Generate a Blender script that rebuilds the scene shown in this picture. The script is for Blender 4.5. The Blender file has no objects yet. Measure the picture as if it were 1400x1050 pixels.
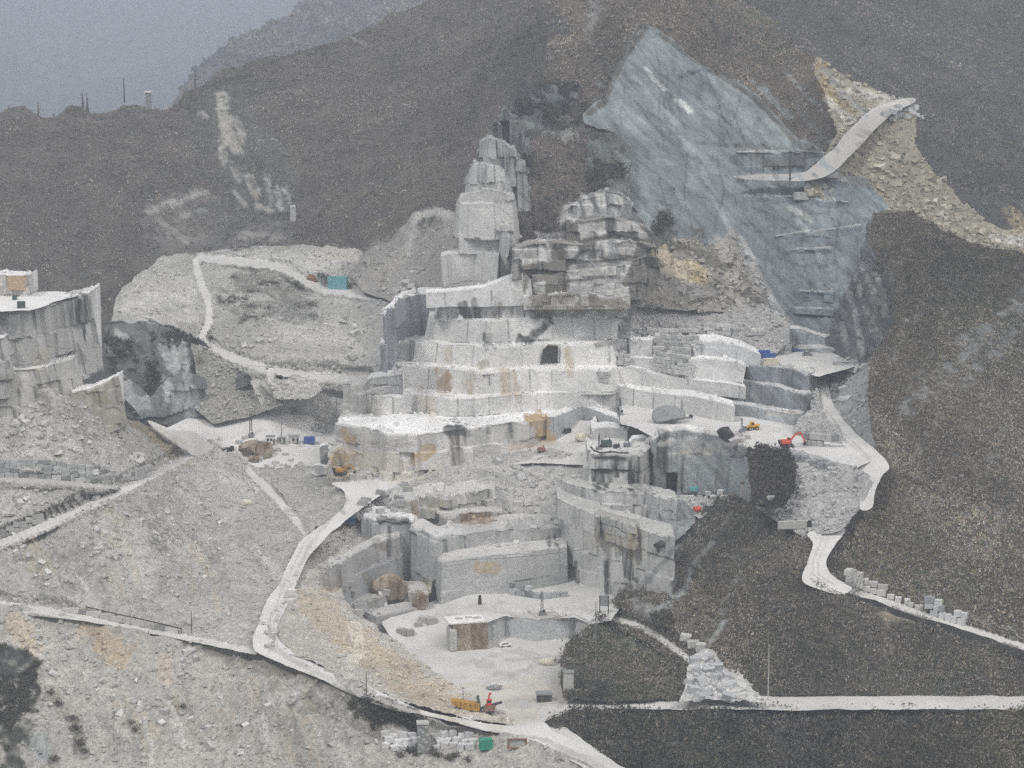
import bpy, math, random
import numpy as np
from mathutils import Vector, Matrix, Euler
from mathutils.bvhtree import BVHTree

random.seed(7)
RNG = np.random.default_rng(7)
S = bpy.context.scene
COL = S.collection
R = math.radians

# ------------------------------------------------------------------ camera, sky, sun, exposure
CZ = 300.0                      # eye height above the valley datum
FPX = 3200.0                    # focal length in photo pixels (1400 wide)
PITCH = R(10.0)
cam_d = bpy.data.cameras.new('camera')
cam_d.sensor_width = 36.0
cam_d.lens = 36.0 * FPX / 1400.0
cam_d.clip_start = 1.0
cam_d.clip_end = 20000.0
cam = bpy.data.objects.new('camera', cam_d)
COL.objects.link(cam)
cam.location = (0, 0, CZ)
cam.rotation_euler = (R(90) - PITCH, 0, 0)
S.camera = cam

SUN_ELEV, SUN_AZ = R(52), R(-48)      # high, veiled sun, a little to the left and behind the camera
W = bpy.data.worlds.new('World')
S.world = W
W.use_nodes = True
nt = W.node_tree
nt.nodes.clear()
sky = nt.nodes.new('ShaderNodeTexSky')
sky.sky_type = 'NISHITA'
sky.sun_disc = False
sky.sun_elevation = SUN_ELEV
sky.sun_rotation = R(180) + SUN_AZ
sky.dust_density = 6.0
sky.air_density = 1.0
hsv = nt.nodes.new('ShaderNodeHueSaturation')
hsv.inputs['Saturation'].default_value = 0.32      # cloud cover takes most of the blue out
bg = nt.nodes.new('ShaderNodeBackground')
bg.inputs['Strength'].default_value = 0.10
wo = nt.nodes.new('ShaderNodeOutputWorld')
nt.links.new(sky.outputs[0], hsv.inputs['Color'])
nt.links.new(hsv.outputs[0], bg.inputs['Color'])
nt.links.new(bg.outputs[0], wo.inputs['Surface'])

sun_d = bpy.data.lights.new('sun', 'SUN')
sun_d.energy = 1.5
sun_d.angle = R(11)
sun_d.color = (1.0, 0.97, 0.93)
sun = bpy.data.objects.new('sun', sun_d)
COL.objects.link(sun)
# light travels away from the sun: the sun stands behind-left of the camera
sd = Vector((math.sin(SUN_AZ) * math.cos(SUN_ELEV), -math.cos(SUN_AZ) * math.cos(SUN_ELEV), math.sin(SUN_ELEV)))
sun.rotation_euler = (-sd).to_track_quat('-Z', 'Y').to_euler()
sun.location = (0, 0, 900)

S.view_settings.view_transform = 'Standard'
S.view_settings.look = 'None'
S.view_settings.gamma = 1.0
S.view_settings.use_curve_mapping = False
S.view_settings.exposure = 0.36
S.cycles.max_bounces = 5
S.cycles.diffuse_bounces = 3
S.cycles.volume_bounces = 1
S.cycles.use_denoising = False
S.cycles.denoiser = 'OPENIMAGEDENOISE'

HAZE = 0.00019

# ------------------------------------------------------------------ photo pixel <-> world
CP, SP = math.cos(PITCH), math.sin(PITCH)
def rays(u, v):
    u = np.asarray(u, float); v = np.asarray(v, float)
    a = (u - 700.0) / FPX
    b = -(v - 525.0) / FPX
    return np.stack([a, CP + b * SP, -SP + b * CP], -1)
def PY(u, v, Y):
    d = rays(u, v)
    p = d * (np.asarray(Y, float) / d[..., 1])[..., None]
    p[..., 2] += CZ
    return p
def PZ(u, v, z):
    d = rays(u, v)
    p = d * (np.asarray(z, float) / d[..., 2])[..., None]
    p[..., 2] += CZ
    return p
def proj(p):
    x = p[..., 0]; y = p[..., 1]; z = p[..., 2] - CZ
    f = y * CP - z * SP
    h = y * SP + z * CP
    return 700.0 + FPX * x / f, 525.0 - FPX * h / f

# ------------------------------------------------------------------ noise
def _h(ix, iy, iz, seed):
    with np.errstate(over='ignore'):
        n = (ix.astype(np.int64) * 374761393 + iy.astype(np.int64) * 668265263 + iz.astype(np.int64) * 2147483647 + seed * 1274126177) & 0xffffffff
        n = ((n ^ (n >> 13)) * 1274126177) & 0xffffffff
        n = ((n ^ (n >> 16)) * 2246822519) & 0xffffffff
        n = n ^ (n >> 15)
    return (n & 0xffffff).astype(float) / float(0xffffff)
def vnoise(p, scale, seed=0):
    q = np.asarray(p, float) / scale
    i = np.floor(q); f = q - i
    f = f * f * (3 - 2 * f)
    ix, iy, iz = i[..., 0], i[..., 1], i[..., 2]
    r = 0
    for dx in (0, 1):
        wx = f[..., 0] if dx else 1 - f[..., 0]
        for dy in (0, 1):
            wy = f[..., 1] if dy else 1 - f[..., 1]
            for dz in (0, 1):
                wz = f[..., 2] if dz else 1 - f[..., 2]
                r = r + wx * wy * wz * _h(ix + dx, iy + dy, iz + dz, seed)
    return r * 2 - 1
def fbm(p, scale, octs=4, seed=0, gain=0.5):
    r = 0; a = 1.0; t = 0
    for k in range(octs):
        r = r + a * vnoise(p, scale / 2 ** k, seed + k * 17)
        t += a; a *= gain
    return r / t
def ridged(p, scale, octs=4, seed=0):
    r = 0; a = 1.0; t = 0
    for k in range(octs):
        r = r + a * (1 - 2 * np.abs(vnoise(p, scale / 2 ** k, seed + k * 31)))
        t += a; a *= 0.5
    return r / t
def sstep(a, b, x):
    t = np.clip((x - a) / (b - a), 0, 1)
    return t * t * (3 - 2 * t)

# ------------------------------------------------------------------ meshes
def mesh_np(name, V, T, mat, col=None, parent=None, smooth=False, kind=None, link=True):
    me = bpy.data.meshes.new(name)
    V = np.asarray(V, np.float32); T = np.asarray(T, np.int32)
    n = T.shape[1]
    me.vertices.add(len(V)); me.vertices.foreach_set('co', V.ravel())
    me.loops.add(T.size); me.loops.foreach_set('vertex_index', T.ravel())
    me.polygons.add(len(T))
    me.polygons.foreach_set('loop_start', np.arange(0, T.size, n, dtype=np.int32))
    me.polygons.foreach_set('loop_total', np.full(len(T), n, np.int32))
    me.polygons.foreach_set('use_smooth', np.full(len(T), bool(smooth)))
    if col is not None:
        a = me.attributes.new('Col', 'FLOAT_COLOR', 'POINT')
        c = np.ones((len(V), 4), np.float32)
        c[:, :col.shape[1]] = col
        a.data.foreach_set('color', c.ravel())
    me.update(calc_edges=True)
    me.materials.append(mat)
    o = bpy.data.objects.new(name, me)
    if link: COL.objects.link(o)
    if parent: o.parent = parent
    if kind: o['kind'] = kind
    return o
def tag(o, label=None, cat=None, group=None, kind=None):
    if label: o['label'] = label
    if cat: o['category'] = cat
    if group: o['group'] = group
    if kind: o['kind'] = kind
    return o

# ------------------------------------------------------------------ materials
class NB:
    """tiny node builder"""
    def __init__(s, name):
        s.m = bpy.data.materials.new(name); s.m.use_nodes = True
        s.t = s.m.node_tree; s.t.nodes.clear()
        s.out = s.t.nodes.new('ShaderNodeOutputMaterial')
        s.bsdf = s.t.nodes.new('ShaderNodeBsdfPrincipled')
        s.t.links.new(s.bsdf.outputs[0], s.out.inputs['Surface'])
        s.bsdf.inputs['Roughness'].default_value = 0.9
        s.bsdf.inputs['Specular IOR Level'].default_value = 0.2
    def n(s, typ, **kw):
        x = s.t.nodes.new(typ)
        for k, v in kw.items(): setattr(x, k, v)
        return x
    def l(s, a, b): s.t.links.new(a, b)
    def pos(s, sc=(1, 1, 1), obj=False):
        if obj:
            g = s.n('ShaderNodeTexCoord').outputs['Object']
        else:
            g = s.n('ShaderNodeNewGeometry').outputs['Position']
        mp = s.n('ShaderNodeMapping'); mp.inputs['Scale'].default_value = sc
        s.l(g, mp.inputs['Vector'])
        return mp.outputs[0]
    def noise(s, vec, scale, detail=4, rough=0.55):
        x = s.n('ShaderNodeTexNoise')
        x.inputs['Scale'].default_value = scale; x.inputs['Detail'].default_value = detail
        x.inputs['Roughness'].default_value = rough
        s.l(vec, x.inputs['Vector'])
        return x.outputs['Fac']
    def voro(s, vec, scale, feature='F1', out='Color', rnd=1.0):
        x = s.n('ShaderNodeTexVoronoi', feature=feature)
        x.inputs['Scale'].default_value = scale; x.inputs['Randomness'].default_value = rnd
        s.l(vec, x.inputs['Vector'])
        return x.outputs[out]
    def rng(s, fac, a, b, c, d, clamp=True):
        x = s.n('ShaderNodeMapRange'); x.clamp = clamp
        for k, v in zip(('From Min', 'From Max', 'To Min', 'To Max'), (a, b, c, d)): x.inputs[k].default_value = v
        s.l(fac, x.inputs['Value'])
        return x.outputs[0]
    def math(s, op, a, b):
        x = s.n('ShaderNodeMath', operation=op)
        for k, v in enumerate((a, b)):
            if isinstance(v, (int, float)): x.inputs[k].default_value = v
            else: s.l(v, x.inputs[k])
        return x.outputs[0]
    def mulc(s, colr, fac):
        x = s.n('ShaderNodeVectorMath', operation='SCALE')
        s.l(colr, x.inputs[0]); s.l(fac, x.inputs['Scale'])
        return x.outputs[0]
    def mixc(s, fac, a, b):
        x = s.n('ShaderNodeMix', data_type='RGBA')
        if isinstance(fac, (int, float)): x.inputs[0].default_value = fac
        else: s.l(fac, x.inputs[0])
        for k, v in ((6, a), (7, b)):
            if isinstance(v, tuple): x.inputs[k].default_value = v + (1,)
            else: s.l(v, x.inputs[k])
        return x.outputs[2]
    def bump(s, h, strength, dist):
        x = s.n('ShaderNodeBump'); x.inputs['Strength'].default_value = strength; x.inputs['Distance'].default_value = dist
        s.l(h, x.inputs['Height']); s.l(x.outputs[0], s.bsdf.inputs['Normal'])
    def fin(s, c):
        s.l(c, s.bsdf.inputs['Base Color']); return s.m
    def col(s):
        x = s.n('ShaderNodeAttribute'); x.attribute_name = 'Col'
        return x.outputs['Color'], x.outputs['Alpha']

def m_marble(name, streak=0.35, crack=0.45, tilt=None):
    b = NB(name); c, al = b.col(); p = b.pos()
    n1 = b.noise(p, 0.06, 5); n2 = b.noise(p, 0.9, 6, 0.7)
    f = b.math('MULTIPLY', b.rng(n1, .3, .7, .80, 1.12), b.rng(n2, .25, .75, .78, 1.16))
    c = b.mulc(c, f)
    # run-off streaks down the face; alpha of the attribute says how strongly this face is streaked
    st = b.noise(b.pos((0.55, 0.55, 0.035)), 1.0, 5, 0.65)
    sm = b.math('MULTIPLY', b.rng(st, .50, .72, 0, 1), b.math('MULTIPLY', al, streak))
    big = b.rng(b.noise(p, 0.11, 3), .42, .62, 0, 1)
    c = b.mixc(b.math('MULTIPLY', sm, big), c, (0.085, 0.088, 0.085))
    # joints of the rock
    v = b.voro(b.pos((0.10, 0.10, 0.16)), 1.0, 'DISTANCE_TO_EDGE', 'Distance')
    cr = b.rng(v, 0.0, 0.022, crack, 0.0)
    wob = b.rng(b.noise(p, 0.25, 3), .42, .6, 0, 1)
    c = b.mixc(b.math('MULTIPLY', cr, wob), c, (0.10, 0.10, 0.095))
    b.bump(n2, 0.5, 0.35)
    return b.fin(c)
def m_veined(name):
    b = NB(name); c, al = b.col(); p = b.pos()
    gp = b.n('ShaderNodeNewGeometry').outputs['Position']
    def dot(vec):
        x = b.n('ShaderNodeVectorMath', operation='DOT_PRODUCT'); b.l(gp, x.inputs[0]); x.inputs[1].default_value = vec
        return x.outputs['Value']
    cb = b.n('ShaderNodeCombineXYZ'); b.l(dot((.16, 0, .16)), cb.inputs[0]); b.l(dot((0, .05, 0)), cb.inputs[1]); b.l(dot((.018, 0, -.018)), cb.inputs[2])
    v = b.noise(cb.outputs[0], 1.0, 7, 0.68)
    n2 = b.noise(p, 0.7, 6, 0.7); n1 = b.noise(p, 0.05, 4)
    f = b.math('MULTIPLY', b.rng(v, .34, .66, .58, 1.42), b.rng(n2, .25, .75, .82, 1.18))
    f = b.math('MULTIPLY', f, b.rng(n1, .3, .7, .86, 1.14))
    c = b.mulc(c, f)
    st = b.noise(b.pos((0.4, 0.4, 0.03)), 1.0, 5, 0.65)
    c = b.mixc(b.math('MULTIPLY', b.rng(st, .54, .72, 0, 0.75), al), c, (0.045, 0.052, 0.055))
    b.bump(b.math('ADD', n2, v), 0.6, 0.5)
    return b.fin(c)
def m_scree(name, spk=1.0):
    b = NB(name); c, al = b.col(); p = b.pos()
    n1 = b.noise(p, 0.045, 5, 0.6)
    v1 = b.voro(p, 0.85); v2 = b.voro(p, 2.2)
    s1 = b.n('ShaderNodeSeparateColor'); b.l(v1, s1.inputs[0])
    s2 = b.n('ShaderNodeSeparateColor'); b.l(v2, s2.inputs[0])
    f = b.math('MULTIPLY', b.rng(n1, .3, .7, .80, 1.16), b.rng(s1.outputs[0], 0, 1, 1 - .16 * spk, 1 + .14 * spk))
    f = b.math('MULTIPLY', f, b.rng(s2.outputs[1], 0, 1, 1 - .16 * spk, 1 + .16 * spk))
    c = b.mulc(c, f)
    h = b.math('ADD', b.voro(p, 0.85, 'F1', 'Distance'), b.math('MULTIPLY', b.voro(p, 2.2, 'F1', 'Distance'), 0.4))
    b.bump(h, 0.6, 0.6)
    return b.fin(c)
def m_soil(name):
    b = NB(name); c, al = b.col(); p = b.pos()
    n1 = b.noise(p, 0.05, 5, 0.6); n2 = b.noise(p, 0.8, 5, 0.75)
    c = b.mulc(c, b.math('MULTIPLY', b.rng(n1, .3, .7, .7, 1.3), b.rng(n2, .25, .75, .55, 1.4)))
    b.bump(n2, 0.9, 1.0)
    return b.fin(c)
def m_dust(name):
    b = NB(name); c, al = b.col(); p = b.pos()
    n1 = b.noise(p, 0.09, 5, 0.6); n2 = b.noise(p, 1.4, 5, 0.7)
    c = b.mulc(c, b.math('MULTIPLY', b.rng(n1, .3, .7, .88, 1.08), b.rng(n2, .25, .75, .90, 1.08)))
    b.bump(n2, 0.35, 0.2)
    return b.fin(c)
def m_plain(name, rgb, rough=0.6, metal=0.0, wear=0.25, spec=0.3):
    b = NB(name); p = b.pos(obj=True)
    n = b.noise(p, 1.3, 5, 0.7)
    x = b.n('ShaderNodeRGB'); x.outputs[0].default_value = tuple(rgb) + (1,)
    c = b.mulc(x.outputs[0], b.rng(n, .3, .7, 1 - wear, 1 + wear))
    # grey quarry dust settled on it
    d = b.rng(b.noise(p, 0.6, 4), .5, .75, 0, wear)
    c = b.mixc(d, c, (0.42, 0.41, 0.39))
    b.bsdf.inputs['Roughness'].default_value = rough; b.bsdf.inputs['Metallic'].default_value = metal
    b.bsdf.inputs['Specular IOR Level'].default_value = spec
    return b.fin(c)
def m_attr(name, amt=0.35, scale=0.7):
    b = NB(name); c, al = b.col()
    n = b.noise(b.pos(), scale, 4, 0.7)
    return b.fin(b.mulc(c, b.rng(n, .25, .75, 1 - amt, 1 + amt)))
def m_block(name):
    """cut stone blocks: colour differs from block to block by object"""
    b = NB(name)
    oi = b.n('ShaderNodeObjectInfo')
    p = b.pos()
    n = b.noise(p, 0.9, 6, 0.7)
    c = b.mulc(oi.outputs['Color'], b.rng(n, .25, .75, .80, 1.16))
    b.bump(n, 0.5, 0.15)
    return b.fin(c)

M = {}
M['marble'] = m_marble('white_marble')
M['marble_streaked'] = m_marble('streaked_marble', 0.9, 0.6)
M['veined'] = m_veined('veined_grey_marble')
M['scree'] = m_scree('scree')
M['rock'] = m_marble('weathered_rock', 0.7, 0.5)
M['soil'] = m_soil('brown_undergrowth')
M['dust'] = m_dust('marble_dust')
M['stone'] = m_attr('loose_stone', 0.25, 1.2)
M['leaf'] = m_attr('scrub', 0.3, 0.4)
M['block'] = m_block('cut_marble_block')
for k, rgb, ro in (('red', (.55, .075, .045), .5), ('yellow', (.62, .33, .03), .5), ('ochre', (.40, .22, .03), .6), ('blue', (.03, .085, .30), .5), ('teal', (.12, .33, .36), .6),
                   ('green', (.03, .26, .17), .5), ('dark', (.030, .030, .032), .6), ('steel', (.16, .17, .18), .5), ('white', (.72, .72, .70), .5), ('cream', (.56, .53, .43), .6),
                   ('rust', (.22, .12, .07), .9), ('concrete', (.40, .40, .38), .9), ('grey', (.22, .23, .23), .8), ('tan', (.50, .30, .15), .9), ('ochreface', (.40, .29, .19), .9), ('wood', (.10, .08, .06), .9), ('rubber', (.02, .02, .02), .8), ('darkgreen', (.05, .08, .07), .7)):
    M[k] = m_plain(k, rgb, ro)
def m_brownrock():
    """weathered brown skin over pale marble"""
    b = NB('brown_weathered_rock'); p = b.pos(obj=True)
    n1 = b.noise(b.pos((.35, .35, .12), True), 1.0, 6, .7); n2 = b.noise(p, 1.3, 6, .75)
    c = b.mixc(b.rng(n1, .40, .62, 0, 1), (.40, .35, .28), (.17, .115, .075))
    c = b.mixc(b.rng(n2, .55, .75, 0, .8), c, (.09, .07, .055))
    b.bump(n2, 1.0, .6)
    return b.fin(c)
M['brownrock'] = m_brownrock()
def m_glass():
    b = NB('window_glass'); b.bsdf.inputs['Base Color'].default_value = (.02, .025, .03, 1); b.bsdf.inputs['Roughness'].default_value = 0.12
    b.bsdf.inputs['Specular IOR Level'].default_value = 0.5
    return b.m
M['glass'] = m_glass()
def m_voidrock():
    return m_plain('shaded_rock', (.06, .065, .065), .95)
M['inner'] = m_voidrock()

# ------------------------------------------------------------------ marks on the rock and ground: stains, algae, rust, pale dust
MARKS = []
def mark(pts, r, rgb, s=0.8, Y=None, poly=False, ragged=0.6, streak=None):
    MARKS.append((np.array(pts, float), float(r), np.array(rgb, float), s, Y, poly, ragged, streak))
def in_poly(u, v, poly):
    x = np.asarray(poly, float); n = len(x); ins = np.zeros(u.shape, bool)
    j = n - 1
    for i in range(n):
        xi, yi = x[i]; xj, yj = x[j]
        if yi != yj:
            c = ((yi > v) != (yj > v)) & (u < (xj - xi) * (v - yi) / (yj - yi) + xi)
            ins ^= c
        j = i
    return ins
def seg_dist(u, v, pts, closed=False, near=False):
    best = np.full(u.shape, 1e9); nu = u.copy(); nv = v.copy()
    n = len(pts)
    for i in range(n if closed else max(1, n - 1)):
        a = pts[i]; b = pts[(i + 1) % n] if n > 1 else pts[i]
        d = b - a; L = float(d @ d) or 1e-9
        t = np.clip(((u - a[0]) * d[0] + (v - a[1]) * d[1]) / L, 0, 1)
        qu = a[0] + t * d[0]; qv = a[1] + t * d[1]
        dd = np.hypot(u - qu, v - qv)
        m = dd < best
        best = np.where(m, dd, best)
        if near: nu = np.where(m, qu, nu); nv = np.where(m, qv, nv)
    return (best, nu, nv) if near else best
def paint(V, col):
    """col (N,4): rgb and streak strength; adds the listed marks where they lie"""
    u, v = proj(V)
    Y = V[:, 1]
    Vs = V * np.array([2.2, 2.2, .2])
    wus = fbm(Vs, 6.0, 4, 111); brs = 1.6 * fbm(Vs, 3.2, 3, 313)
    wu = 1.25 * fbm(V, 5.0, 4, 101, .6); wv = 1.25 * fbm(V, 5.0, 4, 207, .6); br = 1.3 * fbm(V, 2.6, 3, 303)
    lo_u, hi_u, lo_v, hi_v = u.min(), u.max(), v.min(), v.max()
    for pts, r, rgb, s, yr, poly, rag, streak in MARKS:
        e = r * 2 + 6
        if pts[:, 0].max() + e < lo_u or pts[:, 0].min() - e > hi_u or pts[:, 1].max() + e < lo_v or pts[:, 1].min() - e > hi_v: continue
        k = (u > pts[:, 0].min() - e) & (u < pts[:, 0].max() + e) & (v > pts[:, 1].min() - e) & (v < pts[:, 1].max() + e)
        if yr: k &= (Y > yr[0]) & (Y < yr[1])
        if not k.any(): continue
        ext = np.ptp(pts, axis=0)
        runny = (not poly) and yr is not None and ext[1] > 1.3 * ext[0] and r <= 11 and rgb.mean() < .36 and rag >= .6
        if runny: r = r * 1.5
        uu = u[k] + (wus if runny else wu)[k] * r * max(rag, .9 if runny else 0); vv = v[k] + (3.0 * wus if runny else wv)[k] * r * rag
        if poly:
            d = seg_dist(uu, vv, pts, True)
            ins = in_poly(uu, vv, pts)
            d = np.where(ins, -d, d)
            w = 1 - sstep(-r * .3, r * 0.3, d)
        else:
            w = 1 - sstep(r * 0.75, r * 1.1, seg_dist(uu, vv, pts))
        w = w * s * np.clip((.72 if runny else 1) + (brs if runny else br)[k] * rag, 0, 1.3)
        w = np.clip(w, 0, 1)[:, None]
        col[k, :3] = col[k, :3] * (1 - w) + rgb * w
        if streak is not None: col[k, 3:4] = col[k, 3:4] * (1 - w) + streak * w
    return col

# ------------------------------------------------------------------ terrain sheets
GROUND = []                                     # (verts, tris) for ray casts
SHEETS = {}
def tps(ctrl):
    c = np.array(ctrl, float)
    q = c[:, :2] / 500.0; w = 1000.0 / c[:, 2]
    n = len(c)
    d = np.hypot(q[:, None, 0] - q[None, :, 0], q[:, None, 1] - q[None, :, 1])
    K = np.where(d > 0, d * d * np.log(np.maximum(d, 1e-9)), 0)
    P_ = np.column_stack([np.ones(n), q])
    A = np.zeros((n + 3, n + 3)); A[:n, :n] = K + 1e-6 * np.eye(n); A[:n, n:] = P_; A[n:, :n] = P_.T
    sol = np.linalg.lstsq(A, np.concatenate([w, np.zeros(3)]), rcond=None)[0]
    def f(u, v):
        u = np.asarray(u, float) / 500.0; v = np.asarray(v, float) / 500.0
        sh = u.shape; u = u.ravel(); v = v.ravel()
        r = np.hypot(u[:, None] - q[None, :, 0], v[:, None] - q[None, :, 1])
        k = np.where(r > 0, r * r * np.log(np.maximum(r, 1e-9)), 0)
        w = k @ sol[:n] + sol[n] + sol[n + 1] * u + sol[n + 2] * v
        return (1000.0 / np.maximum(w, 0.08)).reshape(sh)
    return f
def planez(z):
    def f(u, v):
        d = rays(u, v)
        return z / d[..., 2] * d[..., 1]
    return f
def vnormals(V, T):
    n = np.zeros_like(V)
    fn = np.cross(V[T[:, 1]] - V[T[:, 0]], V[T[:, 2]] - V[T[:, 0]])
    for k in range(3): np.add.at(n, T[:, k], fn)
    return n / np.maximum(np.linalg.norm(n, axis=1, keepdims=True), 1e-9)
def sheet(name, poly, ctrl, mat, rgb, step=3.4, disp=(), jit=3.0, streak=0.5, smooth=True, kind='structure', vary=0.10, z=None, roads=()):
    """a piece of ground or rock whose outline and distances are surveyed from the photograph"""
    poly = np.array(poly, float)
    f = planez(z) if z is not None else tps(ctrl)
    lo = poly.min(0) - step; hi = poly.max(0) + step
    nu = int((hi[0] - lo[0]) / step) + 2; nv = int((hi[1] - lo[1]) / step) + 2
    gu, gv = np.meshgrid(lo[0] + np.arange(nu) * step, lo[1] + np.arange(nv) * step)
    cu = (gu[:-1, :-1] + step / 2).ravel(); cv = (gv[:-1, :-1] + step / 2).ravel()
    # ragged natural outline: warp the test position
    def warp(u, v):
        q = np.stack([u, v, np.full_like(u, 3.3)], -1)
        return u + jit * fbm(q, 26.0, 4, 11), v + jit * fbm(q, 26.0, 4, 57)
    wu, wv = warp(cu, cv)
    keep = in_poly(wu, wv, poly).reshape(nv - 1, nu - 1)
    idx = np.arange(nu * nv).reshape(nv, nu)
    a = idx[:-1, :-1][keep]; b = idx[:-1, 1:][keep]; c = idx[1:, 1:][keep]; d = idx[1:, :-1][keep]
    used = np.unique(np.concatenate([a, b, c, d]))
    cnt = np.bincount(np.concatenate([a, b, c, d]), minlength=nu * nv)
    mp = np.full(nu * nv, -1); mp[used] = np.arange(len(used))
    u = gu.ravel()[used].copy(); v = gv.ravel()[used].copy()
    edge = cnt[used] < 4
    if edge.any():
        eu, ev = u[edge], v[edge]
        wu, wv = warp(eu, ev)
        _, nu_, nv_ = seg_dist(wu, wv, poly, True, True)
        du = np.clip(nu_ - wu, -step, step); dv = np.clip(nv_ - wv, -step, step)
        u[edge] = eu + du; v[edge] = ev + dv
    V = PY(u, v, f(u, v))
    a, b, c, d = mp[a], mp[b], mp[c], mp[d]
    T = np.concatenate([np.stack([a, d, c], -1), np.stack([a, c, b], -1)])
    N = vnormals(V, T)
    if disp:
        h = 0
        for kind_, amp, sc in disp:
            if kind_ == 'f': h = h + amp * fbm(V, sc, 4, int(sc * 7) + 1)
            elif kind_ == 'r': h = h + amp * ridged(V, sc, 4, int(sc * 5) + 2)
            elif kind_ == 'g':                      # gullies running down the slope
                q = V * np.array([1, 0.25, 0.12]); h = h + amp * fbm(q, sc, 4, int(sc * 3) + 5)
            elif kind_ == 'd':                      # bedding planes dipping to the right
                q = np.stack([(V[:, 0] + V[:, 2]) * .7, V[:, 1] * .3, (V[:, 0] - V[:, 2]) * .1], -1); h = h + amp * ridged(q, sc, 4, int(sc * 3) + 8)
            elif kind_ == 'b':                      # broken blocks
                q = V / sc + 0.35 * np.stack([fbm(V, sc * 2, 2, 5), fbm(V, sc * 2, 2, 6), fbm(V, sc * 2, 2, 7)], -1)
                i = np.floor(q); h = h + amp * (_h(i[:, 0], i[:, 1], i[:, 2], 9) * 2 - 1)
        V = V + N * np.asarray(h)[:, None]
    cc = np.ones((len(V), 4)); cc[:, :3] = np.array(rgb); cc[:, 3] = streak
    k = 1 + vary * fbm(V, 30.0, 4, 71)
    cc[:, :3] *= k[:, None]
    cc = paint(V, cc)
    # haul roads benched into the slope: level across, cut on the hill side, filled on the valley side
    onroad = np.zeros(len(V), bool)
    for rp, hw, rcol in roads:
        rp = np.array(rp, float)
        t = np.arange(len(rp)); tt = np.linspace(0, len(rp) - 1, (len(rp) - 1) * 10 + 1)
        q = np.stack([cr_interp(rp[:, 0], tt), cr_interp(rp[:, 1], tt)], -1)
        qz = PY(q[:, 0], q[:, 1], f(q[:, 0], q[:, 1]))[:, 2] - CZ
        hw_ = hw * (1 + .25 * fbm(V, 12.0, 3, 88))
        rd, qu_, qv_ = seg_dist(u, v, q, False, True)
        near = rd < hw_
        if not near.any(): continue
        # cut bank above the road, fill below it
        side = (~near) & (rd < hw * 3.2) & (np.abs(qv_ - v) > .6 * np.abs(qu_ - u)) & ~onroad
        if side.any():
            dd = np.hypot(qu_[side][:, None] - q[None, :, 0], qv_[side][:, None] - q[None, :, 1])
            zz = qz[dd.argmin(1)]
            up = v[side] < qv_[side]
            Yi = planez(1.0)(u[side], qv_[side] - hw_[side] * .95) * zz; Yo = planez(1.0)(u[side], qv_[side] + hw_[side] * .95) * zz
            Ys = V[side, 1]
            Yn = np.where(up, np.maximum(Ys, Yi + .25 * (qv_[side] - hw_[side] - v[side]).clip(0) * .3), np.minimum(Ys, Yo - .04 * (v[side] - qv_[side] - hw_[side]).clip(0)))
            V[side] = PY(u[side], v[side], Yn)
        dd = np.hypot(u[near][:, None] - q[None, :, 0], v[near][:, None] - q[None, :, 1])
        w = 1 / (dd + .5) ** 4; zz = (w * qz[None, :]).sum(1) / w.sum(1)
        V[near] = PZ(u[near], v[near], zz)
        V[near, 2] += .12 * fbm(V[near], 3.0, 2, 44)
        cc[near, :3] = np.array(rcol) * (1 + .09 * fbm(V[near], 10.0, 3, 45))[:, None]; cc[near, 3] = 0
        onroad |= near
    rt = onroad[T].all(1)
    if rt.any():
        us = np.unique(T[rt]); m2 = np.full(len(V), -1); m2[us] = np.arange(len(us))
        mesh_np('dirt_road', V[us], m2[T[rt]], M['dust'], cc[us], smooth=True, kind='structure')
    T_all, T = T, T[~rt]
    o = mesh_np(name, V, T, M[mat], cc, smooth=smooth, kind=kind)
    GROUND.append((V, T))
    SHEETS[name if name not in SHEETS else o.name] = dict(f=f, V=V, T=T, N=N, o=o, uv=(u, v))
    SHEETS[o.name] = dict(f=f, V=V, T=T, N=N, o=o, uv=(u, v), poly=poly)
    return o

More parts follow.
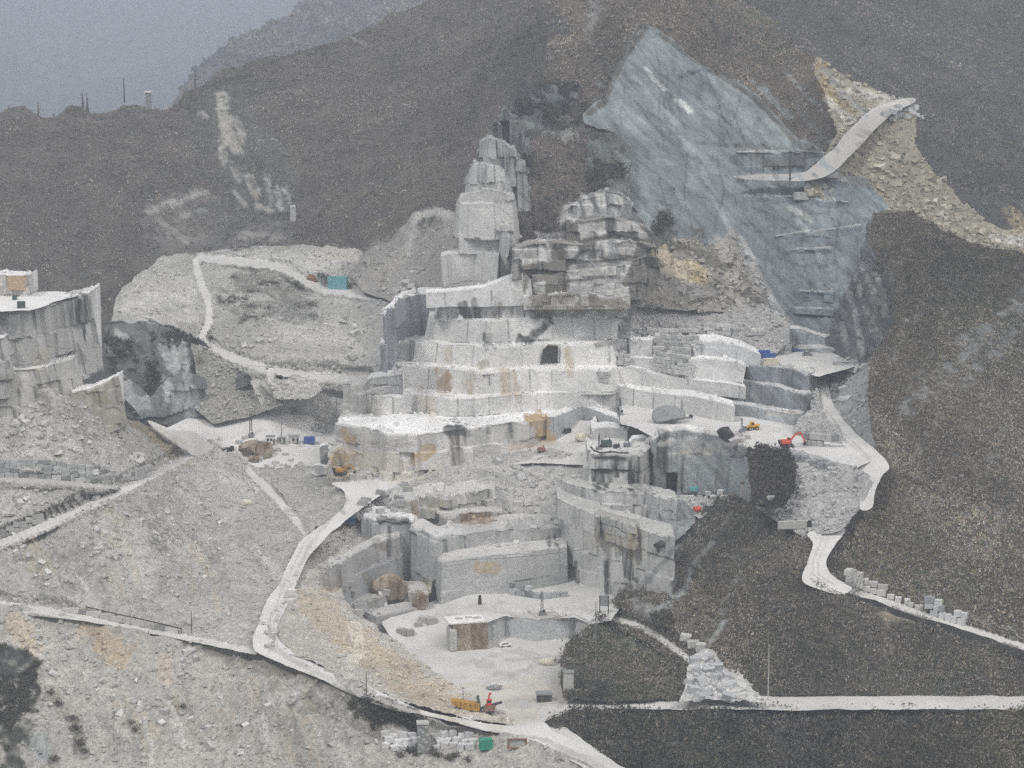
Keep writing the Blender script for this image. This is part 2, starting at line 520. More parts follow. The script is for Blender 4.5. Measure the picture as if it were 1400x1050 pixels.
def resample(P, step):
    P = np.asarray(P, float)
    L = np.linalg.norm(np.diff(P, axis=0), axis=1)
    out = []; cor = []
    for i in range(len(P) - 1):
        n = max(1, int(round(L[i] / step)))
        t = np.arange(n) / n
        out.append(P[i] + (P[i + 1] - P[i]) * t[:, None])
    out.append(P[-1:])
    return np.concatenate(out)
BT = []
def bench(name, top, ztop, zbase, back=12.0, mat='marble', rgb=(.62, .62, .605), top_rgb=(.74, .74, .73), batter=0.06, step=0.6,
          blk=(0.35, 5.0, 4.0), rough=0.18, streak=0.5, kind='structure', Yt=None, hole=None):
    """a quarry bench: the front edge of its top (photo pixels, known level), a sawn face down to zbase, the flat top running back"""
    top = np.array(top, float)
    zt = np.full(len(top), float(ztop)) if np.isscalar(ztop) else np.array(ztop, float)
    E = PZ(top[:, 0], top[:, 1], zt) if Yt is None else PY(top[:, 0], top[:, 1], np.broadcast_to(np.array(Yt, float), (len(top),)))
    E = resample(E, step)
    n = len(E)
    tang = np.gradient(E[:, :2], axis=0)
    tang /= np.maximum(np.linalg.norm(tang, axis=1, keepdims=True), 1e-9)
    # smooth normals a little so that corners stay sharp but continuous
    out = np.stack([tang[:, 1], -tang[:, 0]], -1)        # points to the right of travel: towards the camera when going left to right
    zb = CZ + (zbase if np.isscalar(zbase) else np.interp(np.arange(n), np.linspace(0, n - 1, len(zbase)), zbase))
    H = E[:, 2] - zb
    m = max(2, int(round(H.max() / step)))
    s = np.concatenate([[0], np.cumsum(np.linalg.norm(np.diff(E, axis=0), axis=1))])
    rows = []
    for k in range(m + 1):
        t = k / m
        p = E.copy(); p[:, 2] = E[:, 2] - H * t
        p[:, :2] += out * (batter * H * t)[:, None]
        rows.append(p)
    F = np.stack(rows)                                  # (m+1, n, 3)
    bw, bh = blk[1], blk[2]
    zz = F[..., 2]; ss = np.broadcast_to(s, zz.shape)
    sd_ = int(abs(E[0, 0] * 7 + E[0, 1] * 3)) % 9973
    # lifts: saw cuts at nearly constant levels; within a lift the face is broken into slabs of uneven width and slant
    rz = (E[0, 2] - zz) / bh + 0.10 * vnoise(F, 26.0, 3)
    r_ = np.floor(rz)
    off = _h(r_, r_ * 0, r_ * 0, 5 + sd_) * bw
    sx = (ss + off) / bw
    sx = sx + 0.42 * np.sin(sx * 2.1 + r_ * 1.7) * .7
    c_ = np.floor(sx); fx = sx - c_; fz = rz - r_
    hA = _h(c_, r_, r_ * 0, 1 + sd_); hB = _h(c_, r_, r_ * 0, 2 + sd_); hC = _h(c_, r_, r_ * 0, 3 + sd_)
    amp = blk[0] * (1.9 if blk[0] >= .2 else 1.0)
    d = amp * ((hA * 2 - 1) + 2.2 * (hB - .5) * (fx - .5) + 1.2 * (hC - .5) * (fz - .5)) + rough * fbm(F, 2.2, 3, 21) + 1.2 * rough * fbm(F, 13.0, 2, 22)
    big = np.floor(ss / (bw * 2.7) + _h(np.array([1.]), np.array([1.]), np.array([1.]), sd_))
    fb = ss / (bw * 2.7) + _h(np.array([1.]), np.array([1.]), np.array([1.]), sd_) - big
    d = d + amp * (1.6 * (_h(big, big * 0, big * 0, 7 + sd_) - .5) + 3.4 * (_h(big, big * 0, big * 0, 8 + sd_) - .5) * (fb - .5)) * np.minimum(1, zz * 0 + 1)
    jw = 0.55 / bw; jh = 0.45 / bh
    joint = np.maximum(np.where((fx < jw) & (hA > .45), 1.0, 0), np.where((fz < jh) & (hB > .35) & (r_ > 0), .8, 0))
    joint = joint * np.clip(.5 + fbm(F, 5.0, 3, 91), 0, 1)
    d = d - .25 * joint
    d[0] *= 0.7
    F[..., :2] += out[None] * d[..., None]
    F[0, :, 2] += 0.22 * fbm(F[0], 3.0, 3, 77) - 0.1 - (1.1 * np.clip(vnoise(F[0], 3.4, 79) + .35 * vnoise(F[0], 1.3, 80) - .25, 0, 1) if amp > .3 else 0)
    # top
    nb = max(2, int(back / 2.5))
    tops = []
    for k in range(1, nb + 1):
        p = F[0].copy(); p[:, 1] += back * k / nb; p[:, 2] = E[:, 2] + 0.18 * fbm(p, 4.0, 3, 78)
        tops.append(p)
    G = np.concatenate([np.stack(tops)[::-1], F])        # back rows first
    nr = len(G)
    V = G.reshape(-1, 3)
    idx = np.arange(nr * n).reshape(nr, n)
    a = idx[:-1, :-1].ravel(); b = idx[:-1, 1:].ravel(); c = idx[1:, 1:].ravel(); dd = idx[1:, :-1].ravel()
    T = np.concatenate([np.stack([a, dd, c], -1), np.stack([a, c, b], -1)])
    if hole is not None:                                # an opening cut into the face
        hu, hv = proj(V[T].mean(1))
        T = T[~(in_poly(hu, hv, hole) & (T.min(1) >= nb * n))]
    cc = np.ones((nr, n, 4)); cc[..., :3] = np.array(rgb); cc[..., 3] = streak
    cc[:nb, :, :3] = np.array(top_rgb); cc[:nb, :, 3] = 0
    tone = 1 + 0.16 * (hC - 0.5)
    cc[nb:, :, :3] *= tone[..., None]
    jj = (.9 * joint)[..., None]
    cc[nb:, :, :3] = cc[nb:, :, :3] * (1 - jj) + np.array((.085, .085, .08)) * jj  # joint lines between slabs, darkened further to paint in crevice shadow
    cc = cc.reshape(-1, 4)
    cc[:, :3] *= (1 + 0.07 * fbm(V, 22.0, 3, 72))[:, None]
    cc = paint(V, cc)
    kt = (T < (nb + 1) * n).all(1); nv_ = (nb + 1) * n
    BT.append((V[:nv_].copy(), T[kt], cc[:nv_].copy()))
    # close the two ends and the rear with a curtain so that the bench is a solid
    cur = []
    ring = [idx[nr - 1 - k, 0] for k in range(0)]
    Vb = V[idx[0]].copy(); Vb[:, 2] = zb
    base0 = len(V)
    V = np.concatenate([V, Vb])
    cc = np.concatenate([cc, cc[idx[0]]])
    bi = base0 + np.arange(n)
    q = np.stack([idx[0, 1:], idx[0, :-1], bi[:-1]], -1); q2 = np.stack([idx[0, 1:], bi[:-1], bi[1:]], -1)
    T = np.concatenate([T, q, q2])
    for col_, sgn in ((0, 1), (n - 1, -1)):
        ring = list(idx[:, col_])                         # from the back of the top, over the edge, down the face
        hub = bi[col_]
        for i in range(len(ring) - 1):
            tri = (hub, ring[i + 1], ring[i]) if sgn > 0 else (hub, ring[i], ring[i + 1])
            cur.append(tri)
    T = np.concatenate([T, np.array(cur)])
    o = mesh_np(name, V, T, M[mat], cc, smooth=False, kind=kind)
    GROUND.append((V, T))
    return o

def road(name, pts, w, on=None, z=None, rgb=(.49, .485, .46), fill=(.34, .335, .31), drop=9.0, lift=0.25, slope=0.95, mat='dust'):
    """a dirt road: inner edge surveyed on a slope, flat bed, embankment falling away on the valley side"""
    p = np.array(pts, float)
    if z is not None: E = PZ(p[:, 0], p[:, 1], np.array(z, float))
    else: E = PY(p[:, 0], p[:, 1], SHEETS[on]['f'](p[:, 0], p[:, 1]))
    E[:, 2] += lift
    # smooth curve through the surveyed points
    t = np.arange(len(E)); tt = np.linspace(0, len(E) - 1, (len(E) - 1) * 8 + 1)
    Q = np.stack([cr_interp(E[:, k], tt) for k in range(3)], -1)
    Q = resample(Q, 1.6)
    n = len(Q)
    tang = np.gradient(Q[:, :2], axis=0); tang /= np.maximum(np.linalg.norm(tang, axis=1, keepdims=True), 1e-9)
    out = np.stack([tang[:, 1], -tang[:, 0]], -1)
    ww = (np.interp(np.linspace(0, 1, n), np.linspace(0, 1, len(w)), w) if not np.isscalar(w) else np.full(n, float(w)))
    ww = ww * (1 + 0.16 * fbm(Q, 9.0, 3, 5))
    cols = []; cl = []
    for k, fr in enumerate((-0.08, 0.12, 0.3, 0.5, 0.7, 0.88, 1.0)):
        q = Q.copy(); q[:, :2] += out * (ww * fr)[:, None]
        q[:, 2] += 0.10 * fbm(q, 2.5, 3, 6) + (0.3 if fr < 0 else 0) + (0.25 * vnoise(q, 2.0, 8) if fr == 1.0 else 0)
        cols.append(q)
        g = 0.93 if fr in (0.3, 0.7) else 1.0
        cl.append(np.array(rgb) * g)
    for j in range(1, 5):
        dz = drop * j / 4
        q = Q.copy(); q[:, :2] += out * (ww + dz / slope)[:, None]
        q[:, 2] -= dz
        q += 0.35 * np.stack([fbm(q, 3.0, 3, 61), fbm(q, 3.0, 3, 62), fbm(q, 3.0, 3, 63)], -1)
        cols.append(q); cl.append(np.array(fill))
    G = np.stack(cols); nr = len(cols)
    V = G.reshape(-1, 3)
    cc = np.ones((nr, n, 4)); cc[..., :3] = np.array(cl)[:, None, :]; cc[..., 3] = 0.3
    cc = cc.reshape(-1, 4); cc[:, :3] *= (1 + 0.10 * fbm(V, 12.0, 4, 73))[:, None]
    cc = paint(V, cc)
    idx = np.arange(nr * n).reshape(nr, n)
    a = idx[:-1, :-1].ravel(); b = idx[:-1, 1:].ravel(); c = idx[1:, 1:].ravel(); dd = idx[1:, :-1].ravel()
    T = np.concatenate([np.stack([a, dd, c], -1), np.stack([a, c, b], -1)])
    o = mesh_np(name, V, T, M[mat], cc, smooth=True, kind='structure')
    GROUND.append((V, T))
    return o
def cr_interp(y, tt):
    n = len(y); i = np.clip(np.floor(tt).astype(int), 0, n - 2); f = tt - i
    p0 = y[np.clip(i - 1, 0, n - 1)]; p1 = y[i]; p2 = y[i + 1]; p3 = y[np.clip(i + 2, 0, n - 1)]
    return 0.5 * (2 * p1 + (p2 - p0) * f + (2 * p0 - 5 * p1 + 4 * p2 - p3) * f * f + (3 * p1 - p0 - 3 * p2 + p3) * f ** 3)
# ================================================================== marks (stains, algae, rust, dust) surveyed from the photograph
RUST = (.31, .215, .14); OCHRE = (.40, .315, .205); DARKS = (.10, .10, .09); ALGAE = (.055, .057, .052); PALE = (.62, .61, .58); TANM = (.46, .40, .30)
BLUEG = (.20, .23, .25); BRUSH = (.085, .078, .066)
# rock face on the far left hill
# pyramid stains
P_ = (850, 935)
mark([(604, 512), (607, 530)], 9, RUST, .75, P_)
mark([(613, 515), (603, 524)], 6, (.33, .24, .16), .7, P_)
mark([(648, 515), (642, 526)], 7, (.40, .31, .20), .6, P_)
mark([(691, 510), (697, 534)], 10, OCHRE, .85, P_)
mark([(568, 543), (567, 560)], 3, DARKS, .6, P_)
mark([(580, 545), (590, 560)], 9, (.45, .36, .26), .55, P_)
mark([(632, 416), (637, 431)], 5, ALGAE, .85, P_)
mark([(650, 416), (653, 432)], 4, ALGAE, .85, P_)
mark([(683, 418), (679, 431)], 4, (.16, .15, .12), .7, P_)
mark([(735, 420), (845, 418)], 14, (.24, .22, .18), .75, (890, 960), ragged=1.2)
mark([(668, 462), (667, 472)], 5, ALGAE, .75, P_)
mark([(712, 462), (722, 466), (740, 450), (752, 440)], 6, ALGAE, .75, P_, ragged=1.0)
mark([(657, 500), (664, 498)], 6, (.28, .25, .17), .7, P_)
mark([(613, 478), (611, 490)], 6, (.45, .38, .28), .5, P_)
mark([(776, 478), (779, 508)], 4, (.40, .33, .20), .7, P_)
mark([(818, 472), (835, 468)], 6, DARKS, .55, P_)
mark([(700, 300), (706, 410)], 5, (.45, .45, .43), .4, (900, 960))
# platform face
mark([(622, 588), (628, 597)], 9, ALGAE, .95, (830, 900))
mark([(612, 588), (632, 587)], 7, ALGAE, .9, (830, 900))
mark([(621, 603), (624, 624)], 7, (.17, .15, .11), .8, (830, 900))
mark([(566, 628), (583, 620), (590, 614)], 10, (.42, .31, .19), .85, (830, 900))
mark([(735, 574), (742, 590), (748, 600)], 13, (.42, .32, .20), .95, (830, 905))
mark([(722, 573), (750, 574)], 6, (.42, .32, .20), .9, (830, 905))
mark([(668, 584), (668, 592)], 3, DARKS, .7, (830, 900))
mark([(696, 580), (696, 600)], 3, DARKS, .55, (830, 900))
mark([(640, 588), (641, 596)], 3, DARKS, .6, (830, 900))
mark([(470, 590), (480, 600)], 8, (.40, .30, .18), .7, (830, 900))
mark([(458, 625), (478, 618)], 12, (.42, .32, .19), .75, (830, 900))
mark([(462, 635), (470, 648)], 8, (.36, .25, .12), .75, (830, 900))
mark([(500, 625), (540, 640)], 16, (.50, .45, .36), .5, (830, 900))
mark([(540, 655), (575, 650), (600, 640)], 8, (.50, .46, .38), .4)
mark([(700, 612), (745, 606)], 5, (.52, .42, .33), .5)
# blocks right of the tower
Q_ = (915, 1000)
mark([(728, 370), (726, 400)], 7, (.16, .14, .11), .8, Q_)
mark([(737, 375), (760, 372)], 5, (.13, .12, .10), .8, Q_, ragged=1.2)
mark([(748, 385), (752, 405), (770, 390), (772, 404)], 6, (.16, .13, .10), .8, Q_, ragged=1.2)
mark([(760, 332), (766, 350)], 7, (.14, .13, .11), .85, Q_)
mark([(775, 312), (785, 322)], 9, (.15, .14, .12), .8, Q_)
mark([(800, 330), (835, 323), (875, 328)], 4, (.13, .12, .11), .85, Q_)
mark([(790, 350), (800, 335), (812, 332)], 3.5, (.12, .12, .11), .8, Q_)
mark([(820, 355), (840, 350), (868, 356)], 4, (.13, .12, .11), .85, Q_)
mark([(834, 260), (835, 322)], 4, (.10, .12, .12), .85, Q_)
mark([(836, 328), (838, 350)], 5, (.15, .17, .17), .6, Q_)
mark([(815, 362), (815, 398)], 6, (.13, .15, .15), .75, Q_, ragged=1.0)
mark([(838, 358), (840, 380)], 5, (.16, .17, .17), .6, Q_)
mark([(796, 360), (797, 375)], 3, DARKS, .6, Q_)
# central cliff streaks
C_ = (740, 850)
for pts, r in (([(818, 632), (818, 668)], 3), ([(826, 628), (830, 650), (828, 672)], 3.5), ([(838, 625), (842, 650)], 3), ([(846, 628), (856, 650)], 3), ([(820, 645), (850, 646)], 2),
               ([(815, 668), (822, 650)], 4), ([(861, 640), (862, 668)], 3), ([(866, 636), (868, 670)], 6), ([(812, 625), (860, 627)], 3), ([(835, 640), (828, 668)], 4),
               ([(844, 735), (846, 758)], 4), ([(860, 740), (862, 790)], 3), ([(856, 760), (857, 785)], 3.5), ([(870, 735), (875, 775)], 3), ([(830, 770), (831, 810)], 3), ([(788, 770), (789, 795)], 2.2),
               ([(759, 735), (760, 748)], 2), ([(750, 735), (751, 746)], 2.5)):
    mark([p for p in pts], r, ALGAE, .85, C_, ragged=0.9)
mark([(868, 735), (872, 760)], 8, (.42, .36, .24), .55, C_)
mark([(815, 735), (850, 745)], 12, (.50, .46, .36), .4, C_)
mark([(905, 592), (905, 640)], 4, ALGAE, .85, C_)
mark([(912, 592), (910, 640)], 3, ALGAE, .8, C_)
mark([(898, 650), (885, 672)], 8, (.14, .14, .13), .75, C_)
mark([(930, 655), (928, 670)], 4, DARKS, .6, C_)
# pit wall stains
mark([(655, 775), (680, 778)], 9, (.42, .34, .22), .7, (760, 800))
mark([(640, 710), (668, 708)], 9, (.24, .18, .12), .8, (770, 840), ragged=1.0)
mark([(463, 690), (470, 700)], 4, DARKS, .4)
mark([(520, 711), (555, 711)], 5, ALGAE, .85, (740, 830))
mark([(566, 690), (568, 702)], 6, (.26, .20, .14), .6)
mark([(590, 697), (600, 690)], 7, (.36, .31, .22), .5)
mark([(502, 788), (505, 798)], 4, (.20, .19, .10), .7, (700, 800))
mark([(588, 797), (586, 803)], 5, (.30, .28, .12), .7, (740, 800))
mark([(513, 742), (525, 748)], 6, (.22, .20, .17), .6, (700, 800))
mark([(532, 720), (533, 760)], 2.0, ALGAE, .8, (740, 800))
mark([(555, 755), (557, 800)], 1.8, ALGAE, .7, (740, 800))
# left cliff
LC_ = (790, 860)
mark([(108, 412), (112, 445)], 10, ALGAE, .85, LC_, ragged=1.0)
mark([(120, 415), (118, 440)], 6, (.12, .12, .11), .7, LC_)
mark([(105, 478), (110, 490)], 5, DARKS, .5, LC_)
mark([(60, 480), (55, 500)], 7, (.42, .36, .27), .5, LC_)
mark([(130, 540), (145, 550)], 9, (.25, .23, .16), .7, LC_)
mark([(0, 440), (15, 450)], 8, (.20, .21, .24), .6, LC_)
# blue mountain face
F_ = (940, 1120)
mark([(883, 95), (893, 107), (908, 122)], 3.5, (.46, .49, .49), .8, F_, ragged=.4)
mark([(925, 138), (933, 143), (943, 152)], 4.5, (.48, .51, .50), .85, F_, ragged=.4)
mark([(912, 128), (914, 160), (922, 190)], 6, (.085, .095, .095), .8, F_, ragged=1.0)
mark([(921, 70), (922, 100)], 2.5, (.10, .115, .12), .7, F_)
mark([(930, 105), (960, 95), (975, 100)], 3, (.10, .115, .12), .7, F_)
mark([(980, 95), (985, 115), (1005, 135)], 3, (.09, .10, .10), .7, F_, ragged=1.0)
mark([(957, 110), (955, 150), (968, 175)], 5, (.10, .11, .11), .6, F_, ragged=1.2)
mark([(985, 158), (987, 190)], 3.5, (.08, .09, .09), .7, F_)
mark([(1043, 140), (1037, 170), (1025, 195)], 3, (.09, .10, .10), .75, F_)
mark([(950, 195), (1010, 200), (1120, 205)], 3, (.08, .085, .08), .7, F_)
mark([(840, 100), (842, 130), (830, 140)], 5, (.12, .13, .13), .6, F_, ragged=1.2)
mark([(912, 200), (915, 260), (912, 310)], 3, (.12, .14, .145), .6, F_)
mark([(960, 230), (990, 300), (1040, 400), (1065, 430)], 4, (.34, .37, .37), .5, F_)
mark([(1012, 325), (1040, 380), (1068, 430)], 5, (.40, .41, .40), .65, F_)
mark([(1082, 185), (1083, 203)], 3, (.08, .09, .09), .7, F_)
mark([(1090, 300), (1105, 320), (1130, 318)], 4, (.36, .38, .38), .5, F_)
mark([(1080, 285), (1110, 300)], 5, (.34, .36, .33), .6, F_)
mark([(1110, 335), (1112, 395)], 4, (.13, .15, .16), .6, F_)
mark([(1128, 340), (1128, 395)], 3, (.12, .14, .15), .6, F_)
# brown hill pale gullies and dark evergreens
mark([(818, -10), (808, 25), (805, 45)], 7, (.30, .31, .31), .65, (1040, 1300), ragged=1.0)
mark([(760, 30), (775, 40)], 14, (.055, .062, .06), .7, (1040, 1400))
mark([(1040, 0), (1060, 30)], 12, (.17, .15, .12), .6, (1040, 1300))
mark([(700, 70), (690, 100)], 16, (.06, .07, .06), .5, (1000, 1500))
mark([(330, 110), (350, 130)], 12, (.055, .062, .06), .6, (1000, 1500))
mark([(720, 140), (750, 150)], 30, (.05, .06, .065), .75, (1000, 1300), ragged=1)
mark([(705, 165), (745, 180), (790, 185)], 4, (.22, .24, .24), .6, (1000, 1300))
mark([(780, 165), (775, 190)], 5, (.26, .28, .27), .5, (1000, 1300))
# scree colouring on the lower left
SL = (600, 780)
mark([(120, 850), (140, 870), (160, 900)], 20, (.42, .34, .24), .6, SL, ragged=1.0)
mark([(20, 850), (45, 890)], 14, (.44, .37, .27), .55, SL)
mark([(225, 905), (228, 925)], 12, (.42, .36, .29), .5, SL)
mark([(255, 880), (320, 905), (420, 930), (460, 945)], 9, (.24, .22, .19), .55, SL, ragged=1.0)
mark([(40, 750), (60, 780)], 16, (.42, .38, .29), .5, SL)
mark([(150, 700), (165, 712)], 9, (.36, .34, .26), .5, SL)
mark([(115, 780), (130, 800), (150, 830)], 7, (.30, .28, .23), .5, SL, ragged=1.0)
mark([(150, 785), (165, 815)], 7, (.42, .37, .28), .5, SL)
mark([(60, 800), (80, 815)], 8, (.28, .27, .23), .45, SL)
mark([(225, 725), (212, 745), (222, 750)], 5, (.10, .10, .09), .75, SL, ragged=1.0)
mark([(220, 790), (228, 810)], 6, (.22, .215, .19), .5, SL)
mark([(95, 970), (105, 1000), (112, 1040)], 7, (.12, .115, .09), .65, SL, ragged=1.2)
mark([(70, 940), (85, 975)], 6, (.20, .18, .14), .6, SL)
mark([(180, 990), (188, 1010)], 5, (.14, .14, .11), .6, SL)
mark([(240, 960), (250, 970)], 5, (.16, .15, .12), .5, SL)
mark([(72, 1040), (76, 1050)], 6, (.11, .105, .08), .7, SL)
GR = random.Random(21)
for k_ in range(34):
    x_ = GR.uniform(110, 500); y_ = GR.uniform(890, 990) + max(0, (x_ - 300) * .28); L_ = GR.uniform(20, 85); s_ = GR.uniform(.15, .6)
    mark([(x_, y_), (x_ + L_ * s_ * .6, y_ + L_ * .5), (x_ + L_ * s_, y_ + L_)], GR.uniform(2.5, 7), GR.choice([(.225, .22, .195), (.26, .25, .215), (.47, .46, .43), (.40, .36, .29)]), GR.uniform(.4, .75), SL, ragged=1.1)
for k_ in range(34):
    x_ = GR.uniform(20, 350); y_ = GR.uniform(690, 800); L_ = GR.uniform(20, 90); s_ = GR.uniform(.3, .9)
    if y_ < 745 - .45 * x_ + 15 or y_ + L_ > 850: continue
    mark([(x_, y_), (x_ + L_ * s_ * .6, y_ + L_ * .5), (x_ + L_ * s_, y_ + L_)], GR.uniform(2.5, 7), GR.choice([(.24, .235, .21), (.27, .26, .235), (.46, .45, .43), (.40, .365, .30)]), GR.uniform(.4, .75), SL, ragged=1.1)
mark([(430, 950), (470, 960), (520, 985)], 26, (.13, .125, .11), .6, SL, ragged=1.1)
mark([(390, 970), (400, 1010)], 14, (.26, .25, .22), .5, SL, ragged=1.1)
mark([(500, 968), (555, 985)], 20, (.06, .055, .045), .9, SL, ragged=.9)
mark([(10, 910), (30, 920), (20, 950)], 30, (.05, .055, .05), .95, SL, ragged=.9)
mark([(0, 980), (18, 1000), (15, 1050)], 20, (.06, .062, .055), .85, SL, ragged=.9)
mark([(50, 1010), (60, 1030)], 14, (.30, .32, .32), .7, SL)
# tan tip beside the bend
mark([(425, 825), (470, 870), (510, 895), (560, 935), (620, 965)], 22, (.42, .365, .275), .7, (600, 780), ragged=.8)
mark([(485, 855), (492, 890), (480, 905)], 9, (.56, .53, .46), .7, (600, 780))
mark([(620, 960), (680, 975), (740, 950)], 30, (.47, .43, .36), .55, (600, 720), ragged=.7)
mark([(440, 805), (465, 800)], 8, (.34, .29, .22), .5, (600, 800))
# middle scree colouring
mark([(180, 570), (215, 600), (255, 628)], 9, (.27, .23, .165), .85, (700, 880), ragged=.5)
mark([(175, 565), (250, 605)], 5, (.50, .46, .38), .4, (700, 880))
mark([(0, 520), (40, 530), (65, 550)], 10, (.26, .25, .22), .55, (700, 830), ragged=1.2)
mark([(60, 545), (62, 565)], 6, (.15, .15, .13), .6, (700, 830), ragged=1.2)
mark([(115, 590), (125, 620)], 6, (.24, .23, .19), .5, (700, 830), ragged=1.2)
mark([(340, 380), (380, 385), (410, 405)], 24, (.15, .15, .13), .75, (930, 1090), ragged=.9)
mark([(310, 410), (330, 425), (360, 430)], 16, (.16, .16, .14), .7, (930, 1090), ragged=1.0)
mark([(380, 425), (415, 430)], 18, (.15, .15, .14), .7, (930, 1090), ragged=.9)
mark([(300, 450), (330, 475), (370, 470)], 22, (.26, .255, .23), .5, (930, 1090), ragged=1.0)
mark([(480, 370), (520, 340), (580, 310)], 16, (.22, .215, .20), .6, (950, 1120), ragged=1.0)
mark([(490, 395), (520, 380), (560, 385), (590, 350)], 12, (.26, .25, .235), .5, (930, 1120), ragged=1.0)
mark([(440, 470), (480, 480), (520, 500)], 8, (.28, .275, .26), .4, (900, 1090), ragged=1.2)
mark([(250, 350), (280, 360)], 8, (.28, .27, .25), .5, (1000, 1150), ragged=1.2)
# rubble below the middle road
mark([(660, 650), (700, 655), (760, 650)], 10, (.25, .25, .24), .5, (790, 880), ragged=1.1)
mark([(700, 720), (750, 715), (765, 720)], 9, (.22, .225, .22), .5, (780, 870), ragged=1.0)
# rocks and scree under the blue face
RK = (925, 1010)
mark([(900, 345), (915, 370), (945, 370), (960, 378)], 14, (.50, .44, .33), .75, RK)
mark([(948, 368), (955, 380)], 7, (.42, .33, .16), .6, RK)
mark([(868, 365), (858, 395), (850, 405)], 9, (.13, .12, .10), .75, RK, ragged=1.0)
mark([(885, 335), (880, 360), (866, 380)], 8, (.18, .165, .14), .7, RK, ragged=1.0)
mark([(920, 335), (950, 345), (980, 360)], 8, (.12, .115, .10), .75, RK, ragged=.8)
mark([(900, 378), (930, 395), (980, 400)], 10, (.22, .215, .21), .6, RK, ragged=1.0)
mark([(1005, 400), (1030, 412), (1045, 412)], 7, (.14, .135, .12), .75, RK)
mark([(985, 330), (1000, 370), (1010, 410)], 10, (.42, .40, .37), .5, RK)
mark([(905, 295), (905, 320)], 14, (.07, .072, .066), .8, (930, 1100), ragged=.9)
mark([(955, 325), (965, 345)], 8, (.10, .10, .09), .7, (930, 1010), ragged=1.0)
# right-hand scree and rock streaks
mark([(1240, 560), (1280, 520), (1330, 470), (1400, 410)], 12, (.20, .205, .20), .75, (760, 920), ragged=1.6)
mark([(1300, 530), (1340, 500), (1400, 440)], 9, (.185, .19, .185), .75, (760, 920), ragged=1.6)
mark([(1262, 672), (1266, 700)], 4, (.26, .27, .26), .6, (700, 900))
mark([(1325, 638), (1360, 645)], 4, (.20, .17, .12), .6, (700, 900), ragged=1.2)
mark([(1200, 840), (1225, 845), (1250, 842)], 8, (.30, .27, .21), .6, (680, 730), ragged=1.2)
mark([(1215, 850), (1212, 900)], 5, (.28, .25, .20), .55, (660, 730), ragged=1.2)
mark([(1180, 905), (1184, 935)], 5, (.16, .15, .14), .6, (660, 730))
mark([(935, 810), (900, 835)], 4, (.30, .325, .32), .75, (690, 780), ragged=1.0)
mark([(990, 850), (970, 880), (955, 885)], 4, (.34, .36, .355), .85, (680, 780), ragged=.8)
mark([(880, 800), (905, 770), (940, 730)], 4, (.27, .285, .28), .75, (690, 800), ragged=1.0)
mark([(870, 825), (885, 835)], 9, (.34, .34, .33), .6, (690, 780), ragged=1.0)
mark([(940, 790), (945, 770), (975, 740)], 4, (.24, .25, .25), .5, (690, 800), ragged=1.0)
mark([(1185, 190), (1175, 230)], 7, (.15, .135, .105), .6, (980, 1100), ragged=1.0)
mark([(1215, 190), (1245, 240)], 5, (.15, .13, .10), .6, (980, 1100), ragged=1.0)
mark([(1150, 245), (1185, 250)], 7, (.09, .09, .09), .75, (950, 1100), ragged=.8)
mark([(1135, 130), (1170, 155)], 4, (.19, .155, .08), .8, (980, 1100), ragged=.6)
mark([(1130, 135), (1165, 170)], 6, (.55, .53, .47), .7, (980, 1100), ragged=.5)
mark([(1125, 95), (1128, 130)], 6, (.28, .20, .10), .6, (980, 1100))
mark([(1165, 125), (1200, 132), (1235, 140)], 7, (.50, .49, .45), .6, (980, 1100))
mark([(1385, 292), (1395, 310)], 8, (.40, .33, .20), .6, (900, 1600))
mark([(1360, 325), (1400, 330)], 8, (.55, .54, .51), .7, (900, 1100))

mark([(1148, 175), (1200, 145), (1232, 140)], 3, (.56, .55, .52), .5, (980, 1100))
for pts, r, c in (([(247, 480), (240, 468), (252, 510), (257, 530)], 9, (.42, .43, .42)), ([(222, 475), (238, 505)], 7, (.40, .41, .41)), ([(160, 455), (172, 462)], 5, (.38, .38, .37)), ([(222, 520), (232, 545)], 8, (.46, .47, .46)), ([(262, 535), (262, 570)], 8, (.44, .46, .46)), ([(248, 520), (243, 560)], 6, (.36, .38, .38)), ([(165, 545), (200, 550)], 10, (.38, .39, .39)), ([(152, 520), (175, 530)], 8, (.36, .36, .36))):
    mark(pts, r, c, .85, (880, 960), ragged=.9)
mark([(425, 825), (440, 850)], 1, (.4, .35, .25), .01)
mark([(665, 190), (690, 205), (700, 225)], 12, (.30, .32, .33), .75, (935, 975), ragged=.8)
mark([(690, 225), (700, 240), (712, 250)], 9, (.28, .30, .30), .7, (935, 975), ragged=.8)
HB = (1060, 1500)
for pg, r_, c_ in (([(285, 135), (300, 112), (325, 112), (345, 140), (352, 170), (385, 195), (402, 240), (404, 290), (380, 305), (345, 295), (320, 265), (298, 228), (288, 180)], 8, (.10, .104, .10)),
                   ([(190, 290), (225, 268), (262, 258), (300, 262), (330, 290), (398, 300), (400, 335), (330, 342), (200, 348)], 9, (.135, .13, .122)),
                   ([(262, 140), (285, 150), (290, 205), (272, 220), (262, 180)], 8, (.07, .075, .072))):
    mark(pg, r_, c_, .8, HB, poly=True, ragged=1.3)
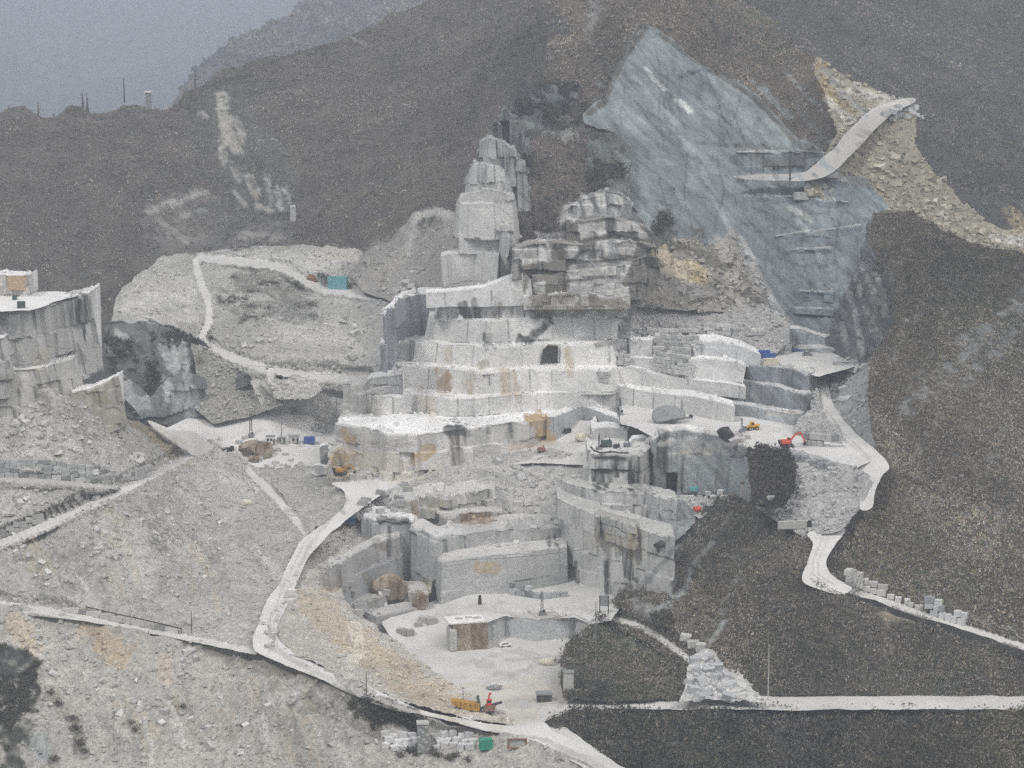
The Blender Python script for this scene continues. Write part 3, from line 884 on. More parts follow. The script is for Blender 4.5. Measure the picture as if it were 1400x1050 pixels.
for pl, r_, c_ in (([(303, 130), (306, 160), (310, 185)], 6, (.37, .36, .32)), ([(310, 165), (318, 190), (325, 206)], 8, (.40, .385, .34)), ([(322, 165), (330, 180), (333, 200)], 4, (.33, .32, .29)), ([(303, 200), (306, 222)], 4, (.33, .32, .29)), ([(275, 155), (280, 160)], 5, (.30, .29, .28)),
                   ([(320, 232), (326, 245)], 4, (.30, .29, .27)), ([(340, 245), (350, 262)], 5, (.34, .325, .29)), ([(365, 240), (370, 270)], 3, (.30, .30, .28)), ([(378, 255), (384, 285)], 3, (.32, .315, .29)), ([(390, 260), (395, 275)], 3, (.30, .30, .28)), ([(350, 280), (372, 290)], 4, (.30, .29, .27)), ([(318, 262), (335, 280)], 4, (.28, .28, .26)),
                   ([(205, 290), (235, 275)], 4, (.29, .285, .27)), ([(235, 280), (262, 268), (285, 262)], 3.5, (.30, .295, .28)), ([(240, 300), (280, 285)], 3, (.28, .28, .26)), ([(215, 300), (255, 330)], 4, (.24, .235, .22)), ([(200, 325), (240, 322), (300, 330)], 6, (.19, .185, .175)), ([(330, 320), (390, 325)], 5, (.22, .21, .2)),
                   ([(270, 235), (312, 250), (320, 290)], 5, (.065, .07, .066)), ([(280, 120), (330, 105)], 7, (.055, .062, .06)), ([(345, 215), (360, 230)], 6, (.07, .075, .07)), ([(430, 30), (500, 60)], 3, (.2, .19, .17))):
    mark(pl, r_, c_, .85, HB, ragged=1.0)
TP = (880, 1115)
PD = (.46, .455, .43)
for pg in ([(165, 425), (175, 395), (235, 372), (262, 372), (270, 400), (272, 440), (240, 444), (200, 440)], [(300, 352), (330, 347), (400, 345), (470, 350), (440, 372), (410, 372), (380, 360)], [(395, 520), (470, 515), (530, 520), (520, 590), (440, 600), (420, 560), (390, 550)]):
    mark(pg, 5, PD, .8, TP, poly=True, ragged=.9)
mark([(440, 345), (480, 350)], 10, (.43, .40, .36), .7, TP)
mark([(380, 342), (395, 340)], 5, (.25, .25, .21), .7, TP)
mark([(180, 405), (215, 385), (250, 395)], 7, (.36, .35, .32), .6, TP, ragged=1.1)
mark([(205, 428), (255, 418)], 5, (.33, .325, .31), .6, TP, ragged=1.2)
mark([(560, 345), (561, 318), (573, 295), (598, 289), (622, 297)], 6, (.42, .415, .39), .85, (930, 1120), ragged=.4)
mark([(575, 310), (600, 302)], 7, (.15, .145, .13), .7, (930, 1120))
FB = (940, 1120)
for k_ in range(26):
    x_ = 800 + k_ * 13; y_ = 60 + (k_ * 47) % 190
    mark([(x_, y_), (x_ + 26, y_ + 30), (x_ + 60, y_ + 62)], 2.6 + (k_ % 3), (.235, .262, .272) if k_ % 2 else (.125, .145, .152), .6, FB, ragged=.9)
mark([(880, 60), (850, 120), (870, 160)], 22, (.235, .262, .27), .5, FB, ragged=.8)
mark([(1000, 130), (1040, 170), (1070, 195)], 16, (.235, .26, .265), .5, FB, ragged=.8)
mark([(1010, 215), (1015, 235)], 5, (.12, .13, .13), .7, FB)
mark([(1030, 215), (1060, 225), (1100, 220)], 7, (.15, .155, .145), .7, FB)
mark([(870, 230), (880, 300)], 18, (.19, .22, .225), .5, FB)
mark([(1090, 215), (1120, 190)], 6, (.13, .14, .14), .5, FB)

SR = (880, 990)
for pl in ([(1168, 372), (1180, 410), (1195, 455)], [(1178, 365), (1196, 400), (1210, 430)], [(1160, 395), (1172, 440), (1178, 480)], [(1188, 390), (1200, 440), (1203, 470)], [(1150, 440), (1158, 480)], [(1196, 375), (1215, 420)]):
    mark(pl, 3, (.27, .285, .285), .8, SR, ragged=1.2)
mark([(975, 742), (945, 776), (940, 800), (905, 828), (878, 843)], 3.2, (.30, .31, .31), .85, (680, 800), ragged=1.0)
mark([(1000, 700), (960, 760), (915, 800)], 2.2, (.25, .25, .24), .7, (680, 810), ragged=1.0)
mark([(1010, 790), (985, 840), (955, 885)], 3, (.28, .285, .28), .7, (680, 800), ragged=1.2)
for k_ in range(12):
    x_ = 1215 + k_ * 18; y_ = 380 + (k_ * 71) % 330
    mark([(x_ + 26, y_ - 40), (x_, y_), (x_ - 20, y_ + 45)], 3.2, (.19, .185, .175) if k_ % 2 else (.17, .18, .175), .8, (690, 925), ragged=1.6)

mark([(-10, 74), (30, 75), (62, 76), (80, 82)], 3, (.40, .39, .30), .8, (3000, 7000), ragged=.5)
CK = (.065, .072, .075)
for pl in ([(895, 60), (905, 110), (900, 160), (908, 200)], [(935, 90), (925, 140), (940, 190)], [(965, 100), (985, 150), (1000, 195)], [(1015, 125), (1005, 160), (1020, 200)], [(850, 120), (880, 150), (905, 165)], [(860, 210), (900, 240), (915, 300)], [(940, 215), (935, 270), (950, 320)],
           [(980, 215), (990, 260), (975, 320)], [(1040, 250), (1050, 310), (1045, 380)], [(1100, 285), (1095, 340), (1110, 400)], [(1150, 290), (1140, 350), (1150, 420)], [(870, 60), (900, 100), (950, 130), (1010, 180)], [(1020, 280), (1070, 300), (1130, 290)], [(1060, 350), (1100, 365), (1150, 350)]):
    mark(pl, 1.5, CK, .5, (930, 1120), ragged=.45)
mark([(883, 40), (862, 65), (848, 90), (838, 110), (828, 138), (805, 155)], 4, (.075, .072, .06), .8, (980, 1120), ragged=.58)
mark([(905, 48), (950, 80), (990, 106), (1035, 136), (1075, 182), (1095, 198)], 4, (.08, .075, .06), .75, (980, 1120), ragged=.58)
mark([(800, 175), (815, 186), (838, 190), (856, 200)], 5, (.07, .075, .07), .8, (980, 1120), ragged=.58)
mark([(1085, 195), (1120, 210), (1100, 215)], 5, (.08, .09, .09), .7, (980, 1120), ragged=.58)

# wheel tracks and damp patches on the dusty ground
TRK = [(470, 680), (446, 708), (420, 742), (396, 792), (372, 850), (372, 886), (420, 914), (500, 950), (580, 980), (650, 999), (740, 1010), (800, 1038), (850, 1068)]
for dx, dy in ((-4, 0), (3, 1), (7, 0)):
    mark([(x + dx, y + dy) for x, y in TRK], 1.5, (.39, .385, .365), .7, (600, 830), ragged=.8)
for x in (1112, 1118): mark([(x - 14, 505), (x - 2, 530), (x + 10, 560), (x + 38, 595), (x + 78, 632)], 1.4, (.40, .395, .375), .65, (770, 930), ragged=.6)
for x in (1112, 1120): mark([(x + 12, 735), (x, 765), (x - 2, 785), (x + 20, 800)], 1.4, (.40, .395, .375), .65, (690, 760), ragged=.6)
GR2 = random.Random(5)
for (x0, y0, x1, y1, n_) in ((600, 890, 760, 985, 16), (580, 820, 780, 850, 9), (300, 570, 520, 650, 16), (880, 565, 1120, 625, 14), (640, 600, 780, 630, 6)):
    for k_ in range(n_):
        x_ = GR2.uniform(x0, x1); y_ = GR2.uniform(y0, y1); w_ = GR2.uniform(10, 45)
        mark([(x_, y_), (x_ + w_, y_ + GR2.uniform(-5, 5)), (x_ + w_ * 1.7, y_ + GR2.uniform(-8, 8))], GR2.uniform(1.2, 4.5), GR2.choice([(.38, .375, .355), (.42, .41, .385), (.56, .555, .54), (.40, .385, .35)]), GR2.uniform(.4, .75), None, ragged=1.2)

# pale blocks standing out of the mossy ledges right of the tower
for pg in ([(771, 281), (791, 276), (795, 294), (784, 305), (763, 308)], [(793, 262), (803, 268), (815, 290), (820, 296), (800, 296)], [(789, 307), (830, 302), (831, 320), (792, 327)], [(840, 302), (868, 304), (891, 325), (871, 327), (840, 320)],
           [(732, 318), (771, 318), (772, 330), (735, 331)], [(704, 340), (754, 334), (754, 356), (720, 363), (704, 366)], [(771, 335), (791, 334), (790, 348), (773, 356)], [(786, 353), (809, 339), (809, 356)], [(813, 330), (871, 327), (866, 350), (838, 348), (815, 356)],
           [(778, 361), (866, 354), (856, 378), (775, 381)], [(731, 385), (745, 384), (745, 403), (732, 403)], [(776, 385), (854, 380), (848, 400), (776, 402)], [(812, 264), (830, 262), (852, 268), (850, 296), (822, 297)]):
    MARKS.insert(0, (np.array(pg, float), 3.0, np.array((.50, .50, .485)), .95, (905, 1000), True, .8, .8))

# ================================================================== valley floor and far mountains
def plain_sheet(name, x0, x1, y0, y1, z, mat, rgb):
    V = np.array([(x0, y0, z), (x1, y0, z), (x1, y1, z), (x0, y1, z)], float)
    c = np.ones((4, 4)); c[:, :3] = rgb
    return mesh_np(name, V, np.array([(0, 1, 2), (0, 2, 3)]), M[mat], c, kind='structure')
plain_sheet('ground', -9000, 9000, -2000, 12000, CZ - 262, 'soil', (.08, .075, .065))

sheet('far_mountain', [(-260, -160), (700, -160), (700, 260), (-260, 260)], [(-160, -110, 6400), (560, -110, 6300), (-160, 260, 3000), (560, 260, 2950), (200, 60, 4700), (200, 150, 3850)],
      'soil', (.13, .145, .16), step=9, disp=[('f', 50, 900), ('g', 60, 420)], jit=0)
sheet('far_ridge', [(215, 170), (245, 122), (262, 112), (290, 92), (312, 78), (325, 62), (340, 50), (352, 38), (375, 24), (392, 10), (405, -4), (440, -50), (800, -90), (800, 200), (215, 230)],
      [(240, 120, 2900), (400, 0, 3200), (780, -60, 3400), (600, 160, 2600), (240, 200, 2600)], 'soil', (.085, .085, .078), step=5, disp=[('f', 22, 220), ('g', 26, 90)], jit=6)
sheet('wooded_hill', [(-110, 152), (0, 146), (30, 140), (45, 146), (75, 147), (92, 134), (112, 132), (125, 142), (150, 143), (170, 139), (205, 141), (225, 140), (243, 120), (250, 104), (275, 108), (300, 95), (340, 85), (385, 78), (420, 78), (450, 62),
      (500, 50), (535, 32), (570, 20), (620, 5), (660, -20), (720, -70), (960, -100), (960, 330), (640, 440), (300, 440), (-110, 500)],
      [(0, 146, 1320), (0, 430, 1120), (170, 139, 1330), (170, 430, 1100), (300, 95, 1390), (300, 350, 1130), (450, 62, 1440), (450, 340, 1110), (620, 5, 1500), (610, 300, 1080), (800, -60, 1500), (790, 100, 1180), (900, -60, 1420), (860, 60, 1190), (800, 320, 1060), (900, 250, 1120)],
      'soil', (.10, .09, .080), step=3.2, disp=[('f', 7, 90), ('g', 14, 50), ('f', 2, 12)], jit=5, vary=.3)
sheet('wooded_mountain', [(960, -100), (1500, -100), (1500, 420), (1180, 420), (1040, 160)],
      [(1060, 0, 1420), (1400, 0, 1620), (1400, 330, 1120), (1200, 160, 1240), (1190, 400, 1050), (980, -80, 1500)], 'soil', (.068, .066, .062), step=4.2, disp=[('f', 10, 90), ('g', 12, 40), ('f', 2, 12)], jit=4, vary=.3)
sheet('brown_mountainside', [(770, -100), (985, -100), (1000, -20), (1022, 2), (1040, 14), (1060, 32), (1085, 60), (1113, 80), (1125, 105), (1145, 170), (1135, 215), (1080, 235), (760, 235), (740, 120)],
      [(885, 30, 1106), (880, -90, 1270), (990, -60, 1270), (1050, 35, 1200), (1115, 85, 1106), (1110, 195, 1058), (960, 70, 1112), (800, 60, 1150), (780, 220, 1048), (900, 200, 1085), (840, 100, 1098)], 'soil', (.115, .098, .080), step=3.8, disp=[('f', 4, 60), ('g', 8, 26), ('f', 1.3, 8)], jit=4, vary=.3)
# pale cliffs on the wooded hill
sheet('pillar_rocks', [(688, 155), (712, 140), (740, 118), (775, 108), (790, 120), (780, 150), (760, 170), (730, 178), (722, 200), (720, 240), (700, 250), (685, 215), (672, 200), (676, 170)],
      [(690, 150, 1030), (775, 110, 1085), (760, 170, 1040), (690, 215, 985), (720, 240, 985)], 'veined', (.115, .13, .135), step=3, disp=[('r', 3, 12), ('b', 1.2, 5)], jit=6, smooth=False, vary=.3)
sheet('brown_spur', [(705, 240), (722, 200), (745, 180), (790, 178), (800, 160), (830, 185), (858, 190), (862, 215), (860, 290), (880, 310), (870, 330), (800, 345), (700, 345), (685, 310), (712, 270)],
      [(720, 200, 1005), (800, 170, 1035), (860, 200, 1020), (860, 300, 985), (700, 340, 955), (800, 340, 960)], 'soil', (.105, .092, .082), step=3.2, disp=[('r', 2.5, 18), ('f', 1.2, 6)], jit=5, vary=.35)
sheet('blue_rock_face', [(885, 37), (900, 42), (925, 60), (950, 78), (965, 90), (990, 105), (1015, 118), (1035, 135), (1050, 152), (1075, 180), (1090, 195), (1125, 206), (1130, 240), (1130, 300), (1090, 470), (1000, 450), (930, 345), (870, 345), (850, 310),
      (848, 250), (856, 215), (855, 192), (838, 187), (812, 182), (798, 172), (796, 158), (812, 145), (825, 138), (836, 108), (845, 90), (862, 62), (872, 45)],
      [(885, 37, 1090), (800, 165, 1035), (1100, 205, 1045), (930, 200, 1035), (900, 320, 985), (1040, 330, 990), (1070, 440, 960), (850, 300, 990), (1125, 300, 1000)],
      'veined', (.175, .20, .21), step=2.6, disp=[('d', 2.4, 13), ('r', 1.4, 26), ('b', .5, 10), ('f', .8, 4)], jit=4, smooth=False, streak=.25)
sheet('dark_outcrop', [(800, 200), (815, 190), (840, 186), (858, 190), (863, 215), (858, 240), (856, 275), (835, 290), (815, 270), (798, 240)],
      [(800, 200, 1018), (860, 200, 1018), (856, 280, 985), (810, 270, 985)], 'veined', (.10, .112, .112), step=3, disp=[('r', 3, 11), ('b', 1.2, 4)], jit=6, smooth=False)
sheet('right_rock_wall', [(1010, 238), (1100, 236), (1180, 246), (1218, 285), (1205, 292), (1192, 312), (1196, 345), (1186, 380), (1165, 400), (1140, 440), (1138, 500), (1060, 500), (1045, 430), (1000, 320)],
      [(1010, 240, 1020), (1180, 250, 1010), (1200, 300, 985), (1010, 330, 992), (1060, 490, 955), (1150, 400, 955), (1138, 495, 945)], 'veined', (.165, .19, .20), step=3, disp=[('r', 1.5, 20), ('b', .6, 8), ('f', .4, 3)], jit=2.5, smooth=False, streak=.8)
sheet('streaked_rock', [(1188, 300), (1205, 330), (1215, 370), (1228, 420), (1230, 445), (1205, 495), (1190, 512), (1120, 505), (1130, 470), (1142, 430), (1168, 380), (1180, 350)],
      [(1190, 300, 975), (1228, 430, 905), (1190, 505, 900), (1120, 500, 930), (1145, 430, 945)], 'veined', (.10, .11, .115), step=2.6, disp=[('g', 3.0, 9), ('r', 1.5, 9), ('b', .7, 4)], jit=4, smooth=False, streak=.9, vary=.3)
sheet('tan_scree', [(1113, 78), (1126, 84), (1140, 96), (1165, 115), (1200, 126), (1240, 137), (1250, 150), (1252, 200), (1280, 242), (1320, 285), (1345, 305), (1375, 318), (1500, 318), (1500, 375), (1400, 370), (1300, 350), (1240, 330), (1175, 300), (1100, 262), (1100, 236), (1120, 225), (1135, 200), (1145, 182), (1128, 130), (1114, 100)],
      [(1113, 78, 1090), (1240, 140, 1075), (1250, 200, 1040), (1345, 305, 990), (1480, 330, 985), (1200, 300, 1000), (1120, 243, 1013), (1140, 180, 1045), (1400, 370, 950)], 'scree', (.255, .235, .185), step=3, disp=[('g', 2.5, 16), ('r', 1.2, 8), ('f', .6, 3)], jit=4, vary=.25)

# ================================================================== right-hand wooded slopes (in front of the quarry's edge)
sheet('right_hillside', [(1192, 294), (1235, 297), (1262, 306), (1300, 324), (1340, 342), (1400, 349), (1520, 352), (1520, 930), (1440, 900), (1400, 888), (1320, 862), (1250, 842), (1200, 822), (1160, 812), (1128, 792), (1128, 772), (1150, 738), (1184, 702), (1203, 662), (1211, 636), (1192, 585), (1184, 540), (1190, 492), (1225, 440), (1214, 380), (1188, 335)],
      [(1200, 300, 915), (1300, 322, 912), (1500, 352, 930), (1210, 400, 885), (1212, 636, 795), (1186, 545, 832), (1400, 600, 822), (1140, 760, 732), (1400, 885, 692), (1180, 815, 712), (1500, 700, 775)],
      'soil', (.088, .076, .063), roads=[([(1140, 799), (1200, 819), (1250, 836), (1300, 852), (1400, 884), (1515, 920)], 5.0, (.55, .545, .52))], step=2.9, disp=[('g', 8, 34), ('f', 4, 30), ('f', 1.2, 6)], jit=3, vary=.35)
sheet('middle_woods', [(945, 715), (965, 692), (985, 677), (1010, 680), (1060, 697), (1075, 715), (1108, 735), (1112, 760), (1100, 792), (1150, 812), (1200, 832), (1280, 860), (1400, 895), (1520, 930), (1520, 953), (1028, 951), (1015, 945), (948, 928), (890, 884), (834, 854), (834, 842), (850, 810), (882, 778), (922, 740)],
      [(1100, 735, 742), (1105, 795, 708), (1400, 893, 692), (1400, 951, 679.5), (1030, 951, 679.5), (1120, 951, 679.5), (1210, 951, 679.5), (1300, 951, 679.5), (838, 842, 752), (950, 715, 792), (985, 678, 800), (890, 862, 728), (950, 895, 706), (1000, 800, 736)],
      'soil', (.082, .075, .064), roads=[([(832, 844), (868, 854), (900, 871), (930, 892), (950, 908), (975, 924)], 4.6, (.52, .515, .49))], step=2.7, disp=[('g', 4.5, 24), ('f', 1.8, 20), ('f', .7, 5)], jit=3, vary=.35)
sheet('mound', [(812, 852), (835, 858), (885, 884), (945, 926), (945, 945), (935, 957), (800, 960), (768, 955), (764, 905), (775, 880), (800, 858)],
      [(825, 848, 742), (945, 915, 701), (935, 962, 672), (770, 960, 668), (770, 900, 694), (850, 900, 702)], 'soil', (.075, .072, .060), step=2.8, disp=[('f', 1.6, 16), ('f', .7, 5)], jit=4, vary=.35)
sheet('lower_woods', [(745, 986), (772, 979), (830, 974), (1520, 973), (1520, 1160), (930, 1160), (880, 1075), (850, 1048), (812, 1022), (770, 1004)],
      [(830, 967, 668), (1450, 967, 668), (1450, 1150, 610), (880, 1070, 626), (748, 986, 652), (930, 1150, 606)], 'soil', (.060, .057, .047), step=3.0, disp=[('f', 2.0, 20), ('f', .9, 5)], jit=3, vary=.35)

# ================================================================== left: terraces, screes, roads
sheet('upper_scree', [(478, 378), (500, 352), (520, 338), (545, 318), (570, 292), (600, 285), (630, 300), (640, 420), (560, 418), (500, 402)],
      [(480, 378, 1040), (520, 338, 1062), (600, 285, 1050), (630, 400, 950), (560, 415, 965), (500, 402, 1000)], 'scree', (.30, .29, .27), step=2.8, disp=[('g', 2.4, 14), ('r', 1.4, 8), ('f', .6, 3)], jit=4, vary=.25)
sheet('quarry_yard', [(215, 590), (260, 570), (290, 560), (330, 520), (380, 500), (450, 500), (540, 520), (540, 620), (575, 655), (545, 670), (500, 692), (472, 706), (474, 690), (458, 668), (420, 653), (385, 641), (345, 639), (305, 628), (270, 605)],
      [(270, 605, 882), (300, 625, 876), (450, 600, 905), (470, 668, 838), (340, 640, 872), (420, 653, 860), (350, 562, 906), (500, 530, 924), (560, 652, 846), (440, 545, 918), (280, 582, 908), (390, 585, 902)], 'dust', (.57, .565, .55), step=2.8, disp=[('f', .5, 14), ('f', .25, 4)], jit=2)
sheet('dark_cliff', [(140, 448), (165, 440), (200, 442), (235, 447), (262, 458), (280, 472), (300, 490), (330, 505), (350, 525), (300, 545), (282, 575), (255, 582), (220, 580), (190, 565), (160, 560), (150, 500)],
      [(145, 448, 920), (235, 447, 938), (262, 458, 942), (340, 525, 915), (270, 580, 925), (180, 560, 900), (160, 500, 905)], 'rock', (.13, .135, .135), step=2.6, disp=[('b', 2.2, 9), ('r', 2.0, 12), ('f', .5, 3)], jit=3, smooth=False, streak=1.4, vary=.35)
# the pale slabs of that cliff are painted onto a second, nearer face
sheet('slab_face', [(150, 520), (175, 512), (205, 545), (240, 505), (280, 515), (290, 560), (285, 582), (200, 578), (150, 560)],
      [(150, 520, 898), (280, 515, 915), (285, 582, 915), (160, 560, 893)], 'marble_streaked', (.19, .20, .20), step=2.6, disp=[('b', 1.8, 8), ('f', .4, 3)], jit=4, smooth=False, streak=1.6, vary=.3)
sheet('grey_tip', [(262, 470), (285, 478), (310, 492), (345, 520), (385, 535), (388, 552), (340, 570), (290, 580), (268, 560), (270, 520)],
      [(262, 470, 934), (345, 520, 916), (388, 545, 900), (290, 580, 905)], 'scree', (.255, .25, .225), step=2.6, disp=[('f', 2.0, 18), ('g', 1.0, 8)], jit=3)
sheet('yard_tip', [(365, 525), (400, 512), (430, 518), (440, 535), (420, 545), (380, 545)], [(365, 525, 910), (430, 518, 914), (420, 548, 898), (380, 548, 896)], 'scree', (.38, .375, .355), step=2.6, disp=[('f', 1.0, 10)], jit=3)
sheet('tip_slope', [(150, 440), (155, 415), (165, 395), (190, 375), (215, 356), (240, 350), (262, 346), (290, 342), (330, 336), (380, 339), (400, 335), (440, 338), (495, 341), (502, 362), (560, 400), (610, 405), (610, 600), (420, 600), (360, 560), (330, 510), (280, 478), (262, 465), (235, 448), (200, 442)],
      [(160, 425, 950), (220, 358, 1085), (300, 342, 1098), (400, 337, 1098), (490, 342, 1092), (540, 412, 985), (430, 392, 1030), (290, 400, 1010), (285, 440, 968), (280, 480, 936), (370, 520, 915), (430, 530, 916), (590, 540, 905), (350, 385, 1035), (380, 430, 985), (450, 465, 955), (420, 598, 912), (600, 598, 905), (200, 440, 938)],
      'scree', (.365, .36, .34), step=2.5, disp=[('g', 2.4, 16), ('r', 1.5, 10), ('f', .7, 4)], jit=4, vary=.2, roads=[([(276, 352), (268, 362), (276, 390), (284, 410), (285, 440), (276, 465), (300, 480), (330, 493), (375, 507), (430, 515), (500, 520)], 5.5, (.54, .535, .51)),
      ([(276, 352), (330, 358), (380, 365), (410, 380), (440, 394), (490, 402), (545, 411)], 5.5, (.53, .525, .505)), ([(370, 508), (375, 520), (395, 535)], 6, (.55, .545, .52))])
# left cliff of white stone with its terrace
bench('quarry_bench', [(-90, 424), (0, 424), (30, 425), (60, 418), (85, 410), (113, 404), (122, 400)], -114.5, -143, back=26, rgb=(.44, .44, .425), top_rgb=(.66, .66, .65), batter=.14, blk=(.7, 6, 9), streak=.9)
sheet('left_terrace', [(-100, 410), (0, 402), (30, 398), (80, 398), (114, 403), (80, 412), (40, 424), (-100, 428)], None, 'dust', (.68, .68, .67), z=-113.8, step=2.6, disp=[('f', .4, 8)], jit=2)
bench('quarry_bench', [(-80, 462), (0, 462), (25, 455), (55, 442), (68, 437)], -122.5, -143, back=12, rgb=(.44, .44, .425), batter=.2, blk=(.8, 6, 7), streak=.9)
bench('quarry_bench', [(-60, 508), (0, 507), (40, 505), (90, 495), (102, 490)], -134, -150, back=16, rgb=(.44, .435, .41), batter=.25, blk=(.6, 6, 6), streak=.8)
bench('quarry_bench', [(94, 533), (98, 537), (120, 532), (150, 519), (158, 514)], 0, -158, Yt=[806, 797, 799, 806, 816], back=12, rgb=(.36, .35, .30), batter=.22, blk=(.6, 5, 6), streak=1.2)
bench('quarry_bench', [(-60, 375), (0, 376), (13, 376), (36, 378), (41, 374)], -106.5, -114, back=12, rgb=(.55, .54, .52), blk=(.3, 4, 3.5), streak=.4)

sheet('left_scree', [(-120, 512), (0, 508), (30, 515), (60, 528), (85, 542), (130, 556), (160, 572), (200, 585), (240, 596), (275, 604), (292, 612), (284, 624), (262, 636), (160, 688), (80, 722), (0, 756), (-120, 804)],
      [(-60, 512, 806), (0, 512, 804), (85, 542, 792), (200, 585, 838), (270, 612, 868), (0, 640, 767), (170, 668, 778), (0, 745, 739), (-100, 800, 722), (250, 640, 838)],
      'scree', (.365, .357, .335), roads=[([(-70, 772), (0, 744), (80, 710), (170, 669), (225, 643), (262, 621), (282, 612)], 6.0, (.57, .565, .54)), ([(-70, 654), (0, 655), (90, 660), (160, 666)], 3.6, (.43, .425, .40))], step=2.4, disp=[('g', 3.0, 13), ('r', 1.4, 8), ('f', .6, 3)], jit=3, vary=.2)
sheet('big_scree', [(-120, 790), (0, 751), (80, 718), (170, 678), (262, 630), (285, 618), (290, 606), (325, 626), (352, 640), (372, 660), (420, 705), (432, 730), (405, 795), (385, 835), (372, 900), (250, 875), (120, 850), (-120, 822), (-120, 800)],
      [(-100, 790, 730), (0, 748, 737), (170, 672, 775), (272, 620, 862), (330, 650, 858), (405, 722, 790), (350, 885, 687), (180, 855, 705), (0, 830, 717), (-100, 815, 720), (250, 750, 765)],
      'scree', (.36, .353, .33), roads=[([(-90, 808), (0, 826), (60, 835), (120, 846), (250, 872), (345, 891)], 5.0, (.57, .565, .535)), ([(338, 642), (375, 678), (405, 712), (418, 735)], 5, (.55, .545, .52))], step=2.4, disp=[('g', 3.2, 13), ('r', 1.3, 8), ('f', .6, 3)], jit=2, vary=.2)
sheet('lower_scree', [(-120, 812), (0, 828), (120, 848), (250, 874), (350, 889), (420, 905), (500, 945), (560, 975), (640, 996), (720, 1012), (790, 1040), (850, 1078), (920, 1170), (-120, 1170)],
      [(-100, 815, 716), (0, 832, 715), (180, 862, 700), (350, 897, 686.5), (420, 920, 672), (500, 957, 654.5), (640, 1005, 642.5), (0, 1050, 660), (0, 1150, 635), (300, 1050, 646), (500, 1040, 636), (700, 1030, 630), (850, 1100, 603), (560, 1020, 640)],
      'scree', (.345, .335, .305), step=2.7, disp=[('g', 3.2, 11), ('r', 1.3, 8), ('f', .6, 3)], jit=2, vary=.22)
sheet('inner_tip', [(346, 634), (362, 626), (385, 626), (420, 638), (458, 652), (482, 676), (476, 700), (440, 726), (424, 716), (386, 678)],
      [(340, 645, 870), (420, 655, 855), (468, 688, 806), (415, 735, 784), (370, 690, 815)], 'scree', (.35, .345, .325), step=2.6, disp=[('f', 1.2, 10), ('r', .9, 6)], jit=3)
sheet('bend_tip', [(400, 770), (425, 740), (455, 720), (485, 706), (514, 706), (510, 745), (482, 764), (455, 792), (480, 830), (530, 870), (570, 900), (640, 950), (690, 975), (700, 992), (640, 985), (560, 965), (480, 930), (420, 905), (375, 890), (370, 850), (390, 810)],
      [(425, 740, 782), (470, 722, 795), (512, 708, 803), (505, 745, 788), (400, 810, 728), (372, 880, 688), (480, 935, 660), (640, 985, 644), (460, 800, 742), (560, 895, 700), (690, 980, 652)],
      'scree', (.40, .385, .35), step=2.7, disp=[('f', 1.2, 12), ('r', .8, 6), ('f', .4, 3)], jit=3, vary=.15)

# ================================================================== the quarry: amphitheatre, tower, pyramid
sheet('quarry_floor', [(560, 800), (700, 780), (800, 780), (845, 820), (845, 850), (780, 900), (780, 950), (1520, 952), (1520, 970), (830, 970), (765, 988), (880, 1070), (930, 1170), (870, 1105), (790, 1045), (720, 1012), (650, 996), (630, 975), (640, 960), (540, 900), (500, 860)],
      None, 'dust', (.53, .525, .505), z=-215.4, step=2.8, disp=[('f', .5, 14), ('f', .25, 4)], jit=2)
sheet('right_yard', [(846, 556), (900, 548), (1000, 552), (1090, 560), (1120, 575), (1190, 630), (1165, 645), (1120, 632), (1060, 620), (1028, 614), (985, 599), (935, 589), (903, 594), (893, 598), (872, 586), (848, 578)],
      None, 'dust', (.57, .565, .55), z=-166.5, step=2.8, disp=[('f', .5, 12), ('f', .25, 4)], jit=2)
sheet('middle_yard', [(560, 640), (650, 615), (740, 590), (760, 570), (850, 580), (860, 640), (740, 632), (640, 640)], [(560, 650, 850), (650, 622, 870), (745, 598, 880), (830, 600, 862), (760, 635, 845), (640, 650, 838), (850, 625, 838)],
      'dust', (.55, .545, .525), step=2.8, disp=[('f', .5, 12), ('f', .25, 4)], jit=2)
sheet('rock_outcrop', [(848, 412), (858, 395), (868, 365), (882, 340), (893, 322), (905, 310), (918, 322), (935, 330), (955, 318), (962, 335), (985, 330), (1000, 318), (1012, 330), (1030, 370), (1050, 405), (1052, 420), (1010, 430), (900, 425)],
      [(850, 410, 930), (900, 320, 975), (1005, 325, 985), (1050, 415, 950), (940, 380, 945), (930, 425, 935)], 'rock', (.27, .255, .225), step=2.6, disp=[('r', 3.0, 14), ('b', 1.4, 6), ('f', .5, 3)], jit=3, smooth=False, streak=.6, vary=.3)
sheet('rock_scree', [(862, 435), (880, 400), (905, 382), (945, 388), (985, 395), (1010, 405), (1050, 420), (1080, 440), (1080, 470), (1000, 525), (845, 525)],
      [(865, 435, 928), (905, 384, 950), (1010, 405, 945), (1060, 450, 935), (950, 475, 922), (860, 468, 922), (860, 522, 908), (990, 522, 896)], 'scree', (.31, .305, .295), step=2.6, disp=[('f', 1.4, 12), ('r', .8, 5)], jit=3, vary=.2)
bench('quarry_bench', [(676, 170), (684, 150), (692, 146), (704, 160), (712, 200)], 0, -75, Yt=[980, 985, 986, 984, 978], back=10, mat='veined', rgb=(.14, .155, .16), top_rgb=(.14, .15, .15), blk=(1.3, 4, 16), streak=.9)
bench('quarry_bench', [(653, 212), (660, 193), (668, 186), (676, 190), (690, 194), (700, 202), (708, 216), (716, 224)], 0, -86, Yt=[952, 951, 950, 951, 952, 952, 954, 957], back=9, mat='marble_streaked', rgb=(.33, .345, .35), top_rgb=(.30, .31, .31), blk=(1.2, 2.2, 40), streak=1.6, batter=.16)
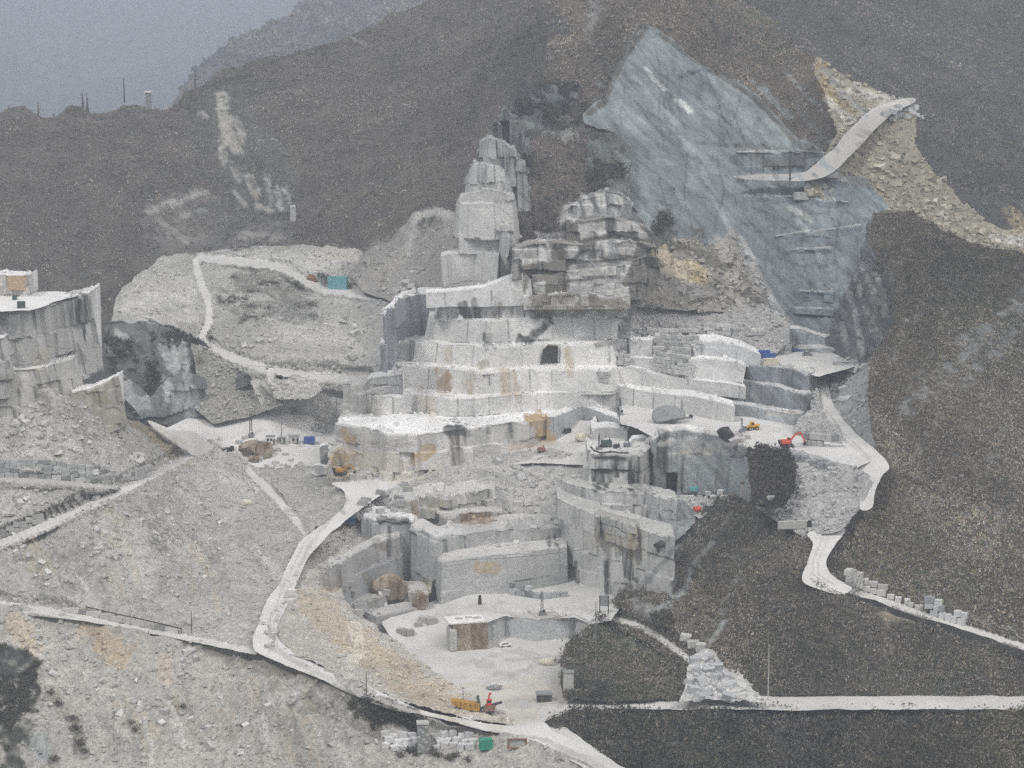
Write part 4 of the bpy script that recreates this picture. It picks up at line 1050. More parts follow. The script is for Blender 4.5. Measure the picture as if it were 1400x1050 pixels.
bench('quarry_bench', [(638, 250), (646, 232), (652, 222), (668, 224), (682, 227), (694, 236), (700, 246)], 0, -92, Yt=[949, 946, 944, 943, 944, 946, 950], back=9, rgb=(.47, .475, .465), top_rgb=(.38, .385, .38), blk=(.6, 4, 30), streak=.9, batter=.13)
bench('quarry_bench', [(698, 236), (706, 218), (714, 222), (722, 246), (724, 258)], 0, -96, Yt=[950, 949, 949, 951, 954], back=8, mat='veined', rgb=(.30, .31, .31), top_rgb=(.3, .3, .3), blk=(.8, 3, 20), streak=.8)
bench('quarry_bench', [(627, 275), (633, 266), (650, 262), (672, 259), (700, 266), (704, 272)], 0, -106, Yt=[946, 939, 937, 936, 938, 944], back=9, rgb=(.52, .52, .505), top_rgb=(.42, .42, .41), blk=(.45, 8, 14), streak=.35, batter=.12)
bench('quarry_bench', [(679, 322), (686, 308), (693, 304), (700, 316), (705, 328)], 0, -130, Yt=[934, 931, 930, 931, 936], back=9, rgb=(.48, .48, .47), top_rgb=(.5, .5, .49), blk=(.5, 4, 30), streak=.6)
bench('quarry_bench', [(602, 350), (615, 345), (650, 343), (678, 347), (682, 349)], -111, -128, back=12, rgb=(.53, .53, .52), top_rgb=(.5, .5, .49), batter=.1, blk=(.15, 14, 12))
bench('quarry_bench', [(627, 319), (650, 318), (690, 319), (697, 324)], -103.5, -112, back=12, rgb=(.54, .54, .53), top_rgb=(.44, .44, .43), batter=.1, blk=(.2, 7, 8))
bench('quarry_bench', [(582, 400), (620, 398), (660, 393), (700, 378), (716, 372), (726, 384), (728, 400)], [-124, -124, -122.5, -118.5, -117, -120, -124], -130, back=10, rgb=(.58, .58, .57), blk=(.15, 12, 9), batter=.15)
bench('quarry_bench', [(700, 342), (725, 334), (760, 333), (800, 336), (815, 330), (860, 330), (886, 334), (894, 338)], 0, -120, Yt=[916, 918, 918, 918, 919, 922, 924, 926], back=16, rgb=(.155, .15, .135), top_rgb=(.30, .29, .27), blk=(.9, 6, 4), streak=1.0, mat='marble_streaked')
bench('quarry_bench', [(775, 300), (800, 303), (835, 296), (880, 310), (893, 322)], 0, -110, Yt=[928, 928, 930, 932, 935], back=14, rgb=(.155, .15, .135), top_rgb=(.26, .25, .23), blk=(.9, 8, 5), streak=1.0, mat='marble_streaked')
bench('quarry_bench', [(762, 302), (775, 288), (800, 272), (830, 262), (850, 265), (872, 290)], 0, -102, Yt=[934, 936, 938, 940, 942, 942], back=14, rgb=(.21, .22, .22), top_rgb=(.2, .2, .19), blk=(1.2, 9, 6), streak=.9, mat='marble_streaked', batter=.25)
bench('quarry_bench', [(728, 378), (760, 374), (800, 368), (850, 363), (884, 350)], 0, -128, Yt=[912, 914, 914, 916, 920], back=14, rgb=(.18, .17, .15), top_rgb=(.40, .40, .38), blk=(.5, 6, 3.4), streak=1.6, mat='marble_streaked')
bench('quarry_bench', [(716, 405), (750, 401), (800, 400), (840, 397), (862, 393)], 0, -131, Yt=[911, 912, 912, 913, 915], back=12, rgb=(.50, .495, .475), blk=(.3, 5, 4), streak=1.2, mat='marble_streaked')
bench('quarry_bench', [(598, 409), (606, 413), (640, 410), (690, 413), (716, 404), (745, 405), (800, 405), (835, 405), (850, 414), (858, 412)], 0, -136, Yt=[926, 917, 917, 916, 919, 920, 921, 922, 922, 930], back=12, rgb=(.62, .62, .605), blk=(.3, 7, 7), streak=.7)
bench('quarry_bench', [(585, 430), (597, 434), (640, 436), (666, 438), (690, 437), (745, 434), (800, 432), (843, 431), (852, 428)], -135, -145, back=16, batter=.2, rgb=(.62, .62, .605), blk=(.25, 12, 9), streak=.5)
bench('quarry_bench', [(557, 463), (568, 467), (590, 467), (622, 470), (665, 474), (700, 473), (740, 470), (800, 471), (838, 471), (848, 467)], -144.5, -153.5, hole=[(742, 478), (750, 472), (763, 473), (763, 503), (738, 502)], back=16, batter=.2, rgb=(.62, .62, .605), blk=(.25, 12, 9), streak=.5)
bench('quarry_bench', [(538, 496), (549, 500), (590, 502), (650, 509), (690, 506), (740, 504), (800, 505), (832, 505), (842, 501)], -152.5, -162, back=16, batter=.2, rgb=(.62, .62, .605), blk=(.2, 12, 9), streak=.45)
bench('quarry_bench', [(505, 537), (516, 544), (533, 541), (583, 541), (615, 545), (650, 545), (690, 541), (720, 538), (790, 536), (830, 534), (860, 530)], -161, -170, back=16, rgb=(.62, .62, .605), blk=(.25, 9, 7), streak=.5)
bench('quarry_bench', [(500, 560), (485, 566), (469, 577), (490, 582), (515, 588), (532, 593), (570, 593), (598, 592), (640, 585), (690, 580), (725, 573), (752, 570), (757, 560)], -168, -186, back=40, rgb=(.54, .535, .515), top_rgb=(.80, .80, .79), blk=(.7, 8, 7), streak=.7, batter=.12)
bench('quarry_bench', [(448, 640), (452, 620), (462, 612), (500, 619), (535, 626), (560, 634)], [-178, -177, -176.5, -177, -178, -179.5], -188, back=14, rgb=(.47, .45, .40), top_rgb=(.55, .54, .51), blk=(.5, 6, 5), streak=.7, batter=.3)
bench('quarry_bench', [(437, 612), (441, 609), (455, 607)], -176.3, -184.5, back=4, rgb=(.36, .37, .375), blk=(.05, 20, 20), streak=.2)
bench('quarry_bench', [(429, 637), (433, 636), (470, 641)], [-181, -180.7, -181], -184, back=3, rgb=(.36, .37, .375), blk=(.05, 20, 20), streak=.2)
# grey wall left of the pyramid
bench('quarry_bench', [(521, 432), (545, 408), (575, 402), (602, 402)], -128, -150, back=20, rgb=(.27, .29, .31), blk=(.6, 10, 10), streak=.8)
bench('quarry_bench', [(519, 470), (550, 468), (575, 466)], -145, -165, back=14, rgb=(.36, .37, .375), blk=(.4, 8, 8), streak=.5)
bench('quarry_bench', [(468, 524), (495, 528), (505, 518), (550, 512)], [-157, -157.5, -155, -153], -170, back=14, rgb=(.37, .375, .375), blk=(.5, 7, 8), streak=.5)
bench('quarry_bench', [(488, 540), (500, 535), (520, 530), (545, 520)], [-160, -159.5, -158, -156], -172, back=10, rgb=(.42, .42, .42), blk=(.4, 6, 8), streak=.5)
# benches right of the pyramid
bench('quarry_bench', [(796, 518), (802, 521), (830, 524), (878, 534), (918, 540), (950, 542), (975, 548), (1005, 556)], 0, -168, Yt=[912, 907, 904, 893, 884, 876, 868, 862], back=14, rgb=(.62, .62, .605), blk=(.15, 14, 10), streak=.35)
bench('quarry_bench', [(828, 498), (838, 501), (862, 500), (893, 510), (925, 516), (955, 520), (1000, 525), (1020, 530)], 0, -161, Yt=[914, 907, 906, 901, 896, 891, 884, 880], back=16, rgb=(.58, .58, .565), blk=(.15, 14, 10), streak=.35)
bench('quarry_bench', [(840, 489), (846, 492), (860, 489), (893, 490), (898, 487)], 0, -156, Yt=[916, 910, 910, 908, 914], back=8, rgb=(.53, .53, .52), blk=(.1, 12, 10), streak=.3)
bench('quarry_bench', [(858, 461), (863, 464), (891, 465), (895, 462)], 0, -150, Yt=[922, 913, 913, 920], back=8, rgb=(.53, .53, .52), blk=(.1, 12, 10), streak=.3)
bench('quarry_bench', [(935, 505), (945, 492), (960, 490), (1000, 494), (1020, 500)], 0, -156, Yt=[893, 898, 898, 893, 889], back=14, rgb=(.54, .54, .53), blk=(.15, 14, 10), streak=.3, batter=.35)
bench('quarry_bench', [(948, 478), (958, 467), (985, 467), (1020, 476), (1040, 486)], 0, -151.5, Yt=[904, 908, 906, 900, 896], back=18, rgb=(.50, .51, .51), blk=(.2, 10, 10), streak=.4, batter=.35)
bench('quarry_bench', [(1021, 498), (1050, 501), (1085, 505), (1102, 512), (1114, 507)], -150.5, -160, back=18, mat='veined', rgb=(.24, .265, .285), top_rgb=(.52, .52, .51), blk=(.3, 9, 9), streak=.6)
bench('quarry_bench', [(1004, 521), (1030, 523), (1060, 528), (1098, 541), (1109, 537)], -156.5, -165, back=12, mat='veined', rgb=(.27, .295, .31), top_rgb=(.46, .47, .47), blk=(.3, 9, 9), streak=.6)
bench('quarry_bench', [(998, 552), (1030, 556), (1060, 562), (1086, 567), (1100, 564)], -162.3, -168, back=9, mat='veined', rgb=(.29, .315, .33), top_rgb=(.50, .50, .50), blk=(.3, 8, 8), streak=.6)
bench('quarry_bench', [(1040, 452), (1060, 449), (1095, 450), (1128, 462), (1140, 457)], 0, -153, Yt=[948, 946, 944, 938, 948], back=20, mat='veined', rgb=(.24, .27, .285), top_rgb=(.50, .50, .49), blk=(.4, 8, 8), streak=.6, batter=.3)
bench('quarry_bench', [(1086, 474), (1092, 478), (1140, 476), (1168, 478)], 0, -153, Yt=[942, 930, 928, 934], back=12, mat='veined', rgb=(.27, .295, .31), top_rgb=(.48, .48, .47), blk=(.5, 8, 8), streak=.6)
# narrow ledges of the blue wall, a metre or two deep
for tp, z_, zb_ in (([(1008, 208), (1040, 207), (1080, 206), (1128, 209)], 0, -89), ([(1010, 242), (1050, 241), (1100, 241), (1140, 243), (1160, 248)], 0, -97), ([(1017, 268), (1040, 266), (1090, 269), (1130, 274), (1160, 276)], 0, -104),
                   ([(1060, 322), (1090, 318), (1130, 314), (1178, 308)], 0, -116), ([(1074, 341), (1100, 340), (1140, 338)], 0, -121), ([(1088, 398), (1110, 398), (1140, 399)], 0, -134), ([(1085, 420), (1110, 421), (1140, 423)], 0, -139)):
    tp_ = np.array(tp, float)
    bench('rock_ledge', tp, z_, zb_, Yt=SHEETS['right_rock_wall']['f'](tp_[:, 0], tp_[:, 1]) - 3.5, back=7, mat='veined', rgb=(.20, .235, .25), top_rgb=(.42, .42, .40), blk=(.5, 6, 6), streak=.7)
# block-cut platform beside the pyramid
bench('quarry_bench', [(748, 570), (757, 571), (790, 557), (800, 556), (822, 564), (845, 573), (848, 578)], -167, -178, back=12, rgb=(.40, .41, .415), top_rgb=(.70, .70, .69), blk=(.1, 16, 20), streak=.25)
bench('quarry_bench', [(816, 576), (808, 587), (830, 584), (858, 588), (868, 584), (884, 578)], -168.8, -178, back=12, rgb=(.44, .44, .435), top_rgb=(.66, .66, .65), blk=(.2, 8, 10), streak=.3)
bench('quarry_bench', [(861, 606), (865, 600), (885, 597), (887, 604)], -168.6, -174, back=6, rgb=(.60, .60, .59), blk=(.1, 9, 9), streak=.2)
# central cliff
bench('quarry_bench', [(797, 615), (806, 621), (830, 620), (860, 621), (872, 622), (890, 606), (905, 600)], -170, -186, back=24, rgb=(.50, .50, .485), top_rgb=(.60, .60, .58), blk=(.8, 7, 6), streak=1.6, mat='marble_streaked', batter=.12)
bench('quarry_bench', [(766, 656), (774, 660), (800, 667), (830, 672), (852, 673), (880, 672), (910, 678), (925, 684)], -180, -192, back=14, rgb=(.50, .50, .49), top_rgb=(.45, .45, .43), blk=(.6, 5, 5), streak=.9, batter=.1)
bench('quarry_bench', [(758, 681), (768, 685), (785, 692), (815, 702), (845, 714), (862, 716), (880, 722), (905, 730), (922, 735)], -182, -217, back=18, rgb=(.49, .49, .475), top_rgb=(.45, .45, .43), blk=(.45, 6, 7), streak=1.2, batter=.03)
bench('quarry_bench', [(814, 708), (820, 703), (848, 712), (868, 718), (873, 716)], -180.5, -189, back=8, rgb=(.40, .40, .385), top_rgb=(.34, .33, .31), blk=(.3, 5, 3), streak=.9)
sheet('grey_rock_face', [(885, 676), (905, 680), (935, 688), (952, 700), (950, 718), (925, 740), (905, 748), (890, 720)], [(885, 676, 805), (950, 700, 797), (905, 748, 778), (940, 725, 786)], 'veined', (.24, .26, .265), step=2.6, disp=[('r', 1.2, 9), ('b', .8, 4)], jit=3, smooth=False, streak=.7)
# ================================================================== the pit
def cz(u, v, z): return (u, v, float(planez(z)(u, v)))
sheet('pit_floor', [(520, 850), (560, 832), (600, 818), (690, 795), (775, 780), (860, 815), (835, 848), (806, 853), (786, 843), (735, 850), (690, 843), (648, 856), (660, 880), (620, 900), (580, 905), (540, 880)],
      [cz(600, 825, -208), cz(690, 805, -208), cz(780, 800, -208), cz(690, 840, -208), cz(785, 840, -208), cz(645, 852, -208.3), cz(600, 862, -212), cz(570, 885, -215.6), cz(640, 885, -215.8), cz(545, 850, -210)], 'dust', (.53, .525, .505), step=2.6, disp=[('f', .4, 12), ('f', .2, 4)], jit=1.5)
bench('quarry_bench', [(632, 853), (642, 855), (648, 851), (690, 840), (735, 847), (785, 840), (806, 850), (815, 846)], -208, -217, back=9, rgb=(.42, .43, .43), top_rgb=(.58, .575, .555), blk=(.12, 10, 12), streak=.5)
bench('quarry_bench', [(598, 766), (604, 769), (664, 760), (724, 754), (775, 748)], 0, -209, Yt=[764, 757, 766, 776, 785], back=24, rgb=(.43, .435, .43), top_rgb=(.52, .515, .495), blk=(.15, 16, 9), streak=.4)
bench('quarry_bench', [(610, 727), (636, 731), (683, 723), (737, 722), (770, 720)], 0, -198, Yt=[782, 776, 785, 793, 800], back=22, rgb=(.41, .41, .405), top_rgb=(.50, .495, .475), blk=(.3, 10, 8), streak=.6)
bench('quarry_bench', [(596, 700), (612, 706), (640, 702), (672, 700), (690, 703)], 0, -196, Yt=[796, 790, 796, 802, 806], back=18, rgb=(.42, .41, .39), top_rgb=(.50, .495, .475), blk=(.7, 5, 4), streak=.7)
bench('quarry_bench', [(534, 688), (545, 685), (575, 680), (600, 674), (612, 680), (640, 673), (676, 668)], 0, -196, Yt=[806, 798, 799, 802, 800, 806, 813], back=20, rgb=(.42, .415, .395), top_rgb=(.53, .525, .505), blk=(.8, 5, 4), streak=.8)
bench('quarry_bench', [(500, 706), (510, 712), (531, 713), (546, 712), (561, 714), (570, 708)], 0, -212, Yt=[794, 782, 782, 784, 785, 796], back=22, rgb=(.40, .405, .405), blk=(.5, 5, 14), streak=.7)
bench('quarry_bench', [(552, 716), (564, 718), (588, 730), (598, 734), (612, 730), (642, 732)], 0, -210, Yt=[792, 784, 771, 769, 773, 778], back=16, rgb=(.41, .415, .41), top_rgb=(.56, .555, .54), blk=(.6, 5, 14), streak=.6)
bench('quarry_bench', [(446, 772), (452, 777), (484, 757), (510, 745), (531, 736), (545, 732)], -190, -202, back=12, rgb=(.37, .37, .365), top_rgb=(.48, .475, .455), blk=(.3, 8, 8), streak=.5)
bench('quarry_bench', [(458, 792), (464, 798), (500, 781), (520, 772), (537, 766), (548, 760)], -197, -212, back=12, rgb=(.36, .365, .365), top_rgb=(.50, .495, .475), blk=(.3, 8, 8), streak=.5)
bench('quarry_bench', [(466, 818), (474, 824), (500, 822), (540, 806), (575, 808), (583, 812), (590, 806)], [-204, -204.5, -205, -204, -204, -204, -203], -217, back=12, rgb=(.38, .375, .36), top_rgb=(.47, .465, .44), blk=(.6, 6, 5), streak=.6)
bench('quarry_bench', [(494, 830), (500, 836), (514, 843), (545, 837), (570, 831), (577, 826)], [-207.5, -208, -208.4, -208, -208, -208], -217, back=12, rgb=(.33, .33, .33), top_rgb=(.46, .455, .44), blk=(.12, 14, 12), streak=.4)
sheet('rubble_slope', [(470, 700), (500, 685), (545, 664), (600, 640), (650, 627), (740, 612), (800, 622), (800, 650), (780, 680), (772, 745), (700, 750), (600, 740), (520, 725)],
      [(550, 665, 836), (650, 629, 853), (745, 614, 862), (800, 640, 840), (772, 742, 806), (680, 725, 812), (600, 682, 822), (490, 695, 804), (640, 660, 832)], 'scree', (.37, .365, .35), step=2.5, disp=[('f', 1.2, 14), ('r', .9, 6), ('f', .4, 3)], jit=2, vary=.16)
# the cliff with the adit
PORTAL = [(911, 646), (926, 646), (926, 674), (910, 674)]
bench('quarry_bench', [(886, 606), (895, 602), (903, 594), (915, 590), (935, 588), (960, 592), (985, 598), (1020, 609), (1034, 620), (1042, 615)], 0, -191, Yt=[838, 826, 826, 825, 825, 823, 820, 815, 810, 820], back=12, mat='veined', rgb=(.25, .275, .285),
      top_rgb=(.56, .555, .54), blk=(.45, 8, 16), streak=.9, batter=.03, hole=PORTAL)
mark([(915, 597), (920, 640), (940, 640), (945, 597)], 4, (.42, .41, .39), .75, (800, 850), poly=True)
def cavity(name, quad, Y, depth, rgb, lab=None):
    q = np.array(quad, float); f = PY(q[:, 0], q[:, 1], Y); b = f.copy(); b[:, 1] += depth
    f = f + (f - f.mean(0)) * .06; b = b + (b - b.mean(0)) * .06
    V = np.concatenate([f, b]); n = len(q)
    T = []
    for i in range(n):
        j = (i + 1) % n; T += [(i, j, n + j), (i, n + j, n + i)]
    T += [(n, n + i, n + i + 1) for i in range(1, n - 1)]
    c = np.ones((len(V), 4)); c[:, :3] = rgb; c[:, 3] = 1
    o = mesh_np(name, V, np.array(T), M['rock'], c, kind='structure')
    return o
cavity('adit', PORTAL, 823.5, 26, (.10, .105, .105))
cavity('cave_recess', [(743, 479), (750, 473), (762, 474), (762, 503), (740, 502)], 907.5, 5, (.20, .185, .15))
sheet('cliff_ledge', [(878, 668), (925, 668), (1000, 680), (1010, 694), (985, 700), (955, 708), (935, 694), (905, 688), (880, 680)], None, 'scree', (.44, .44, .43), z=-186.3, step=2.5, disp=[('f', .6, 6)], jit=2)
sheet('truck_terrace', [(950, 455), (1050, 458), (1090, 462), (1130, 476), (1170, 500), (1120, 516), (1085, 505), (1020, 499), (985, 480)], None, 'dust', (.56, .555, .535), z=-151, step=2.6, disp=[('f', .4, 10)], jit=2)
sheet('terrace_scree', [(1040, 628), (1080, 616), (1120, 624), (1160, 636), (1192, 652), (1180, 690), (1152, 724), (1110, 738), (1066, 718), (1045, 700), (1030, 690)],
      [(1060, 620, 804), (1130, 636, 784), (1188, 655, 767), (1150, 722, 742), (1080, 718, 748), (1040, 692, 770), (1110, 670, 766)], 'scree', (.36, .36, .355), step=2.5, disp=[('g', 1.4, 10), ('r', 1, 5), ('f', .5, 3)], jit=3, vary=.2)
sheet('brush_bank', [(1024, 614), (1045, 610), (1075, 618), (1088, 640), (1086, 668), (1072, 690), (1050, 696), (1030, 690), (1022, 655)], [(1024, 614, 801), (1080, 620, 797), (1086, 655, 767), (1040, 694, 752)], 'soil', (.05, .048, .042), step=2.6, disp=[('f', 1.5, 8)], jit=4, vary=.3)
sheet('terrace_bank', [(1100, 500), (1118, 520), (1122, 555), (1130, 575), (1150, 590), (1160, 610), (1150, 618), (1110, 600), (1085, 590), (1095, 570), (1110, 560), (1105, 530), (1080, 515), (1085, 505)], [(1100, 503, 900), (1110, 550, 868), (1150, 600, 826), (1090, 590, 838), (1085, 510, 893)],
      'scree', (.30, .30, .295), step=2.5, disp=[('r', 1.2, 6), ('f', .6, 4)], jit=3, vary=.25)
sheet('edge_scree', [(1118, 496), (1150, 490), (1192, 490), (1194, 530), (1190, 570), (1200, 605), (1216, 632), (1205, 640), (1165, 600), (1135, 570), (1124, 530)], [(1125, 498, 915), (1190, 495, 902), (1192, 560, 850), (1208, 632, 805), (1138, 565, 868)],
      'scree', (.31, .315, .31), step=2.5, disp=[('g', 1.5, 10), ('r', 1, 6), ('f', .5, 3)], jit=2, vary=.25)
# ------------------------------------------------------------------ roads
def roadsheet(poly, ctrl, rgb=(.58, .575, .555)):
    q = np.array(poly + [poly[0]], float); tt = np.linspace(0, len(poly), len(poly) * 5 + 1)
    qq = np.concatenate([q[-2:-1], q, q[1:2]])
    poly = np.stack([cr_interp(qq[:, k], tt + 1) for k in range(2)], -1)[:-1]
    return sheet('dirt_road', poly, ctrl, 'dust', rgb, step=2.4, disp=[('f', .3, 8), ('f', .12, 3)], jit=2.2, vary=.08)
roadsheet([(1078, 494), (1096, 488), (1113, 498), (1130, 520), (1142, 558), (1168, 590), (1214, 632), (1206, 650), (1198, 668), (1192, 694), (1176, 694), (1180, 668), (1184, 650), (1150, 636), (1108, 622), (1130, 604), (1152, 606), (1126, 580), (1113, 556), (1106, 528)],
          [(1090, 492, 912), (1110, 530, 886), (1130, 565, 862), (1125, 612, 816), (1206, 634, 788), (1184, 690, 750), (1190, 660, 768)])
roadsheet([(1106, 728), (1154, 722), (1142, 745), (1131, 765), (1132, 780), (1146, 793), (1165, 803), (1150, 812), (1112, 804), (1097, 792), (1105, 765), (1112, 745)], [(1130, 728, 742), (1112, 792, 707), (1150, 803, 705), (1120, 760, 722)])
roadsheet([(455, 660), (470, 672), (470, 694), (440, 718), (410, 742), (386, 790), (362, 830), (346, 884), (380, 905), (440, 930), (520, 966), (580, 978), (650, 996), (720, 1011), (790, 1044), (850, 1088), (900, 1120), (900, 1075), (850, 1048), (800, 1018), (758, 1000), (742, 988), (700, 992), (640, 984), (580, 972), (520, 946), (440, 912), (398, 892), (378, 868), (386, 840), (402, 806), (418, 768), (446, 735), (472, 712), (502, 690), (530, 665)],
          [(480, 675, 812), (440, 725, 776), (400, 780, 744), (368, 850, 703), (362, 888, 682), (500, 950, 653), (650, 996, 639), (760, 1012, 636), (860, 1060, 612), (420, 915, 669)])
roadsheet([(200, 575), (240, 588), (262, 590), (275, 600), (295, 614), (276, 626), (256, 618), (225, 597)], [(205, 578, 836), (240, 590, 842), (285, 612, 868), (262, 618, 852)], (.62, .615, .60))
roadsheet([(1005, 240), (1085, 238), (1108, 228), (1138, 204), (1163, 175), (1193, 148), (1235, 134), (1252, 138), (1218, 157), (1192, 182), (1167, 210), (1137, 236), (1100, 247), (1030, 246)], [(1240, 138, 1070), (1190, 165, 1048), (1140, 215, 1018), (1100, 240, 1006), (1010, 243, 1006)], (.37, .365, .345))
sheet('block_yard', [(940, 912), (952, 894), (968, 886), (990, 902), (1008, 922), (1030, 944), (1046, 960), (930, 960), (938, 940)], [(955, 895, 702), (1020, 930, 688), (1040, 958, 667), (935, 957, 668)], 'scree', (.50, .50, .485), step=2.5, disp=[('r', 1.2, 6), ('f', .5, 3)], jit=3)
# ================================================================== things: machines, huts, poles, blocks
bpy.context.view_layer.update()
DG = bpy.context.evaluated_depsgraph_get()
def at(u, v, dz=0.0):
    d = Vector(rays(u, v)).normalized()
    ok, loc, n, *_ = S.ray_cast(DG, Vector((0, 0, CZ)), d)
    if not ok: loc = Vector(PY(u, v, 850))
    return loc + Vector((0, 0, dz))
def drop(x, y, z0=None):
    ok, loc, n, *_ = S.ray_cast(DG, Vector((x, y, (z0 or CZ + 50))), Vector((0, 0, -1)))
    return loc if ok else None
def ground(p, up=6):
    q = drop(p.x, p.y, p.z + up)
    return q if q is not None and abs(q.z - p.z) < up + 4 else p

class MB:
    def __init__(s): s.v = []; s.f = []
    def add(s, V, F, mat4=None):
        n = len(s.v)
        s.v += [tuple(mat4 @ Vector(p)) if mat4 else tuple(p) for p in V]
        s.f += [tuple(i + n for i in f) for f in F]
        return s
    def box(s, c, d, rz=0, ry=0, rx=0, taper=1.0, bev=0.0):
        x, y, z = d[0] / 2, d[1] / 2, d[2] / 2; t = taper
        if bev:
            b = min(bev, x * .8, y * .8, z * .8); V = []
            for sz in (-1, 1):
                for (ix, iy) in ((x - b, y), (x, y - b)):
                    pass
            prof = [(x - b, -y), (x, -y + b), (x, y - b), (x - b, y), (-x + b, y), (-x, y - b), (-x, -y + b), (-x + b, -y)]
            inn = [(px * (1 - b / x * .8), py * (1 - b / y * .8)) for px, py in prof]
            V = [(px, py, -z) for px, py in prof] + [(px * t, py * t, z - b) for px, py in prof] + [(px * t, py * t, z) for px, py in inn]
            F = [tuple(range(7, -1, -1)), tuple(range(16, 24))]
            for k in (0, 8):
                F += [(k + i, k + (i + 1) % 8, k + 8 + (i + 1) % 8, k + 8 + i) for i in range(8)]
        else:
            V = [(-x, -y, -z), (x, -y, -z), (x, y, -z), (-x, y, -z), (-x * t, -y * t, z), (x * t, -y * t, z), (x * t, y * t, z), (-x * t, y * t, z)]
            F = [(0, 3, 2, 1), (4, 5, 6, 7), (0, 1, 5, 4), (1, 2, 6, 5), (2, 3, 7, 6), (3, 0, 4, 7)]
        return s.add(V, F, Matrix.Translation(c) @ Euler((rx, ry, rz)).to_matrix().to_4x4())
    def tube(s, p0, p1, r0, r1=None, n=8):
        r1 = r0 if r1 is None else r1
        p0, p1 = Vector(p0), Vector(p1); d = p1 - p0
        m = d.to_track_quat('Z', 'Y').to_matrix().to_4x4()
        V = [(r0 * math.cos(2 * math.pi * i / n), r0 * math.sin(2 * math.pi * i / n), 0) for i in range(n)] + [(r1 * math.cos(2 * math.pi * i / n), r1 * math.sin(2 * math.pi * i / n), d.length) for i in range(n)]
        F = [(i, (i + 1) % n, n + (i + 1) % n, n + i) for i in range(n)] + [tuple(range(n - 1, -1, -1)), tuple(range(n, 2 * n))]
        return s.add(V, F, Matrix.Translation(p0) @ m)
    def bar(s, p0, p1, w, h):
        p0, p1 = Vector(p0), Vector(p1); d = p1 - p0; L = d.length
        m = d.to_track_quat('X', 'Z').to_matrix().to_4x4()
        return s.add(*MB._bx(L, w, h), Matrix.Translation((p0 + p1) / 2) @ m)
    @staticmethod
    def _bx(x, y, z):
        b = MB().box((0, 0, 0), (x, y, z)); return b.v, b.f
    def prism(s, prof, y0, y1):
        """side profile in x-z, extruded along y"""
        n = len(prof)
        V = [(x, y0, z) for x, z in prof] + [(x, y1, z) for x, z in prof]
        F = [tuple(range(n)), tuple(range(2 * n - 1, n - 1, -1))] + [(i, n + i, n + (i + 1) % n, (i + 1) % n) for i in range(n)]
        return s.add(V, F)
    def build(s, name, mat, parent=None, label=None):
        me = bpy.data.meshes.new(name); me.from_pydata(s.v, [], s.f); me.update()
        import bmesh
        bm = bmesh.new(); bm.from_mesh(me); bmesh.ops.recalc_face_normals(bm, faces=bm.faces); bm.to_mesh(me); bm.free()
        me.materials.append(M[mat] if isinstance(mat, str) else mat)
        o = bpy.data.objects.new(name, me); COL.objects.link(o)
        if parent: o.parent = parent
        if label: o['label'] = label
        return o
def thing(name, label, cat, loc, rz=0, group=None):
    o = bpy.data.objects.new(name, None); COL.objects.link(o)
    o.empty_display_size = 1
    o.location = loc; o.rotation_euler = (0, 0, rz)
    return tag(o, label, cat, group)

# ------------------------------------------------------------------ machines
def excavator(label, loc, rz, body, boom, arm, bucketp, mat='red', k=1.0):
    t = thing('excavator', label, 'excavator', loc, rz); t.scale = (k, k, k)
    for s in (-1, 1):
        prof = [(-2.1, .15), (-1.7, 0), (1.7, 0), (2.1, .15), (2.3, .5), (2.1, .9), (1.7, 1.02), (-1.7, 1.02), (-2.1, .9), (-2.3, .5)]
        tr = MB().prism(prof, s * 1.35 - .3, s * 1.35 + .3).build('track', 'rubber', t)
        rl = MB()
        for x in (-1.6, -.8, 0, .8, 1.6): rl.tube((x, s * 1.35 - .33, .5), (x, s * 1.35 + .33, .5), .33, n=8)
        rl.build('roller', 'dark', tr)['kind'] = 'stuff'
    MB().box((0, 0, .8), (2.6, 2.3, .5)).tube((0, 0, .9), (0, 0, 1.2), .8, n=12).build('undercarriage', 'dark', t)
    MB().box((-.6, 0, 1.75), (3.4, 2.6, 1.0), bev=.18).box((-.9, -.2, 2.4), (2.3, 1.9, .35), bev=.1).build('house', mat, t)
    MB().box((-2.55, 0, 1.75), (.75, 2.6, 1.2), bev=.2).build('counterweight', 'dark', t)
    cab = MB().prism([(.1, 1.3), (1.55, 1.3), (1.65, 1.9), (1.25, 3.0), (.1, 3.0)], .35, 1.3).build('cab', mat, t)
    MB().prism([(.25, 2.0), (1.55, 2.0), (1.22, 2.85), (.25, 2.85)], .3, 1.34).build('window', 'glass', cab)
    b = MB()
    for p, q in zip(boom[:-1], boom[1:]): b.bar((p[0], -.25, p[1]), (q[0], -.25, q[1]), .55, .6)
    b.build('boom', mat, t)
    a = MB(); a.bar((arm[0][0], -.25, arm[0][1]), (arm[1][0], -.25, arm[1][1]), .42, .45); a.build('stick', mat, t)
    c = MB(); c.bar((boom[0][0] + .5, -.25, boom[0][1] + .1), ((boom[1][0] + boom[0][0]) / 2 + .3, -.25, (boom[1][1] + boom[0][1]) / 2), .2, .2); c.build('hydraulic_ram', 'steel', t); c = MB()
    c.bar((boom[1][0], -.25, boom[1][1] + .5), (arm[0][0], -.25, arm[0][1] + .45), .18, .18); c.build('hydraulic_ram', 'steel', t)
    x, z = bucketp
    MB().prism([(x, z + .3), (x + .4, z + .2), (x + .2, z - .9), (x - .5, z - 1.0), (x - .9, z - .5), (x - .5, z - .1)], -.85, .35).build('bucket', 'dark', t)
    return t
p = at(1076, 611)
excavator('red orange tracked excavator with its arm reaching right over a pale terrace', p, R(4), 'red', [(.6, 1.6), (2.6, 4.3), (4.6, 5.0)], [(4.4, 5.1), (6.0, 1.8)], (6.1, 1.4), 'red', 1.05)
